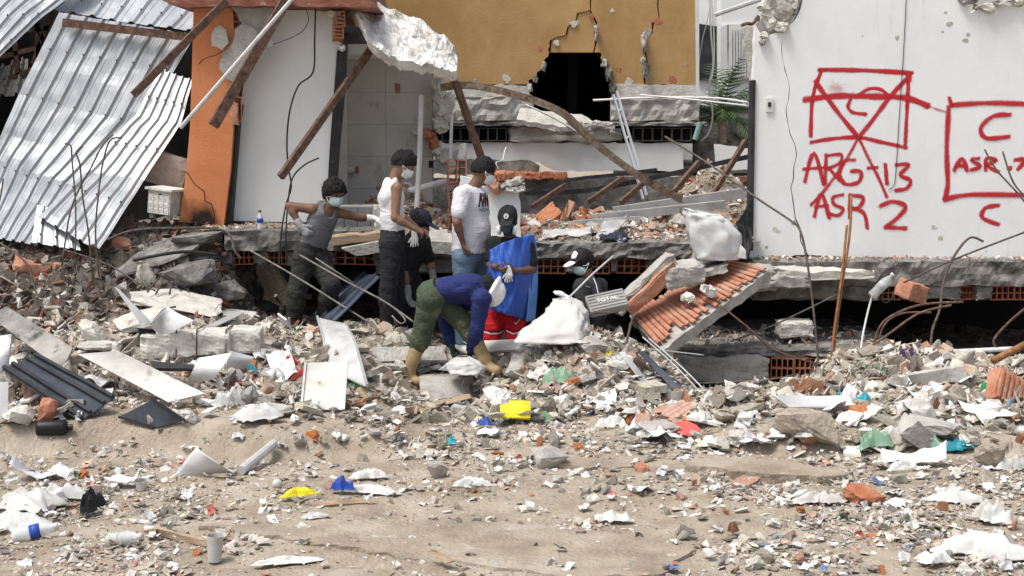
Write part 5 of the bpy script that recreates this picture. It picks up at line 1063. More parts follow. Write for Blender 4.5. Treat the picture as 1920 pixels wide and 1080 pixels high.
cloth('jeans', (.13, .20, .28), [((.24, .31, .38), .58, 5)]); cloth('red_shorts', (.52, .012, .022)); cloth('navy_shirt', (.02, .028, .115), [((.04, .05, .15), .58, 7), ((.13, .125, .15), .66, 5)]); cloth('green_trousers', (.06, .078, .048), [((.17, .155, .10), .56, 5), ((.035, .048, .032), .60, 9), ((.22, .20, .15), .68, 14)])
cloth('charcoal_tee', (.035, .036, .038), [((.08, .08, .08), .64, 12)]); cloth('black_tee', (.016, .016, .018)); cloth('glove_grey', (.30, .30, .31)); cloth('glove_white', (.74, .74, .72), [((.45, .40, .33), .64, 20)]); cloth('glove_green', (.04, .09, .075)); cloth('glove_black', (.02, .02, .02)); cloth('hat_white', (.80, .80, .80)); cloth('navy_cap', (.02, .022, .04))
mat('boot_yellow', [(.24, .165, .08), (.32, .225, .11), (.38, .28, .155)], 7, .6, .2, 30, spots=[((.16, .115, .07), .56, 6), ((.40, .34, .26), .62, 9)]); flat('sneaker', (.74, .74, .72), .6); flat('boot_dark', (.03, .028, .025), .7)
mat('apron_blue', [(.025, .075, .34), (.035, .10, .42), (.05, .13, .48)], 5, .42, .25, 14, world=True); mat('apron_light', [(.10, .24, .58), (.14, .30, .66)], 5, .45, .2, 14, world=True)
flat('respirator', (.035, .055, .075), .5); flat('filter_white', (.70, .70, .68), .6); flat('gold_emblem', (.7, .7, .68), .6); flat('ink_black', (.012, .012, .014), .8); flat('ink_red', (.45, .02, .03), .8)
def hit(o, px, py, off=.003):
    me = o.data; M = Vector(wl(o)); bv = BVHTree.FromPolygons([v.co + M for v in me.vertices], [p.vertices[:] for p in me.polygons]); d = ray(px, py).normalized()
    def f(a, b):
        dd = ray(a, b).normalized(); h = bv.ray_cast(Vector((0, 0, CAMZ)), dd); return (h[0] + h[1] * (off if h[1].dot(dd) < 0 else -off)) if h[0] else None
    return f
def print_on(o, name, strokes, m, w, label=None):
    f = hit(o, 0, 0); mb = MB()
    for st in strokes:
        for (a, b), (c, d) in zip(st[:-1], st[1:]):
            q = [f(a + (c - a) * t / 4, b + (d - b) * t / 4) for t in range(5)]; q = [x for x in q if x]
            if len(q) > 1: mb.strip(q, w, .0025, (0, -1, 0))
    if mb.v: mk(name, mb, m, o, label=label)

# 1: man in the grey vest leaning on the slab
p = Person(13.5, 'man in grey vest and blue mask leaning with one hand on his hip', dict(head=(627, 364, -.02), che=(606, 408), pel=(582, 474, .02), shl=(630, 398, .05), shr=(586, 392, -.10), ell=(670, 407, .08), wrl=(700, 410, .12), hal=(715, 413, .12), elr=(543, 386, -.10), wrr=(563, 424, -.14), har=(574, 436, -.16),
    hil=(596, 486, .06), hir=(572, 484, -.06), knl=(622, 534, -.12), knr=(556, 548, -.1), anl=(602, 608, .08), anr=(551, 616, -.05)), (.75, -.65, 0), (.62, -.72, -.22), skin='skin_c')
p.gl = dict(gloved='lr', nl=(0, 0, -1), nr=(.6, .6, -.3), cl=.25, cr=.6); p.body(); p.hair('hair', .012, .008, .025, .006, .5); p.mask(); p.legs_wear('trousers', 'dark_trousers', 1.9, .022, .010); p.shoes('boot_dark'); p.gloves('glove_white', 'l'); p.gloves('glove_grey', 'r')
g = p.box(['che', 'pel', 'shl', 'shr'], .25, .009); J = p.J; p.torso(g, .006, .04, False); nk = (J['shl'] + J['shr']) / 2
for q in 'lr':
    tp = nk + (J['sh' + q] - nk) * .55 + p.sp * .055; g.cone(J['che'] + p.f * .075 + (J['sh' + q] - nk) * .38, tp, .034, .024, .03, (p.f, .6)); g.cone(J['che'] - p.f * .08 + (J['sh' + q] - nk) * .3, tp, .034, .024, .03, (p.f, .6))
g.cone(J['pel'], J['pel'] - p.sp * .05, .14, .15, .03, (p.f, .75)); g.cone(J['che'] + p.sp * .05, J['che'] + p.sp * .02, .11, .12, .03, (p.f, .7)); g.folds(.007, .11, 2, dirn=p.sp); g.cut(J['pel'] - p.sp * .05, -p.sp); g.cone(nk + p.f * .05 + p.sp * .03, nk + p.f * .12 + p.sp * .02, .055, .06, .01, op='-'); sdf_obj('vest', g, 'grey_vest', p.root, 1)
# 2: man in the white vest
p = Person(12.95, 'man in white sleeveless vest and black jeans standing with his back half turned', dict(head=(757, 309), che=(735, 372), pel=(737, 448), shl=(729, 352, .16), shr=(744, 353, -.15), ell=(752, 405, .24), wrl=(785, 430, .14), hal=(797, 434, .10), elr=(741, 408, -.22), wrr=(776, 428, -.20), har=(788, 434, -.16),
    hil=(741, 456, .09), hir=(734, 457, -.09), knl=(742, 535, .09), knr=(729, 538, -.1), anl=(739, 612, .12), anr=(724, 616, -.1), tol=(762, 630, .06), tor=(752, 634, -.14)), (.94, .2, 0), (.80, .10, -.50), skin='skin_b')
p.gl = dict(nr=(0, .6, -.8), nl=(0, -.6, -.8)); p.body(); p.hair('hair', .002, .004, .025, .016, .42); p.mask('mask_strap'); p.legs_wear('jeans', 'black_jeans', 1.97, .016, .008, .08); p.shoes('sneaker', .008)
g = p.box(['che', 'pel', 'shl', 'shr'], .25, .009); J = p.J; p.torso(g, .004, .04, False); nk = (J['shl'] + J['shr']) / 2
for q in 'lr':
    tp = nk + (J['sh' + q] - nk) * .62 + p.sp * .052; g.cone(J['che'] + p.f * .07 + (J['sh' + q] - nk) * .38, tp, .036, .026, .03, (p.f, .6)); g.cone(J['che'] - p.f * .085 + (J['sh' + q] - nk) * .45, tp, .05, .030, .04, (p.f, .6))
g.cone(J['che'] - p.f * .03 + p.sp * .04, J['che'] - p.f * .03 + p.sp * .10, .12, .09, .03, (p.f, .55)); g.folds(.004, .10, 4, dirn=p.sp); g.folds(.003, .05, 14); g.cut(J['pel'] + p.sp * .03, -p.sp); sdf_obj('vest', g, 'white_vest', p.root, 1)
# 3: stooping man in dark clothes behind
p = Person(13.35, 'stooping man in dark clothes and navy cap mostly hidden behind the white vest', dict(head=(787, 418), che=(777, 462), pel=(757, 512, .05), shl=(792, 452, .1), shr=(768, 456, -.1), ell=(806, 492, .08), wrl=(812, 520, .02), elr=(757, 510, -.18), wrr=(765, 548, -.18), har=(768, 566, -.18), hil=(768, 524, .1), hir=(752, 524, -.06), knl=(772, 575), knr=(752, 578, -.1), anl=(770, 636, .05), anr=(752, 638, -.05)), (.8, -.4, -.3), (.86, -.2, -.42), skin='skin_b')
p.gl = dict(gloved='lr'); p.body(.011); p.cap('navy_cap'); p.hair('hair', 0, .004); p.legs_wear('trousers', 'black_jeans', 1.9, .018); p.gloves('glove_grey', 'lr'); p.shoes('boot_dark')
g = p.box(['che', 'pel', 'shl', 'shr', 'ell', 'elr'], .2, .011); p.torso(g, .012); [p.arm(g, q, .014, .8) for q in 'lr']; g.folds(.007, .1, 5); g.cut(p.J['pel'] - p.sp * .02, -p.sp); sdf_obj('shirt', g, 'black_tee', p.root, 1)
# 4: stout man in the white T-shirt
p = Person(13.15, 'stout man in white printed T-shirt and blue jeans looking away to the right', dict(head=(907, 321, .02), che=(883, 388), pel=(881, 472), shl=(898, 364, .20), shr=(866, 366, -.18), ell=(908, 420, .24), wrl=(920, 462, .20), elr=(857, 418, -.28), wrr=(868, 456, -.22), har=(873, 476, -.20),
    hil=(893, 482, .1), hir=(870, 482, -.1), knl=(894, 560, .1), knr=(868, 562, -.1), anl=(893, 640, .1), anr=(866, 644, -.1), tol=(915, 656, .0), tor=(886, 662, -.2)), (.80, -.45, 0), (.86, .28, -.36), skin='skin_c', girth=1.28, hs=1.04)
p.gl = dict(nr=(.9, .3, 0), cr=.7); p.body(); p.hair('hair', .0, .002, .02, .0, .30); p.mask('mask_strap'); p.legs_wear('jeans', 'jeans', 1.95, .018, .006); p.shoes('sneaker')
g = p.box(['che', 'pel', 'shl', 'shr', 'ell', 'elr'], .24, .009); J = p.J; p.torso(g, .014, .05); g.ell((J['che'] + J['pel']) / 2 + p.f * .05, (p.lat, p.f, p.sp), (.155, .14, .17), .05)
for q in 'lr': p.arm(g, q, .026, .62)
g.cone(J['pel'], J['pel'] + p.sp * .1, .185, .18, .04, (p.f, .78)); g.folds(.006, .15, 8); g.folds(.004, .06, 18); g.cut(J['pel'] - p.sp * .005, -p.sp); nk = (J['shl'] + J['shr']) / 2; g.cone(nk + p.sp * .05, nk + p.sp * .12 + p.f * .03, .064, .07, .01, op='-')
for q in 'lr':
    pass
tee = sdf_obj('t_shirt', g, 'white_tee', p.root, 1)
print_on(tee, 'shirt_print', [[(898, 388), (900, 362), (905, 388), (907, 363)], [(910, 388), (909, 362), (914, 386), (913, 366)], [(897, 388), (904, 362)]], 'ink_black', .014, 'black block lettering')
print_on(tee, 'shirt_print', [[(905, 366), (910, 387)], [(910, 366), (905, 384)]], 'ink_red', .007, 'red strokes in the lettering')
print_on(tee, 'shirt_print', [[(898, 396), (900, 391), (902, 396)], [(904, 391), (904, 396), (902, 395)], [(908, 391), (906, 391), (906, 396), (908, 396)], [(910, 396), (910, 391), (911, 394), (913, 391), (913, 396)], [(915, 396), (916, 391)]], 'ink_black', .0035, 'small line of lettering')
mk('necklace', MB().tube(bez([Vector(nk + p.sp * .05 - p.lat * .07), Vector(nk + p.f * .10 - p.lat * .05), Vector(nk + p.f * .15 - p.sp * .06), Vector(nk + p.f * .10 + p.lat * .05)], 5), .003, 5), 'concrete', p.root)
# 5: man in the blue apron
p = Person(12.98, 'man in black cap and respirator wearing a bright blue plastic apron', dict(head=(952, 412), che=(957, 484), pel=(948, 578), shl=(988, 460, .02), shr=(926, 458, .03), ell=(999, 505, -.02), wrl=(966, 508, -.24), hal=(948, 505, -.26), elr=(919, 496, -.02), wrr=(928, 500, -.22), har=(938, 506, -.26),
    hil=(966, 588), hir=(930, 588), knl=(964, 634, -.1), knr=(922, 634, -.06), anl=(960, 690, .1), anr=(920, 690, .12)), (-.12, -1, 0), (-.10, -.93, -.36), skin='skin_d', hs=1.0)
p.gl = dict(nl=(-.3, .5, .6), nr=(.3, .5, .6), cl=.6, cr=.6); p.body(); p.hair('hair', 0, .003, .02, -.03); cp = p.cap('cap_black'); J = p.J; c = J['head']; f, u, r = p.hf, p.hu, p.hr
e0 = c + f * .105 + u * .085; mk('cap_emblem', MB().tube([Vector(e0), Vector(e0 + f * .012 + u * .004)], .024, 14), 'gold_emblem', cp); mk('cap_emblem_mark', MB().bar(Vector(e0 + f * .014 - u * .01), Vector(e0 + f * .014 + u * .012), .008, .004), 'cap_black', cp)
g = SDF(c - .2, c + .2, .006); g.ell(c + f * .055 - u * .045, (r, f, u), (.062, .075, .070), 0); g.cone(c + f * .10 - u * .02, c + f * .12 - u * .06, .03, .034, .02); g.cut(c + f * .03, -f); g.cut(c + u * .004, u); rp = sdf_obj('respirator', g, 'respirator', p.root, 1)
for q in (-1, 1):
    a = c + f * .10 - u * .055 + r * q * .055; b = a + r * q * .045 - u * .008; mk('filter', MB().lathe([(.03, 0), (.042, .006), (.042, .026), (.034, .032)], 14, Vector(a), Vector(b - a).to_track_quat('Z', 'Y').to_matrix()), 'filter_white', rp, sm=True)
p.legs_wear('shorts', 'red_shorts', .92, .020, .008, .09, k=.02)
sho = [o for o in p.root.children if o.name.startswith('shorts')][-1]
print_on(sho, 'shorts_stripe', [[(908, 622), (920, 626), (936, 625), (944, 619)], [(950, 620), (962, 626), (978, 623), (984, 616)]], 'white_tee', .012, 'white hem stripe')
print_on(sho, 'shorts_stripe', [[(908, 617), (920, 621), (936, 620), (944, 614)], [(950, 615), (962, 621), (978, 618), (984, 611)]], 'ink_black', .008, 'black hem stripe')
print_on(sho, 'shorts_emblem', [[(964, 604), (967, 608), (975, 598)]], 'white_tee', .007, 'small white tick emblem')
g = p.box(['che', 'pel', 'shl', 'shr', 'ell', 'elr'], .2, .010); p.torso(g, .010); [p.arm(g, q, .018, .7) for q in 'lr']; g.folds(.005, .1, 9); g.cut(J['pel'], -p.sp); sdf_obj('t_shirt', g, 'black_tee', p.root, 1)
def apron(u_, v_):
    top = [(914, 470, -.12), (940, 456, -.19), (968, 446, -.15), (1000, 440, -.05)]; bot = [(906, 578, -.22), (935, 586, -.27), (965, 594, -.22), (988, 604, -.10)]
    q = u_ * 3; i = min(2, int(q)); t = q - i; a = [top[i][k] + (top[i + 1][k] - top[i][k]) * t for k in range(3)]; b = [bot[i][k] + (bot[i + 1][k] - bot[i][k]) * t for k in range(3)]
    m = [a[k] + (b[k] - a[k]) * v_ for k in range(3)]; x = P(m[0], m[1], 12.98 + m[2] - .05 * math.sin(PI * v_)); return x + Vector((.3, 1, 0)) * (.10 * (2 * u_ - 1) ** 2 * (.4 + .6 * v_) + .05 * noise.noise(Vector((u_ * 7 + v_ * 2.5, v_ * 1.6, 3))) + .02 * noise.noise(Vector((u_ * 16 - v_ * 5, v_ * 5, 9))))
ap = mk('apron', MB().grid(apron, 34, 40), 'apron_blue', p.root, sm=True); ap.modifiers.new('t', 'SOLIDIFY').thickness = .003
def apron2(u_, v_):
    top = [(988, 438, -.02), (1004, 446, .06)]; bot = [(986, 604, -.12), (1003, 600, .0)]; a = [top[0][k] + (top[1][k] - top[0][k]) * u_ for k in range(3)]; b = [bot[0][k] + (bot[1][k] - bot[0][k]) * u_ for k in range(3)]
    m = [a[k] + (b[k] - a[k]) * v_ for k in range(3)]; return P(m[0] + 5 * math.sin(PI * v_), m[1], 12.98 + m[2] + .02 * noise.noise(Vector((u_ * 5, v_ * 5, 3))))
o = mk('apron_fold', MB().grid(apron2, 6, 30), 'apron_light', p.root, sm=True); o.modifiers.new('t', 'SOLIDIFY').thickness = .003
def hang_glove(name, at, label, m='glove_white'):
    g = SDF(np.array(at) - .2, np.array(at) + .2, .006); a = np.array(at); g.cone(a, a + vec(.01, 0, -.06), .026, .032, .01, ((0, 1, 0), .4))
    for i in range(4): g.cone(a + vec(-.02 + i * .015, 0, -.07), a + vec(-.03 + i * .022, .005 * i, -.13 + .006 * abs(i - 1)), .008, .007, .004)
    g.cone(a + vec(-.025, 0, -.05), a + vec(-.05, 0, -.09), .009, .007, .005); return tag(sdf_obj(name, g, m, None, 1), label, 'glove')
hang_glove('rubber_glove', P(953, 503, 12.70), 'white glove dangling from the hands of the man in the blue apron')
hang_glove('rubber_glove', P(776, 436, 12.82), 'white glove dangling from the hand of the man in the white vest')
# 6: man bending down in the foreground
p = Person(12.3, 'man in blue sweater and green trousers bending down in tall yellow boots', dict(head=(921, 548), che=(876, 540), pel=(815, 548), shl=(898, 556, .17), shr=(903, 560, -.15), ell=(832, 594, .22), wrl=(846, 646, .12), hal=(850, 664, .10), elr=(896, 612, -.12), wrr=(884, 656, .02), har=(876, 676, .03),
    hil=(826, 560, .09), hir=(808, 560, -.09), knl=(884, 622, .02), knr=(789, 632, -.05), anl=(909, 676, -.05), anr=(766, 700, -.10), tol=(930, 694, -.12), tor=(784, 716, -.14)), (.2, -.1, -1), (.55, .0, -.83), (.83, .1, .5), skin='skin_c')
p.gl = dict(gloved='lr', cl=.6, cr=.6, nl=(.9, -.3, 0), nr=(-.8, .4, .2)); p.body(.010); p.gloves('glove_green', 'l', .06); p.gloves('glove_black', 'r', .06); J = p.J
p.legs_wear('trousers', 'green_trousers', 1.30, .020, .010, .13, .009, 3, k=.035)
tr = [o for o in p.root.children if o.name.startswith('trousers')][-1]
for q in 'lr':
    a = J['an' + q]; kn = J['kn' + q]; t = kn + (a - kn) * .18; g = SDF(np.minimum(a, kn) - .3, np.maximum(a, kn) + .25, .009); g.cone(t, a, .064, .052, .02); p.foot(g, q, .014); g.folds(.004, .09, 6); g.cut(t, t - a); sdf_obj('rubber_boot', g, 'boot_yellow', p.root, 1)
g = p.box(['che', 'pel', 'shl', 'shr', 'ell', 'elr', 'wrl', 'wrr'], .2, .009); p.torso(g, .014, .05); [p.arm(g, q, .018, 1.92) for q in 'lr']; g.cone(J['che'], (J['shl'] + J['shr']) / 2, .15, .11, .05, (p.f, .75)); g.folds(.009, .13, 12); g.folds(.006, .055, 22); g.cut(J['pel'] - p.sp * .02 + vec(0, 0, .0), -p.sp); sdf_obj('sweater', g, 'navy_shirt', p.root, 1)
mk('belt', MB().tube([Vector(J['pel'] + p.sp * .015 + p.lat * .148 * math.cos(a) + p.f * .112 * math.sin(a)) for a in [2 * PI * i / 24 for i in range(25)]], .014, 6, False), 'ink_black', tr)
c = J['head']; f, u, r = p.hf, p.hu, p.hr; up = nz(vec(.82, -.05, -.02) * .85 + vec(0, 0, -.35)); g = SDF(c - .3, c + .3, .008)
ax = (nz(np.cross(up, vec(0, 1, 0))), vec(0, 1, 0), up); g.ell(c + up * .035, ax, (.118, .112, .088), 0); g.cone(c + up * .005, c + up * .015, .16, .15, .03, (up, .16)); g.folds(.003, .10, 2); g.cut(c - up * .02, -up); sdf_obj('bucket_hat', g, 'hat_white', p.root, 1)
g = SDF(c - .3, c + .3, .008); g.ell(c - up * .03 + vec(-.02, 0, .05), ax, (.095, .09, .075), 0); g.folds(.008, .05, 5); sdf_obj('head_scarf', g, 'black_tee', p.root, 1)
shell('white_bundle', [(874, 700, 12.05, .13, .10), (872, 690, 12.1, .17, .12), (870, 680, 12.1, .14, .11), (868, 668, 12.12, .05, .05)], 'plastic_white', 'white bundle in the hands of the bending man', 'bag', fold=.08, seed=7)
# 7: man in the cap at the slab edge
p = Person(13.3, 'man in white marked black cap and face mask half hidden beside the white sack', dict(head=(1092, 492), che=(1106, 556), pel=(1110, 630), shl=(1124, 536, .14), shr=(1090, 538, -.14), ell=(1130, 590, .1), wrl=(1110, 620, -.1), elr=(1094, 590, -.2), wrr=(1068, 562, -.28), har=(1050, 549, -.30), hil=(1118, 640, .05), hir=(1102, 640, -.05), knl=(1100, 660, -.3), knr=(1090, 660, -.3), anl=(1115, 690), anr=(1105, 690)), (-.85, -.4, 0), (-.82, -.46, -.30), skin='skin_c')
p.gl = dict(gloved='lr', cr=.2, nr=(0, .4, -1)); p.body(.010); p.hair('hair', 0, .003, .02, -.03); cp = p.cap('cap_black'); p.mask(); p.gloves('glove_white', 'r'); p.legs_wear('trousers', 'dark_trousers', 1.8, .018)
J = p.J; c = J['head']; f, u, r = p.hf, p.hu, p.hr; g = SDF(c - .2, c + .2, .006); g.ell(c + u * .03 + f * .012, (r, f, u), (.070, .096, .1075), 0); g.cut(c + u * .075 + f * .04, -f); g.cut(c + u * .07, -u); sdf_obj('cap_front', g, 'hat_white', cp, 1)
g = SDF(c - .24, c + .24, .007); g.cone(c + f * .075 + u * .047, c + f * .148 + u * .031, .058, .060, .012, (u, .12)); g.cut(c + f * .10, -f); sdf_obj('visor_cover', g, 'hat_white', cp, 1)
g = p.box(['che', 'pel', 'shl', 'shr', 'ell', 'elr'], .2, .010); p.torso(g, .012); [p.arm(g, q, .022, .75) for q in 'lr']; g.folds(.006, .1, 10); ts_ = sdf_obj('t_shirt', g, 'charcoal_tee', p.root, 1)
print_on(ts_, 'shirt_print', [[(1098, 536), (1106, 539)], [(1112, 520), (1118, 535), (1121, 550)]], 'white_tee', .008, 'white stripes on the sleeve and shoulder')
# tool case beside him
tc_ = thing('tool_case', P(1135, 585, 12.85), 'dirty grey plastic tool case marked TOTAL lying beside the crouching man', 'case')
R = Euler((.62, -.20, .12)).to_matrix(); c = P(1138, 568, 12.85)
mb = MB().box(c, (.36, .22, .085), R); bo = mk('case_shell', mb, 'case_grey', tc_) if flat('case_grey', (.30, .29, .27), .6, world=False) else None
bv = bo.modifiers.new('b', 'BEVEL'); bv.width = .014; bv.segments = 2
for k in range(5): mk('case_rib', MB().box(c + R @ Vector((0, -.08 + .04 * k, .045)), (.33, .012, .012), R), 'case_grey', tc_)
fnt = {'T': [[(0, 1), (1, 1)], [(.5, 1), (.5, 0)]], 'O': [[(0, 0), (0, 1), (1, 1), (1, 0), (0, 0)]], 'A': [[(0, 0), (.5, 1), (1, 0)], [(.2, .4), (.8, .4)]], 'L': [[(0, 1), (0, 0), (1, 0)]]}
mb = MB()
for i, ch in enumerate('TOTAL'):
    for st in fnt[ch]:
        for a, b in zip(st[:-1], st[1:]): mb.strip([c + R @ Vector((-.09 + i * .042 + q[0] * .03, -.02 + q[1] * .04, .053)) for q in (a, b)], .009, .004, R @ Vector((0, 0, 1)))
mk('case_lettering', mb, 'hat_white', tc_)
# ---------------------------------------------------------------- rubble mounds
def Q(px, py, h=0., lo=5.0, hi=17.0):
    d = ray(px, py); o = Vector((0, 0, CAMZ)); a = lo
    while a < hi:
        p = o + d * (a / d.y)
        if p.z <= H(p.x, p.y) + h: return p
        a += .03
    return o + d * (a / d.y)
def mound(name, x0, x1, y0, y1, m, label, amp, seed, mask, st=.05):
    nx_, ny_ = int((x1 - x0) / st), int((y1 - y0) / st)
    def fn(u, v):
        x = x0 + u * (x1 - x0); y = y0 + v * (y1 - y0); k = mask(x, y); q = Vector((x, y, seed))
        r_ = abs(noise.noise(q * 5)) + .6 * abs(noise.noise(q * 11)) + .4 * noise.noise(q * 23)
        return (x, y, H(x, y) - .06 + (.07 + amp * r_) * k)
    return mk(name, MB().grid(fn, nx_, ny_), m, kind='stuff', label=label, cat='rubble')
front = lambda x: 10.72 + .28 * noise.noise(Vector((x * .8, 7, 1))) - .35 * smooth(2.0, 3.6, x) - .12 * smooth(-2.5, -4, x)
mound('rubble_mound', -5.3, 5.5, 9.9, 14.6, 'rubble_base', 'mound of mixed rubble across the middle of the picture', .075, 3, lambda x, y: smooth(front(x), front(x) + .25, y + .12 * noise.noise(Vector((x * 4, y * 4, 3)))) * (1 - .6 * smooth(12.1, 12.5, y) * smooth(1.4, 1.8, x) * smooth(2.9, 2.6, x)))
mound('rubble_heap', -2.3, 6.5, 13.0, 17.0, 'heap_dark', 'broken masonry coloured dark for the shade in the gap under the slabs', .10, 15, lambda x, y: smooth(13.1, 13.5, y + .2 * noise.noise(Vector((x * 2, y * 2, 6)))) * 1.3, .08)  # dark colour stands in for shade on the gap floor
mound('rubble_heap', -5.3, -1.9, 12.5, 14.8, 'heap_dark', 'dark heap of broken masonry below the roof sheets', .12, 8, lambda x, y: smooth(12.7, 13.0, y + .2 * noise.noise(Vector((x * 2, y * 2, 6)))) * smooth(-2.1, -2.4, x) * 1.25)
# ---------------------------------------------------------------- loose pieces: shapes
def hull_mesh(seed, dims, n=14, box=.6):
    rs = random.Random(seed); bm = bmesh.new()
    for i in range(n):
        v = Vector((rs.uniform(-1, 1), rs.uniform(-1, 1), rs.uniform(-1, 1)))
        if rs.random() < box: k = max(abs(v.x), abs(v.y), abs(v.z)); v = v / k
        else: v = v.normalized()
        bm.verts.new((v.x * dims[0] / 2, v.y * dims[1] / 2, v.z * dims[2] / 2))
    r_ = bmesh.ops.convex_hull(bm, input=bm.verts[:]); bmesh.ops.delete(bm, geom=[v for v in bm.verts if not v.link_faces], context='VERTS'); bmesh.ops.triangulate(bm, faces=bm.faces[:])
    bm.verts.index_update(); v = [tuple(x.co) for x in bm.verts]; f = [tuple(y.index for y in x.verts) for x in bm.faces]; bm.free(); return v, f
def rough_hull(seed, dims):
    """a broken lump: hull, cut finer, edges chipped"""
    v, f = hull_mesh(seed, dims, 12, .8); bm = bmesh.new(); vs = [bm.verts.new(x) for x in v]; [bm.faces.new([vs[i] for i in q]) for q in f]
    bmesh.ops.subdivide_edges(bm, edges=bm.edges[:], cuts=2, use_grid_fill=True); off = Vector((seed, 2, 3))
    for x in bm.verts: x.co = x.co * (1 + .10 * noise.noise(x.co * 4 + off)) + noise.noise_vector(x.co * 7 + off) * .045
    bm.verts.index_update(); v = [tuple(x.co) for x in bm.verts]; f = [tuple(y.index for y in x.verts) for x in bm.faces]; bm.free(); return v, f
def shard(seed, t=.10):
    rs = random.Random(seed); n = rs.randint(4, 6); a0 = rs.uniform(0, 6); mb = MB(); pts = [Vector((math.cos(a0 + 2 * PI * i / n + rs.uniform(-.35, .35)) * rs.uniform(.35, .55), math.sin(a0 + 2 * PI * i / n) * rs.uniform(.3, .5), 0)) for i in range(n)]
    mb.prism(pts, (0, 0, t)); return mb.v, mb.f
def ridged(seed):
    rs = random.Random(seed); mb = MB(); n = 9; w = .5; L = rs.uniform(.7, 1.1); prof = [(-w + 2 * w * i / n, .16 + (.035 if i % 2 else 0)) for i in range(n + 1)]; vs = []
    for s_, k in ((-L / 2, .0), (L / 2, 1)):
        for x, z in prof: vs.append((x * 1., s_ + rs.uniform(-.08, .08), z))
        vs += [(w, s_, -.16), (-w, s_, -.16)]
    m = n + 3; fs = [(i, (i + 1) % m, m + (i + 1) % m, m + i) for i in range(m)] + [tuple(range(m)), tuple(m + i for i in reversed(range(m)))]; mb.add(vs, fs); return mb.v, mb.f
def curled(seed, amp=.14, nu=6, nv=5, ar=.72):
    rs = random.Random(seed); c = rs.uniform(-.5, .5); d = rs.uniform(-.35, .35); mb = MB()
    def fn(u, v):
        x, y = (u - .5), (v - .5) * ar; q = Vector((x * 3, y * 3, seed)); return (x + .05 * noise.noise(q + Vector((4, 0, 0))), y + .05 * noise.noise(q), c * x * x + d * x * y + amp * noise.noise(q) + .12)
    mb.grid(fn, nu, nv); return mb.v, mb.f
def crumple(seed, fl=.5, nr=9, nt=34):
    """thin film fallen in folds: ragged outline, sharp creases"""
    rs = random.Random(seed); vs = [(0, 0, .5 * fl)]; off = Vector((seed * 3.3, seed, 1)); ph = [rs.uniform(0, 6) for _ in range(4)]; fs = []
    for i in range(1, nr + 1):
        r_ = i / nr
        for k in range(nt):
            a = 2 * PI * k / nt; R_ = .5 * (.78 + .22 * math.sin(2 * a + ph[0]) + .13 * math.sin(3 * a + ph[1]) + .10 * math.sin(5 * a + ph[2]) + .10 * rs.uniform(-1, 1) * (i == nr)); x, y = math.cos(a) * R_ * r_, math.sin(a) * R_ * r_ * .85
            q = Vector((x, y, 0)) * 3.2 + off; c1 = 1 - 2.6 * abs(noise.noise(q)); c2 = 1 - 2.6 * abs(noise.noise(q * 2.3 + Vector((5, 0, 0)))); z = fl * (.16 + (1 - r_ ** 2.2) * (.34 + .34 * c1) + .16 * c2 * (1 - .4 * r_)) - .12 * fl * (r_ > .85)
            vs.append((x + .05 * noise.noise(q * 1.7), y + .05 * noise.noise(q * 1.9 + Vector((2, 2, 2))), max(z, -.05 * fl)))
    for k in range(nt): fs.append((0, 1 + k, 1 + (k + 1) % nt))
    for i in range(nr - 1):
        for k in range(nt): fs.append((1 + i * nt + k, 1 + (i + 1) * nt + k, 1 + (i + 1) * nt + (k + 1) % nt, 1 + i * nt + (k + 1) % nt))
    return vs, fs
PROTO = {}
def proto(kind, gens, m, sm=False):
    for i, (v, f) in enumerate(gens):
        PROTO.setdefault(kind, []).append(mesh_from(kind, v, f, m, sm))
proto('concrete_chunk', [rough_hull(i + 20, (1, .75, .6)) for i in range(13)], 'chunk_concrete')
proto('brick_fragment', [ridged(i) for i in range(4)] + [hull_mesh(i + 40, (1, .7, .45), 12, .95) for i in range(2)] + [rough_hull(i + 60, (1, .7, .4)) for i in range(5)], 'chunk_brick')
proto('tile_shard', [shard(i, .09) for i in range(8)], 'chunk_tile')
proto('plaster_slab', [shard(i + 50, .16) for i in range(7)], 'chunk_concrete')
proto('wood_splinter', [hull_mesh(i + 80, (1, .10 + .02 * i, .06), 10, 1) for i in range(6)], 'chunk_wood')
proto('paper_scrap', [curled(i, .2) for i in range(8)], 'paper')
proto('plastic_scrap', [crumple(i, .34 + .06 * (i % 3), 6, 22) for i in range(6)] + [curled(i + 30, .34, 10, 8) for i in range(6)], 'plastic_white')
cnt = {}; PIECES = []
def put(kind, p, size, zone, cat, what, flatness=.5, grp=None, lift=.18, m=None):
    me = random.choice(PROTO[kind]); o = bpy.data.objects.new(kind, me); COL.objects.link(o); cnt[kind] = cnt.get(kind, 0) + 1
    o.location = p + Vector((0, 0, size * lift)); o.rotation_euler = (random.gauss(0, flatness), random.gauss(0, flatness), rnd(0, 6.28)); s_ = size
    o.scale = (s_ * rnd(.85, 1.15), s_ * rnd(.75, 1.1), s_ * rnd(.7, 1.1)); PIECES.append((o, what, zone, size))
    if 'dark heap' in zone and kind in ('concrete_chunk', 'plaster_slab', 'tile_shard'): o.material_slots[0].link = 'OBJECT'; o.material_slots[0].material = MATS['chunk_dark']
    tag(o, '%s %s' % (what, zone), cat, grp or '%ss %s' % (what, zone)); return o
def on_heap(px, py, hp):
    d = ray(px, py); o = Vector((0, 0, CAMZ)); a = hp[1] - hp[3]
    while a < hp[1] + hp[3]:
        p = o + d * (a / d.y)
        if abs(p.x - hp[0]) < hp[2] and p.z <= heap_z(p.x, p.y, *hp): return p
        a += .03
    return None
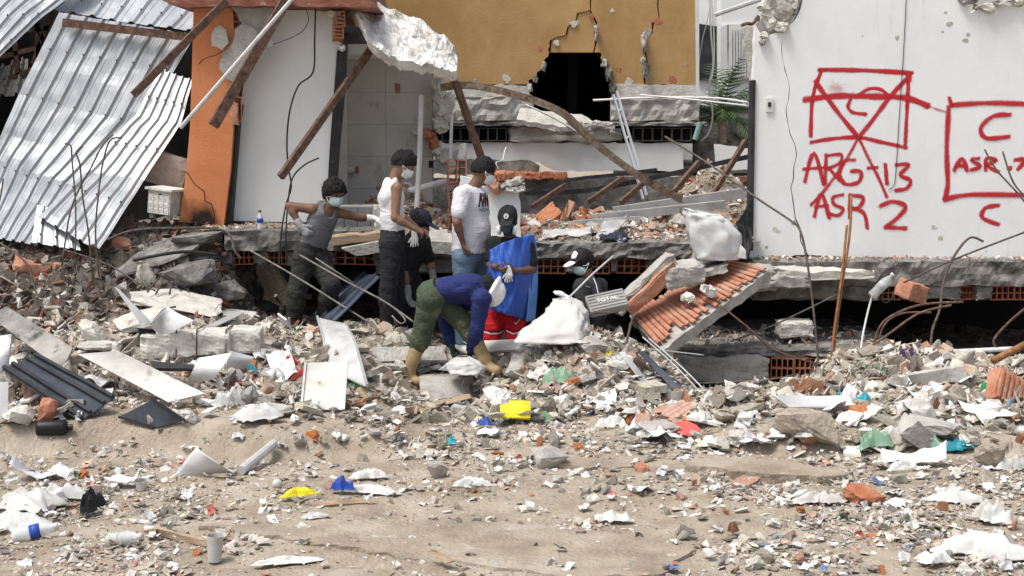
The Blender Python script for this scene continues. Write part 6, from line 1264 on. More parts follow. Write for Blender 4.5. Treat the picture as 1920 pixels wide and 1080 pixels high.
# zone: phrase, px range, py range, how many of each kind, size range in photo pixels, surface
K = ('concrete_chunk', 'brick_fragment', 'tile_shard', 'plaster_slab', 'wood_splinter', 'paper_scrap', 'plastic_scrap')
INFO = {'concrete_chunk': ('broken concrete chunk', 'concrete chunk', .6, .2), 'brick_fragment': ('red brick fragment', 'brick fragment', .6, .15), 'tile_shard': ('pale tile shard', 'tile shard', .35, .06), 'plaster_slab': ('flat grey plaster piece', 'plaster piece', .35, .08),
        'wood_splinter': ('thin wood splinter', 'wood splinter', .2, .04), 'paper_scrap': ('scrap of white paper', 'paper scrap', .3, .05), 'plastic_scrap': ('crumpled white plastic scrap', 'plastic scrap', .4, .14)}
ZN = [('lying large on the mound', (0, 1500), (640, 800), (0, 0, 8, 34, 14, 8, 10), (40, 95), None),
      ('lying large on the right slope', (1180, 1920), (720, 860), (0, 0, 6, 18, 8, 10, 10), (40, 90), None),
      ('in the mound at the feet of the workers', (430, 1180), (650, 800), (54, 34, 38, 62, 34, 30, 22), (14, 56), None),
      ('among the fallen panels at the left', (0, 560), (560, 800), (34, 14, 18, 40, 20, 16, 14), (14, 58), None),
      ('on the rubble slope below the graffiti wall', (1180, 1920), (690, 850), (50, 26, 36, 46, 26, 44, 32), (14, 60), None),
      ('on the dirt at the lower right', (1240, 1920), (880, 1075), (36, 22, 44, 40, 16, 24, 26), (12, 44), None),
      ('in the strip of rubble crossing the dirt in the middle', (560, 1300), (810, 925), (44, 16, 30, 36, 20, 20, 16), (12, 40), None),
      ('on the dirt at the lower left', (0, 620), (880, 1060), (16, 12, 24, 14, 14, 26, 20), (10, 34), None),
      ('on the bare dirt at the bottom middle', (420, 1280), (930, 1075), (14, 12, 22, 12, 12, 10, 8), (9, 28), None),
      ('on the dark heap below the roof sheets', (0, 430), (440, 590), (26, 26, 6, 22, 14, 3, 2), (14, 52), None),
      ('on top of the middle floor slab', (960, 1390), (372, 448), (20, 70, 34, 34, 22, 8, 5), (14, 50), 0),
      ('inside the open tiled room', (645, 848), (330, 440), (14, 22, 10, 16, 6, 2, 2), (12, 40), 1)]
for zone, (xa, xb), (ya, yb), nums, (sa, sb), hp in ZN:
    for kind, n in zip(K, nums):
        what, cat, fl, lift = INFO[kind]
        for i in range(n):
            px, py = rnd(xa, xb), rnd(ya, yb); p = Q(px, py) if hp is None else on_heap(px, py, HEAPS[hp])
            if p is None: continue
            s_ = (sa + (sb - sa) * random.random() ** 2.4) * p.y / F * (1.5 if kind == 'wood_splinter' else 1) * (1.1 if kind == 'paper_scrap' else 1)
            put(kind, p + (Vector((0, 0, .03)) if py < 850 and hp is None else Vector((0, 0, .0))), s_, zone, cat, what, fl, lift=lift)
# ---------------------------------------------------------------- fine rubble: nobody could count it
PAL = [((.46, .41, .345), 30), ((.36, .32, .27), 22), ((.56, .52, .45), 16), ((.27, .23, .19), 12), ((.42, .21, .13), 5), ((.50, .34, .25), 6), ((.68, .66, .62), 12), ((.66, .60, .50), 6), ((.15, .125, .10), 8), ((.72, .72, .71), 5), ((.10, .17, .26), .5), ((.09, .26, .15), .5), ((.55, .10, .09), .4)]
SH = [hull_mesh(i + 200, (1, .75, .42), 9) for i in range(7)] + [hull_mesh(i + 230, (1.3, .26, .12), 8, 1) for i in range(5)] + [shard(i + 250, .08) for i in range(9)]
SH2 = [curled(i + 70, .3, 3, 2) for i in range(7)]
def fine_rubble(name, label, pts, sizes, m='rubble_fine', pal=PAL, dark=1., SH=SH, tilt=.5, dust=.22):
    n = len(pts); rs = np.random.RandomState(len(pts)); w = np.array([p[1] for p in pal], float); ci = rs.choice(len(pal), n, p=w / w.sum()); si = rs.randint(0, len(SH), n); V = []; Fc = []; Cc = []; off = 0
    cols = np.array([p[0] for p in pal])[ci] * rs.uniform(.82, 1.14, (n, 1)) * dark; cols = cols * (1 - dust) + np.array((.43, .385, .31)) * dust; pts = np.array(pts); sizes = np.array(sizes)
    a = rs.normal(size=(n, 4)); a[:, 1:3] *= tilt; a /= np.linalg.norm(a, axis=1)[:, None]; qw, qx, qy, qz = a.T
    R_ = np.stack([1 - 2 * (qy * qy + qz * qz), 2 * (qx * qy - qz * qw), 2 * (qx * qz + qy * qw), 2 * (qx * qy + qz * qw), 1 - 2 * (qx * qx + qz * qz), 2 * (qy * qz - qx * qw), 2 * (qx * qz - qy * qw), 2 * (qy * qz + qx * qw), 1 - 2 * (qx * qx + qy * qy)], 1).reshape(n, 3, 3)
    for k, (v, f) in enumerate(SH):
        I = np.where(si == k)[0]
        if len(I) == 0: continue
        v = np.array(v); vv = np.einsum('nij,vj->nvi', R_[I], v) * sizes[I][:, None, None] + pts[I][:, None, :] ; nv = len(v)
        V.append(vv.reshape(-1, 3)); Cc.append(np.repeat(cols[I], nv, 0))
        for q in f: Fc += [tuple(off + j * nv + i for i in q) for j in range(len(I))]
        off += len(I) * nv
    V = np.concatenate(V); Cc = np.concatenate(Cc); me = bpy.data.meshes.new(name); me.from_pydata(V.tolist(), [], Fc); me.materials.append(MATS[m])
    at = me.color_attributes.new('Col', 'FLOAT_COLOR', 'POINT'); at.data.foreach_set('color', np.concatenate([Cc, np.ones((len(Cc), 1))], 1).astype(np.float32).ravel())
    o = bpy.data.objects.new(name, me); COL.objects.link(o); o['kind'] = 'stuff'; o['label'] = label; o['category'] = 'rubble'; return o
def sample(n, x0, x1, y0, y1, dens, smin, smax, pw=2.2, lift=.25, base=0., cl=None):
    P_, S_ = [], []; tries = 0
    while len(P_) < n and tries < n * 12:
        tries += 1; x, y = rnd(x0, x1), rnd(y0, y1)
        if abs(x) > y * .40 + .3 or random.random() > dens(x, y): continue
        s_ = smin + (smax - smin) * random.random() ** pw * (1 if cl is None else cl(x, y)); P_.append((x, y, H(x, y) + base + s_ * lift * rnd(-.3, 1))); S_.append(s_)
    return P_, S_
md = lambda x, y: smooth(front(x) - .15, front(x) + .15, y)
clump = lambda x, y: smooth(-.35, .55, noise.noise(Vector((x * 1.7, y * 2.2, 4))))
fine_rubble('rubble_fragments', 'small broken pieces covering the mound of rubble', *sample(32000, -5.4, 5.6, 10.3, 13.7, lambda x, y: md(x, y) * (1 if x < 1.2 or y < 13.1 else .12), .018, .15, 2.6, .55, .03, cl=lambda x, y: .45 + 1.1 * smooth(-.3, .5, noise.noise(Vector((x * 1.3, y * 2.2, 8))))))
right = lambda x, y: smooth(.9, 2.0, x) * smooth(9.9, 9.2, y)
band = lambda x, y: math.exp(-((y - 9.75 + .25 * math.sin(x)) / .32) ** 2) * smooth(-1.6, -.6, x) * smooth(2.2, 1.2, x)
fd = lambda x, y: (.14 + 1.2 * max(right(x, y), band(x, y), .35 * smooth(-.8, -2.4, x) * smooth(9.4, 8.6, y), .55 * smooth(10.2, 10.7, y))) * clump(x, y)
fine_rubble('gravel', 'gravel and small fragments scattered over the dirt', *sample(30000, -4.6, 4.8, 6.7, 10.9, fd, .010, .075, 3.2, .3, cl=lambda x, y: .5 + .9 * clump(x * 1.4, y * 1.4)), tilt=.2)
fine_rubble('grit', 'fine grit strewn over the bare dirt', *sample(17000, -4.4, 4.6, 6.7, 10.7, lambda x, y: .3 + .7 * clump(x, y), .005, .017, 1.6, .3), tilt=.3)
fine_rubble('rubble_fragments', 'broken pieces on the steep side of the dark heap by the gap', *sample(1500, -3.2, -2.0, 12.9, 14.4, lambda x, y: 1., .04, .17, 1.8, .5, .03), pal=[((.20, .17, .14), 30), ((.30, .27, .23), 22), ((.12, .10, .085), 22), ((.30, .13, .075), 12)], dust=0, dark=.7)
WH = [((.60, .60, .59), 30), ((.54, .52, .48), 22), ((.63, .62, .65), 14), ((.52, .47, .40), 14), ((.10, .25, .16), 1), ((.08, .16, .34), 1.2), ((.50, .12, .10), 1), ((.60, .50, .12), .6), ((.10, .09, .085), 3)]
fine_rubble('litter_scraps', 'torn scraps of paper and plastic film strewn over dirt and rubble', *sample(4200, -5.2, 5.4, 6.7, 13.2, lambda x, y: (.25 + .75 * max(right(x, y), band(x, y), md(x, y), smooth(-1.5, -3, x))) * clump(x * 2, y * 2), .015, .085, 2.4, .25, .02), pal=WH, SH=SH2, tilt=.25, dust=.12)
DK = [((.24, .205, .17), 30), ((.34, .30, .255), 22), ((.15, .12, .10), 22), ((.36, .15, .085), 16), ((.46, .28, .19), 6), ((.52, .49, .45), 10)]
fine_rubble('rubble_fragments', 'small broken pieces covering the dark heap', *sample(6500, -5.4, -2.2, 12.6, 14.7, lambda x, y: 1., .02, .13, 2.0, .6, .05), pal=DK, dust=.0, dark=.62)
BRK = [((.46, .20, .11), 22), ((.52, .29, .185), 14), ((.56, .51, .44), 22), ((.40, .35, .30), 18), ((.76, .75, .73), 14), ((.24, .19, .16), 8), ((.82, .82, .82), 5)]
for i, hp in enumerate(HEAPS):
    n = (3600, 1700, 500, 900)[i]; PP, SS = [], []
    for k in range(n):
        x, y = hp[0] + hp[2] * rnd(-1, 1), hp[1] + hp[3] * rnd(-1, 1); s_ = .02 + .10 * random.random() ** 2.2; s_ *= .45 if i == 2 else 1
        PP.append((x, y, max(heap_z(x, y, *hp), hp[5]) + s_ * .15)); SS.append(s_)
    fine_rubble('rubble_fragments', 'small broken pieces on the ' + ('middle floor slab', 'floor of the tiled room', 'ledge before the white panel', 'masonry pile by the alley')[i], PP, SS, pal=BRK, dust=.15)
# grit along the front of the other ledges
PP, SS = [], []
for k in range(900):
    x = rnd(X(700, 14), X(1300, 14)); s_ = .015 + .05 * random.random() ** 2; PP.append((x, YM + .05 + rnd(0, .7), ZM + s_ * .2)); SS.append(s_)
for k in range(500):
    x = rnd(X(1415, 14), X(2000, 14)); s_ = .01 + .04 * random.random() ** 2; PP.append((x, YR + rnd(.0, .18), ZR + s_ * .2)); SS.append(s_)
for k in range(420):
    x = rnd(X(1235, 13.55), X(1690, 13.55)); s_ = .015 + .09 * random.random() ** 2.2; PP.append((x, 13.66 + rnd(0, 1.2), zl + s_ * .25)); SS.append(s_)
fine_rubble('rubble_fragments', 'crumbs of mortar and brick along the slab edges', PP, SS, pal=BRK)
print('counts', cnt)
# ---------------------------------------------------------------- panels, sheets and beams in the rubble
def panel(name, cs, t, m, label, cat='panel', ribs=0, bend=0., rib_m=None, nu=14, nv=10, seed=0, group=None, lip=False, rough_=.006):
    """sheet from four corners (px, py, height over the ground), with ribs along its length as parts"""
    c = [Q(*q) for q in cs]; nn = (c[1] - c[0]).cross(c[3] - c[0]).normalized(); nn = nn if nn.z > 0 else -nn
    def fn(u, v):
        p = c[0].lerp(c[1], u).lerp(c[3].lerp(c[2], u), v); return p + nn * (bend * (math.sin(PI * v) - .5) + rough_ * noise.noise(p * 3 + Vector((seed, 0, 0))))
    mb = MB().grid(fn, nu, nv); n0 = len(mb.v); v0 = list(mb.v); f0 = list(mb.f); mb.add([Vector(v) - nn * t for v in v0], [tuple(reversed(f)) for f in f0])
    bd = [i for i in range(nu + 1)] + [(nu + 1) * j + nu for j in range(1, nv + 1)] + [(nu + 1) * nv + i for i in range(nu - 1, -1, -1)] + [(nu + 1) * j for j in range(nv - 1, 0, -1)]
    mb.f += [(bd[i], bd[(i + 1) % len(bd)], bd[(i + 1) % len(bd)] + n0, bd[i] + n0) for i in range(len(bd))]
    if not ribs and not lip: return mk(name, mb, m, label=label, cat=cat, group=group)
    r_ = thing(name, c[3], label, cat, group); mk('panel_face', mb, m, r_)
    for k in range(ribs):
        u = [.06, .30, .70, .94][k] if ribs == 4 else (.12 + .76 * k / max(1, ribs - 1)); mk('rib', MB().strip([Vector(fn(u, v / 6)) + nn * .014 for v in range(7)], .028, .028, nn), rib_m or m, r_)
    if lip:
        for u in (.015, .985): mk('edge_strip', MB().strip([Vector(fn(u, v / 6)) + nn * .006 for v in range(7)], .016, .018, nn), rib_m or m, r_)
    return r_
panel('ribbed_panel', [(4, 692, .26), (70, 666, .34), (216, 744, .13), (150, 790, .05)], .01, 'steel_panel_dark', 'dark glossy ribbed metal panel tilted at the left of the rubble', ribs=4, rib_m='black_paint')
panel('plank_panel', [(146, 664, .30), (218, 658, .36), (382, 738, .12), (316, 754, .05)], .035, 'panel_grey', 'long pale grey plank panel lying right of the dark ribbed panel')
panel('dirty_panel', [(-20, 592, .40), (12, 574, .46), (136, 652, .26), (116, 694, .12)], .02, 'panel_dirty', 'scorched brown and grey panel sloping in at the left edge', nu=18) if mat('panel_dirty', [(.10, .095, .085), (.27, .26, .235), (.44, .41, .36)], 2.2, .5, .15, 20, world=True, spots=[((.05, .045, .04), .54, 3), ((.46, .38, .27), .62, 4)]) else None
panel('metal_sheet', [(372, 672, .28), (434, 662, .34), (400, 712, .14), (346, 724, .08)], .006, 'zinc', 'crumpled grey metal sheet right of the long plank panel', 'metal sheet', bend=.05)
panel('metal_sheet', [(430, 655, .30), (478, 668, .26), (458, 690, .16), (424, 690, .18)], .006, 'zinc', 'small bright metal flap beside the concrete beam end', 'metal sheet', bend=.03)
panel('dark_board', [(222, 782, .05), (288, 748, .20), (348, 788, .08), (288, 802, .02)], .012, 'steel_panel_dark', 'low dark panel lying in front of the plank panel', lip=True, rib_m='black_paint')
panel('foil_board', [(594, 590, .30), (648, 602, .32), (690, 718, .16), (614, 684, .10)], .012, 'panel_foil', 'bright foil faced panel standing left of the yellow boots', bend=.05, lip=True, rib_m='zinc', rough_=.03)
panel('pale_board', [(572, 680, .34), (652, 678, .34), (646, 768, .03), (564, 768, .03)], .02, 'panel_grey', 'pale rectangular board leaning in front of the foil panel', lip=True, rib_m='panel_grey')
panel('foil_sheet', [(276, 606, .42), (310, 574, .50), (360, 600, .44), (302, 630, .26)], .006, 'panel_foil', 'shiny crinkled foil sheet above the concrete beam', 'metal sheet', bend=.05, rough_=.03)
panel('metal_shard', [(216, 540, .52), (222, 541, .52), (286, 606, .28), (262, 606, .28)], .008, 'zinc', 'narrow metal blade pointing up left of the foil sheet', 'metal sheet')
panel('metal_strip', [(380, 614, .16), (448, 582, .20), (458, 586, .20), (396, 616, .14)], .012, 'zinc', 'thin metal strip lying behind the concrete beam', 'metal strip')
panel('dark_plank', [(282, 676, .22), (362, 684, .20), (366, 692, .18), (290, 690, .18)], .03, 'black_paint', 'dark plank lying under the concrete beam', 'plank')
panel('grey_board', [(-14, 632, .40), (22, 626, .42), (14, 690, .2), (-14, 704, .18)], .015, 'zinc', 'grey board at the left edge above the ribbed panel', 'board')
panel('white_board', [(-10, 716, .30), (16, 716, .30), (14, 786, .05), (-10, 792, .05)], .015, 'white_panel', 'white board standing at the left edge below the ribbed panel', 'board')
panel('black_sheet', [(252, 610, .34), (288, 612, .36), (292, 640, .2), (262, 634, .2)], .006, 'black_paint', 'black bent sheet left of the foil sheet', 'metal sheet', bend=.05)
panel('ribbed_panel', [(662, 508, .50), (712, 518, .50), (628, 600, .16), (588, 592, .16)], .01, 'steel_panel_blue', 'blue grey ribbed metal panel behind the man in the white vest', ribs=3)
panel('fallen_slab', [(786, 702, .14), (872, 696, .16), (886, 744, .06), (788, 752, .04)], .07, 'concrete', 'grey concrete slab in front of the bending man', 'concrete slab', rough_=.02)
panel('pale_plank', [(868, 640, .20), (968, 636, .22), (990, 652, .2), (900, 662, .16)], .03, 'panel_grey', 'pale plank lying behind the right yellow boot', 'plank')
panel('timber_plank', [(766, 764, .10), (880, 738, .12), (884, 746, .10), (770, 776, .05)], .03, 'wood_old', 'weathered plank lying before the grey concrete slab', 'plank')
panel('timber_plank', [(672, 724, .10), (782, 722, .12), (790, 738, .08), (690, 744, .06)], .03, 'wood_old', 'splintered boards under the left yellow boot', 'plank', rough_=.02)
panel('pale_slab', [(704, 650, .16), (828, 650, .18), (838, 676, .12), (716, 676, .10)], .06, 'concrete_light', 'pale stone slab behind the left yellow boot', 'concrete slab', rough_=.02)
panel('steel_strip', [(1160, 660, .22), (1172, 660, .22), (1236, 740, .05), (1222, 742, .05)], .008, 'zinc', 'bright metal strip sloping down left of the wires', 'metal strip')
panel('steel_strip', [(1194, 656, .22), (1210, 660, .22), (1306, 758, .06), (1290, 762, .05)], .008, 'steel_panel_dark', 'dark shiny strip sloping beside the wires', 'metal strip')
panel('timber_plank', [(272, 992, .02), (300, 988, .06), (396, 1012, .05), (390, 1022, .02)], .02, 'wood_old', 'tapered plank lying on the dirt beside the paving edge', 'plank')
panel('timber_plank', [(800, 1034, .07), (812, 1030, .09), (850, 1052, .07), (834, 1056, .06)], .02, 'wood_old', 'short plank end on the edge of the paving', 'plank')
panel('timber_plank', [(582, 940, .03), (700, 934, .03), (702, 942, .02), (586, 948, .02)], .015, 'wood_old', 'thin dark lath lying on the dirt near the yellow scrap', 'plank')
panel('grey_trough', [(1700, 700, .16), (1806, 682, .22), (1816, 716, .08), (1712, 722, .06)], .03, 'concrete', 'grey plastic trough lying below the dark gap at the right', 'trough', lip=True, rib_m='pipe_grey')
panel('metal_strip', [(1450, 742, .16), (1590, 742, .16), (1600, 760, .1), (1480, 764, .1)], .01, 'zinc', 'perforated grey strip above the big rock', 'metal strip')
# big lumps
def lump(name, px, py, h, dim, m, label, cat='concrete chunk', n=6, amp=.03, rot=(0, 0, 0), seed=1, sc=6, group='large lumps of masonry'):
    v, f = boulder(seed, n); R_ = Euler(rot).to_matrix(); c = Q(px, py, h)
    return mk(name, MB().add([c + R_ @ Vector((a[0] * dim[0], a[1] * dim[1], a[2] * dim[2])) for a in v], f), m, label=label, cat=cat, group=group)
def boulder(seed, n=6):
    v, f = hull_mesh(seed * 7 + 1, (1, 1, 1), 22, .72); bm = bmesh.new(); vs = [bm.verts.new(x) for x in v]; [bm.faces.new([vs[i] for i in q]) for q in f]
    bmesh.ops.subdivide_edges(bm, edges=bm.edges[:], cuts=3, use_grid_fill=True); bmesh.ops.triangulate(bm, faces=bm.faces[:]); off = Vector((seed, 2, 3))
    for x in bm.verts: x.co = x.co * (1 + .10 * noise.noise(x.co * 3 + off)) + noise.noise_vector(x.co * 6 + off) * .035 + noise.noise_vector(x.co * 15 + off) * .015
    bm.verts.index_update(); v = [tuple(x.co) for x in bm.verts]; f = [tuple(y.index for y in x.verts) for x in bm.faces]; bm.free(); return v, f
cbm = thing('concrete_beam', Q(390, 650, .05), 'broken pale concrete beam bound with wire among the left panels', 'concrete beam')
for i, (a, b, w) in enumerate(((318, 644, .44), (398, 640, .30), (458, 636, .30))):
    mk('beam_segment', MB().rough(Q(a, b, .18), (w, .22, .20), 6, .018, 8, Euler((.05, -.05 + .03 * i, .06)).to_matrix(), 30 + i), 'concrete_light', cbm)
for a in (336, 374, 428):
    c = Q(a, 640, .18); mk('tie_wire', MB().tube([c + Vector((.0, -.125, -.1)), c + Vector((.01, -.125, .115)), c + Vector((.02, .1, .12))], .007, 5), 'rebar_steel', cbm)
lump('rough_slab', 325, 568, .16, (.85, .5, .10), 'concrete_light', 'ragged pale mortar slab behind the foil sheet', 'concrete slab', 9, .05, (.25, .12, .1), 41, 8)
lump('rough_slab', 420, 588, .10, (.6, .3, .08), 'concrete_light', 'lower ragged mortar piece right of the pale mortar slab', 'concrete slab', 7, .04, (.2, .1, .1), 42, 8)
lump('concrete_lump', 262, 598, .18, (.44, .35, .14), 'concrete_light', 'sloping concrete lump left of the foil sheet', rot=(.3, -.25, .2), seed=43)
lump('concrete_lump', 178, 624, .16, (.28, .25, .16), 'concrete_light', 'rounded concrete lump left of the concrete beam', rot=(.2, .2, .2), seed=44)
lump('concrete_lump', 188, 648, .12, (.34, .2, .08), 'concrete_light', 'flat concrete piece under the rounded lump', rot=(.1, .05, .2), seed=45)
lump('beam_block', 360, 516, .30, (.60, .36, .22), 'concrete_dark', 'broken beam end jutting out under the ledge by the dark gap', 'concrete beam', 8, .04, (.15, -.08, -.35), 46)
for k, (a, b) in enumerate((((298, 520), (276, 548)), ((306, 525), (292, 552)), ((322, 528), (318, 552)))):
    rod('rebar', [(a[0], a[1], 13.2), (b[0], b[1], 13.1)], .010, 'rebar_steel', ('left', 'middle', 'right')[k] + ' of three bars sticking down from the broken beam end', 'rebar', RG)
lump('flat_block', 368, 448, .20, (.52, .28, .12), 'concrete_dark', 'long flat block on the heap below the orange column', rot=(.1, -.06, .1), seed=47)
lump('sloping_slab', 300, 476, .15, (.85, .45, .12), 'concrete_dark', 'sloping slab under the long flat block on the heap', 'concrete slab', 8, .04, (.35, -.28, .1), 48)
lump('wedge_stone', 274, 514, .15, (.22, .2, .20), 'concrete_light', 'pale wedge stone beside the broken beam end', rot=(.2, .5, .2), seed=49)
lump('brick_lump', 52, 500, .12, (.26, .2, .14), 'clay_bright', 'orange brick lump at the far left of the dark heap', 'brick', rot=(.3, .3, .4), seed=50, group=None)
lump('brick_lump', 226, 456, .10, (.2, .16, .10), 'clay_bright', 'orange brick piece at the top of the heap right of the sheets', 'brick', rot=(.3, .2, .4), seed=51, group=None)
lump('concrete_lump', 38, 776, .08, (.22, .18, .14), 'concrete_light', 'pale stone at the left edge under the ribbed panel', rot=(.2, .2, .4), seed=52)
lump('brick_lump', 92, 768, .10, (.14, .12, .17), 'clay_bright', 'reddish brick lump standing under the ribbed panel', 'brick', rot=(.2, .2, .4), seed=53, group=None)
lump('big_rock', 1508, 798, .12, (.42, .30, .22), 'rock_earth', 'big earthy rock on the right slope', 'rock', 8, .05, (.05, .05, .1), 54, 5) if mat('rock_earth', [(.26, .215, .165), (.38, .325, .26), (.47, .41, .34)], 7, .97, 1, 25, world=True) else None
lump('concrete_lump', 1716, 812, .12, (.38, .18, .15), 'concrete', 'slanting concrete block right of the white sacks', rot=(.2, .6, .4), seed=55)
lump('concrete_lump', 1750, 800, .10, (.34, .24, .12), 'concrete', 'grey wedge leaning on the slanting block at the right', rot=(.1, .2, -.3), seed=56)
lump('concrete_lump', 1866, 858, .08, (.22, .2, .18), 'rock_earth', 'squat earthy block near the right edge', 'rock', rot=(.1, .2, .3), seed=57)
lump('concrete_lump', 874, 774, .06, (.24, .2, .11), 'concrete', 'grey rock between the plank and the yellow box', 'rock', rot=(.1, .2, .3), seed=58)
lump('concrete_lump', 1028, 860, .06, (.22, .18, .14), 'concrete', 'rounded grey rock in the rubble strip', 'rock', rot=(.1, .2, .3), seed=59)
lump('concrete_lump', 1228, 806, .05, (.34, .24, .09), 'concrete', 'flat dark stone near the coral lid', 'rock', rot=(.1, .0, .3), seed=60)
lump('brick_lump', 1620, 930, .05, (.22, .16, .11), 'clay', 'broken reddish brick lump on the dirt at right', 'brick', rot=(.2, .2, .5), seed=61, group=None)
lump('concrete_lump', 820, 884, .05, (.14, .1, .14), 'concrete', 'upright grey stone in the rubble strip', 'rock', rot=(.1, .1, .3), seed=62)
lump('concrete_lump', 1112, 648, .08, (.22, .18, .13), 'concrete', 'grey block in the rubble below the white sack', rot=(.3, .3, .3), seed=63)
lump('concrete_lump', 985, 690, .06, (.42, .30, .09), 'concrete', 'sloping grey slab right of the right yellow boot', 'concrete slab', rot=(.35, .25, .3), seed=64)
lump('concrete_lump', 1108, 704, .06, (.24, .2, .14), 'concrete', 'grey lump on the mound below the tool case', rot=(.3, .3, .3), seed=65)
lump('concrete_lump', 1150, 622, .06, (.22, .16, .10), 'concrete_light', 'pale lump at the lower corner of the tile slab', rot=(.3, .3, .3), seed=66)
lump('concrete_lump', 1330, 690, .02, (.5, .3, .2), 'concrete', 'grey mass under the front of the lower slab', rot=(.1, .1, .1), seed=67)
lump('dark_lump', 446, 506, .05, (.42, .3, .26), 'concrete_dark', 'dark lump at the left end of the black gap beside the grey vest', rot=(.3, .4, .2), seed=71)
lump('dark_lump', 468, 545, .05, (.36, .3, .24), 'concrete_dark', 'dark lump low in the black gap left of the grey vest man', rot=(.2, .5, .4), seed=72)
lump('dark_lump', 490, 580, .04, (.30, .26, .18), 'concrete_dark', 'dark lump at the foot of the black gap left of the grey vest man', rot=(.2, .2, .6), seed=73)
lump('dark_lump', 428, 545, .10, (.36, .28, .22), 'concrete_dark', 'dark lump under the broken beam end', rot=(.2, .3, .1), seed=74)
# ridged brick at the right edge
c = Q(1890, 738, .12); R = Euler((1.1, .55, .25)).to_matrix(); rbk = thing('ridged_brick', c, 'large ridged orange brick standing tilted at the right edge', 'brick')
mk('brick_body', MB().rough(c, (.36, .30, .14), 5, .018, 6, R, 3), 'clay_bright', rbk)
for k in range(7): mk('brick_ridge', MB().bar(c + R @ Vector((-.15 + .05 * k, -.13, .075)), c + R @ Vector((-.15 + .05 * k, .12, .075)), .022, .022, R @ Vector((0, 0, 1))), 'clay_bright', rbk)
# ---------------------------------------------------------------- litter
def sheet(name, px, py, h, w, d, rot, m, label, cat, amp=.05, curl=.0, seed=0, group=None, sc=4):
    c = Q(px, py, h); R_ = Euler(rot).to_matrix(); off = Vector((seed * 2.1, seed, 0))
    def fn(u, v):
        x, y = (u - .5) * w, (v - .5) * d; q = Vector((x * sc / .3, y * sc / .3, 0)) * .3 + off
        return c + R_ @ Vector((x, y, amp * (noise.noise(q * 2) + .6 * abs(noise.noise(q * 5)))  + curl * (u - .5) ** 2 * 4 * w))
    o = mk(name, MB().grid(fn, 14, 10), m, label=label, cat=cat, group=group, sm=True); o.modifiers.new('t', 'SOLIDIFY').thickness = .002; return o
fold_sheet('paper_sheet', [Q(328, 890, .02), Q(368, 838, .20), Q(410, 872, .12), Q(440, 888, .03)], 'paper', 'large curled white paper sheet on the dirt before the bank', 'paper', 14, 12, .02, 3, 2)
mk('split_pipe', MB().tube([Q(452, 882, .04), Q(514, 832, .10)], .032, 10), 'pipe_grey', label='grey split pipe sticking out of the dirt bank beside the curled paper', cat='pipe')
PS = 'loose white papers'
for i, (px, py, w, d, lb) in enumerate(((1735, 742, .34, .26, 'largest white papers under the dark bar at the right'), (1780, 736, .28, .2, 'white papers right of the largest papers'), (1712, 760, .28, .2, 'white papers at the lower end of the dark bar'), (1800, 770, .2, .14, 'small folded paper below the dark bar'), (1296, 772, .30, .2, 'white paper folded beside the coral lid'), (1462, 652, .12, .16, 'white paper stuck on the lower slab edge'), (60, 888, .30, .14, 'lavender white papers at the left edge'), (120, 884, .16, .12, 'small upright paper beside the lavender papers'), (1715, 858, .46, .12, 'long lavender wrapper before the slanting block'), (240, 898, .24, .12, 'torn white scraps left of the curled paper'), (1120, 762, .2, .14, 'white wrapper right of the yellow box'), (1760, 690, .2, .14, 'white page on the grey trough'))):
    sheet('paper_sheet', px, py, .05, w, d, (rnd(.1, .5), rnd(-.4, .4), rnd(-.6, .6)), 'paper', lb, 'paper', .05, .1, i + 3, PS)
PB = 'white plastic litter'
def bag(px, py, w, d, h, m, label, seed, rot=0., group=PB, cat='plastic bag'):
    v, f = crumple(seed, 1., 14, 54); R_ = Euler((0, 0, rot)).to_matrix(); c = Q(px, py, .02); w *= 1.25; d *= 1.25; h *= .72; return mk('plastic_bag', MB().add([c + R_ @ Vector((x * w, y * d, z * h)) for x, y, z in v], f), m, label=label, cat=cat, group=group, sm=True)
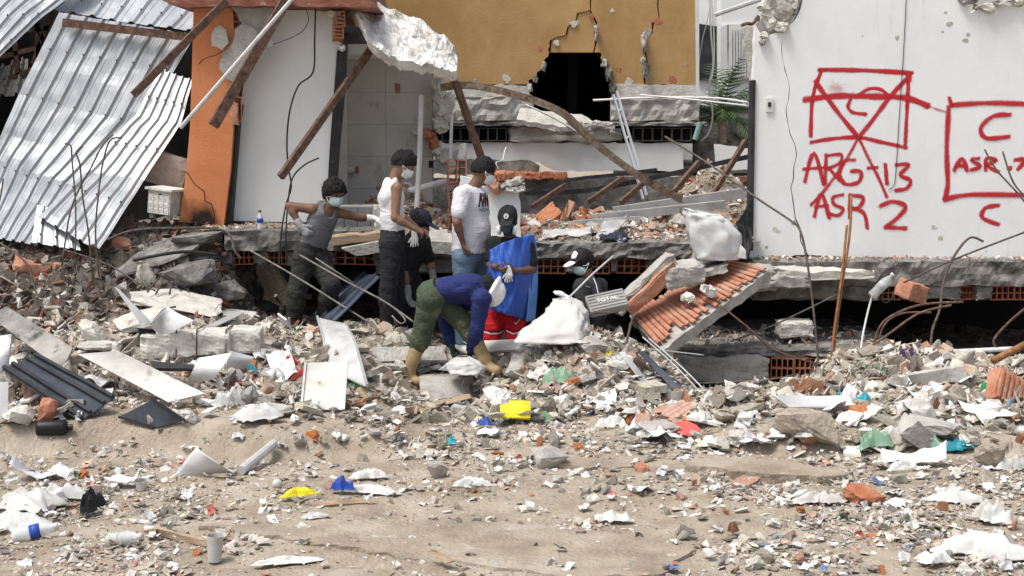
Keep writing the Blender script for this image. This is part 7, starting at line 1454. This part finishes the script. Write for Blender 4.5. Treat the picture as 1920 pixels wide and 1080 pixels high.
for i, (px, py, w, d, h, m, lb) in enumerate(((1676, 834, .34, .22, .2, 'plastic_white', 'white stuffed bag left of the slanting block'), (1840, 1040, .42, .3, .2, 'plastic_white', 'bulging white bag at the lower right'), (1535, 940, .26, .18, .10, 'plastic_white', 'white crushed carton on the dirt at right'), (1800, 940, .3, .16, .10, 'plastic_white', 'white crushed bottle near the right edge'), (1748, 1052, .2, .14, .09, 'plastic_white', 'cream crushed bottle beside the bulging bag'), (885, 910, .20, .12, .09, 'plastic_clear', 'crushed clear bottle in the rubble strip'), (700, 922, .34, .14, .07, 'plastic_white', 'flat white rag in the rubble strip'), (695, 895, .2, .14, .09, 'plastic_white', 'white crumpled bag beside the white rag'), (752, 772, .18, .14, .07, 'plastic_white', 'white crumpled plate left of the timber plank'), (795, 780, .16, .1, .08, 'plastic_clear', 'crumpled clear bag beside the timber plank'), (1150, 800, .2, .14, .14, 'plastic_clear', 'torn milky bag right of the yellow box'), (430, 760, .24, .18, .22, 'plastic_clear', 'milky bag with green print below the plank panel'), (490, 780, .5, .3, .14, 'plastic_white', 'spread white plastic below the pale board'), (350, 628, .14, .12, .1, 'plastic_white', 'white scrap behind the concrete beam'), (512, 712, .2, .2, .16, 'plastic_clear', 'clear plastic bag left of the pale board'), (60, 948, .5, .3, .16, 'plastic_white', 'heap of white and green bags at the left edge'), (30, 985, .4, .3, .14, 'plastic_clear', 'clear green printed bag at the left edge'), (110, 935, .3, .2, .14, 'plastic_white', 'white bag right of the heap of bags'), (590, 970, .16, .08, .05, 'plastic_white', 'small white spout lying on the dirt'), (1862, 978, .24, .14, .2, 'plastic_white', 'white spiky plastic piece at right'), (1340, 835, .26, .16, .12, 'plastic_white', 'two crushed cream cups below the coral lid'), (1690, 880, .2, .1, .1, 'plastic_clear', 'clear wrapper below the slanting block'), (535, 1054, .34, .12, .05, 'plastic_white', 'cream rag at the bottom edge'), (1150, 975, .2, .12, .09, 'plastic_white', 'cream shell like scrap on the bare dirt'), (1460, 755, .26, .2, .16, 'plastic_clear', 'clear tub left of the big rock'), (1905, 880, .2, .16, .16, 'plastic_white', 'white bag at the right edge'), (740, 636, .20, .14, .10, 'plastic_white', 'white bag at the heel of the white vest man'))):
    bag(px, py, w, d, h, m, lb, i + 11, rnd(-.5, .5))
for i, (px, py, w, h, m, lb, cat) in enumerate(((640, 920, .16, .08, 'col_blue', 'crumpled blue wrapper in the rubble strip', 'wrapper'), (560, 930, .2, .05, 'col_yellow', 'lime yellow plastic scrap on the dirt', 'plastic scrap'), (174, 958, .2, .12, 'col_black', 'crumpled black plastic on the dirt at left', 'plastic scrap'), (846, 832, .12, .05, 'col_cyan', 'small cyan plastic ring above the rubble strip', 'plastic scrap'), (1400, 772, .16, .06, 'col_lime', 'lime green scrap left of the big rock', 'plastic scrap'), (1578, 748, .18, .06, 'col_teal', 'teal scrap right of the perforated strip', 'plastic scrap'), (1620, 756, .16, .07, 'col_cyan', 'blue green scrap beside the teal scrap', 'plastic scrap'), (1832, 708, .16, .08, 'col_pink', 'pink scrap above the papers at the right', 'plastic scrap'), (1846, 740, .12, .1, 'col_green', 'green cap left of the ridged brick', 'plastic scrap'), (1050, 722, .26, .14, 'col_glass_green', 'green translucent bag on the mound', 'plastic bag'), (1642, 842, .26, .14, 'col_glass_green', 'green printed bag below the white stuffed bag', 'plastic bag'), (1740, 838, .24, .1, 'col_glass_green', 'green wrapper under the slanting block', 'wrapper'), (1790, 842, .3, .06, 'col_teal', 'blue plastic crate piece on the right slope', 'plastic scrap'), (1380, 745, .2, .06, 'col_coral', 'red tray piece behind the clear tub', 'plastic scrap'), (470, 702, .14, .08, 'col_teal', 'teal cloth scrap among the panels', 'cloth'), (545, 690, .12, .1, 'col_red', 'red cloth scrap left of the pale board', 'cloth'), (560, 712, .14, .08, 'col_coral', 'coral cloth scrap beside the red one', 'cloth'), (1005, 672, .12, .05, 'col_yellow', 'yellow scrap behind the grey sloping slab', 'plastic scrap'), (1140, 668, .12, .05, 'col_yellow', 'yellow scrap on the mound below the tool case', 'plastic scrap'), (910, 798, .14, .06, 'col_blue', 'blue and white wrapper left of the yellow box', 'wrapper'), (1170, 606, .3, .12, 'col_navy', 'dark cloth heap at the foot of the tile slab', 'cloth'), (1216, 636, .26, .10, 'col_purple', 'purple black cloth on the tile slab corner', 'cloth'), (1120, 606, .24, .10, 'col_navy', 'dark blue cloth below the tool case', 'cloth'), (1700, 680, .2, .12, 'col_purple', 'dark purple lid at the foot of the gap', 'lid'), (668, 728, .14, .06, 'col_green', 'green glass bit right of the pale board', 'plastic scrap'), (1500, 750, .5, .16, 'col_brown', 'brown shoe shaped leather piece behind the big rock', 'leather'), (830, 695, .06, .05, 'col_purple', 'dark purple bit on the concrete slab', 'cloth'), (290, 690, .2, .04, 'col_yellow', 'small yellow scrap on the dark plank', 'plastic scrap'), (1375, 996, .1, .05, 'col_brown', 'brown leaf bit on the dirt at right', 'scrap'))):
    v, f = crumple(i + 50, 1., 8, 30); R_ = Euler((rnd(-.2, .2), rnd(-.2, .2), rnd(-.7, .7))).to_matrix(); c = Q(px, py, .03); w *= 1.15; h *= 1.3
    mk('litter_scrap' if cat != 'cloth' else 'cloth_scrap', MB().add([c + R_ @ Vector((x * w, y * w * .6, z * h)) for x, y, z in v], f), m, label=lb, cat=cat)
yb = thing('yellow_box', Q(966, 784, .0), 'crushed bright yellow box on the mound edge', 'box'); c = Q(966, 772, .10); R = Euler((.9, .05, .05)).to_matrix()
mk('box_front', MB().rough(c, (.235, .115, .03), 4, .006, 6, R, 2), 'col_yellow', yb); mk('box_flap', MB().rough(c + Vector((.03, .05, .05)), (.16, .05, .02), 3, .006, 6, R, 3), 'col_yellow', yb)
mk('coral_lid', MB().lathe([(.0, 0), (.105, 0), (.11, .012), (.10, .022), (.0, .02)], 20, Q(1285, 806, .05), Euler((.25, .1, 0)).to_matrix()), 'col_coral', label='round coral red lid on the right edge of the mound', cat='lid', sm=False)
def cup(px, py, r_, h, m, label, rot=(0, 0, 0)):
    o = mk('plastic_cup', MB().lathe([(r_ * .75, 0), (r_, h), (r_ * .93, h), (r_ * .68, .008)], 16, Q(px, py, .01), Euler(rot).to_matrix()), m, label=label, cat='cup'); return o
cup(1262, 762, .085, .14, 'plastic_white', 'white tub standing left of the coral lid')
cup(402, 1052, .045, .14, 'plastic_white', 'tapered white cup standing on the dirt at the lower left', (0, .05, 0))
cup(266, 918, .04, .06, 'plastic_white', 'small cream cup among the torn white scraps', (.1, 0, 0))
mk('white_ball', MB().blob(Q(520, 916, .0) + Vector((0, 0, .03)), (.066, .066, .066), .0, 1, 3), 'plastic_white', label='small white ball on the dirt', cat='ball', sm=True)
cn = thing('black_canister', Q(100, 806, .0), 'black plastic canister lying at the foot of the ribbed panel', 'canister'); c = Q(98, 802, .06)
mk('canister_body', MB().lathe([(.02, -.11), (.05, -.105), (.055, -.09), (.055, .08), (.045, .1), (.02, .105)], 16, c, Euler((0, PI / 2, .1)).to_matrix()), 'col_black', cn, sm=True); mk('canister_cap', MB().lathe([(.022, .105), (.022, .14)], 12, c, Euler((0, PI / 2, .1)).to_matrix()), 'col_black', cn)
bottle(205, 1012, 8, 1.2, (0, 1.35, -.5), 'plastic_clear', 'clear plastic bottle lying on the dirt at the lower left', 'plastic_white', 'plastic_clear', at=Q(205, 1012, .03))
bottle(40, 1004, 8, 1.2, (0, 1.4, .3), 'plastic_clear', 'clear plastic bottle with blue label lying at the left edge', 'plastic_white', 'col_blue', at=Q(24, 1006, .03))
rod('thin_wire', [(240, 1008, 8.0), (330, 982, 8.2), (395, 980, 8.25)], .006, 'cable', 'thin black wire lying on the dirt above the tapered plank', 'wire')
rod('thin_stick', [(790, 983, 8.3), (838, 977, 8.35)], .009, 'rust_bright', 'small red stick lying on the bare dirt', 'stick')
# ---------------------------------------------------------------- say which piece is which: by size and by the nearest landmark
def pix(p):
    d = Vector(p) - Vector((0, 0, CAMZ)); k = d.dot(FW); return (960 + F * d.x / k, 540 - F * d.dot(UP) / k)
LM = [('yellow box', 966, 772), ('coral lid', 1285, 806), ('white tub', 1262, 745), ('big earthy rock', 1508, 798), ('ridged brick', 1890, 738), ('pink scrap', 1832, 708), ('purple lid', 1700, 680), ('brown rebars', 1560, 740), ('grey trough', 1757, 702), ('large papers', 1735, 742),
      ('white stuffed bag', 1676, 834), ('slanting block', 1716, 812), ('bulging white bag', 1840, 1040), ('curled paper sheet', 380, 870), ('split pipe', 485, 856), ('black canister', 98, 802), ('ribbed panel', 110, 730), ('plank panel', 265, 705), ('dark board', 285, 780), ('pale board', 608, 725), ('foil board', 640, 655),
      ('concrete beam', 390, 640), ('foil sheet', 312, 602), ('left yellow boot', 765, 700), ('right yellow boot', 905, 680), ('concrete slab', 832, 722), ('timber plank', 825, 756), ('white bundle', 872, 690), ('red shorts', 945, 605), ('white sack', 1040, 600), ('tool case', 1138, 568), ('tile slab', 1310, 560), ('metal strip', 1195, 700),
      ('teal scrap', 1578, 748), ('lime scrap', 1400, 772), ('green bag', 1050, 722), ('cyan ring', 846, 832), ('blue wrapper', 640, 920), ('lime yellow scrap', 560, 930), ('white ball', 520, 916), ('black plastic', 174, 958), ('tapered plank', 335, 1005), ('white cup', 402, 1035), ('lying clear bottle', 215, 1010), ('heap of bags', 60, 948),
      ('white rag', 700, 922), ('rounded grey rock', 1028, 860), ('red stick', 814, 980), ('plank end', 825, 1044), ('cream shell scrap', 1150, 975), ('crushed carton', 1535, 940), ('reddish brick lump', 1620, 930), ('cream crushed bottle', 1748, 1052), ('spiky plastic piece', 1862, 978), ('crushed cups', 1340, 835), ('cream rag', 535, 1054),
      ('orange column', 385, 400), ('beam block', 360, 516), ('flat block', 368, 448), ('sheet ends', 150, 465), ('standing wires', 160, 430), ('far left brick', 52, 500), ('pale wedge stone', 274, 514), ('white plastic sheet', 1060, 436), ('metal flap', 1145, 430), ('metal channels', 1250, 392), ('plastic bag', 1335, 430), ('wall stub', 940, 400),
      ('upright pipe', 785, 390), ('roll holder', 660, 318), ('block stack', 856, 390), ('white vest man', 735, 420), ('lower slab', 1390, 680), ('perforated strip', 1520, 752), ('blue crate piece', 1790, 842), ('clear tub', 1460, 755), ('crushed clear bottle', 885, 910), ('short lath', 640, 941)]
taken = {}
for o, what, zone, size in sorted(PIECES, key=lambda q: -q[3]):
    x, y = pix(o.location); near = sorted(LM, key=lambda q: (q[1] - x) ** 2 + (1.6 * (q[2] - y)) ** 2)[:6]; ps = size * F / o.location.y
    sz = 'large' if ps > 30 else 'medium' if ps > 19 else 'small'; best = None
    for nm, lx, ly in near:
        dx, dy = x - lx, y - ly; r_ = math.hypot(dx, dy)
        pos = ('right of' if dx > 0 else 'left of') if abs(dx) > 1.2 * abs(dy) else ('in front of' if dy > 0 else 'behind')
        dist = 'just ' if r_ < 45 else '' if r_ < 110 else 'well '
        for adj in ('', ' ' + ('tilted' if abs(o.rotation_euler.x) + abs(o.rotation_euler.y) > .8 else 'flat lying')):
            lb = ('%s%s %s %s%s the %s' % (sz, adj, what, dist, pos, nm)).replace('  ', ' ')
            if lb not in taken: best = lb; break
        if best: break
    best = best or lb; taken[best] = 1; o['label'] = best
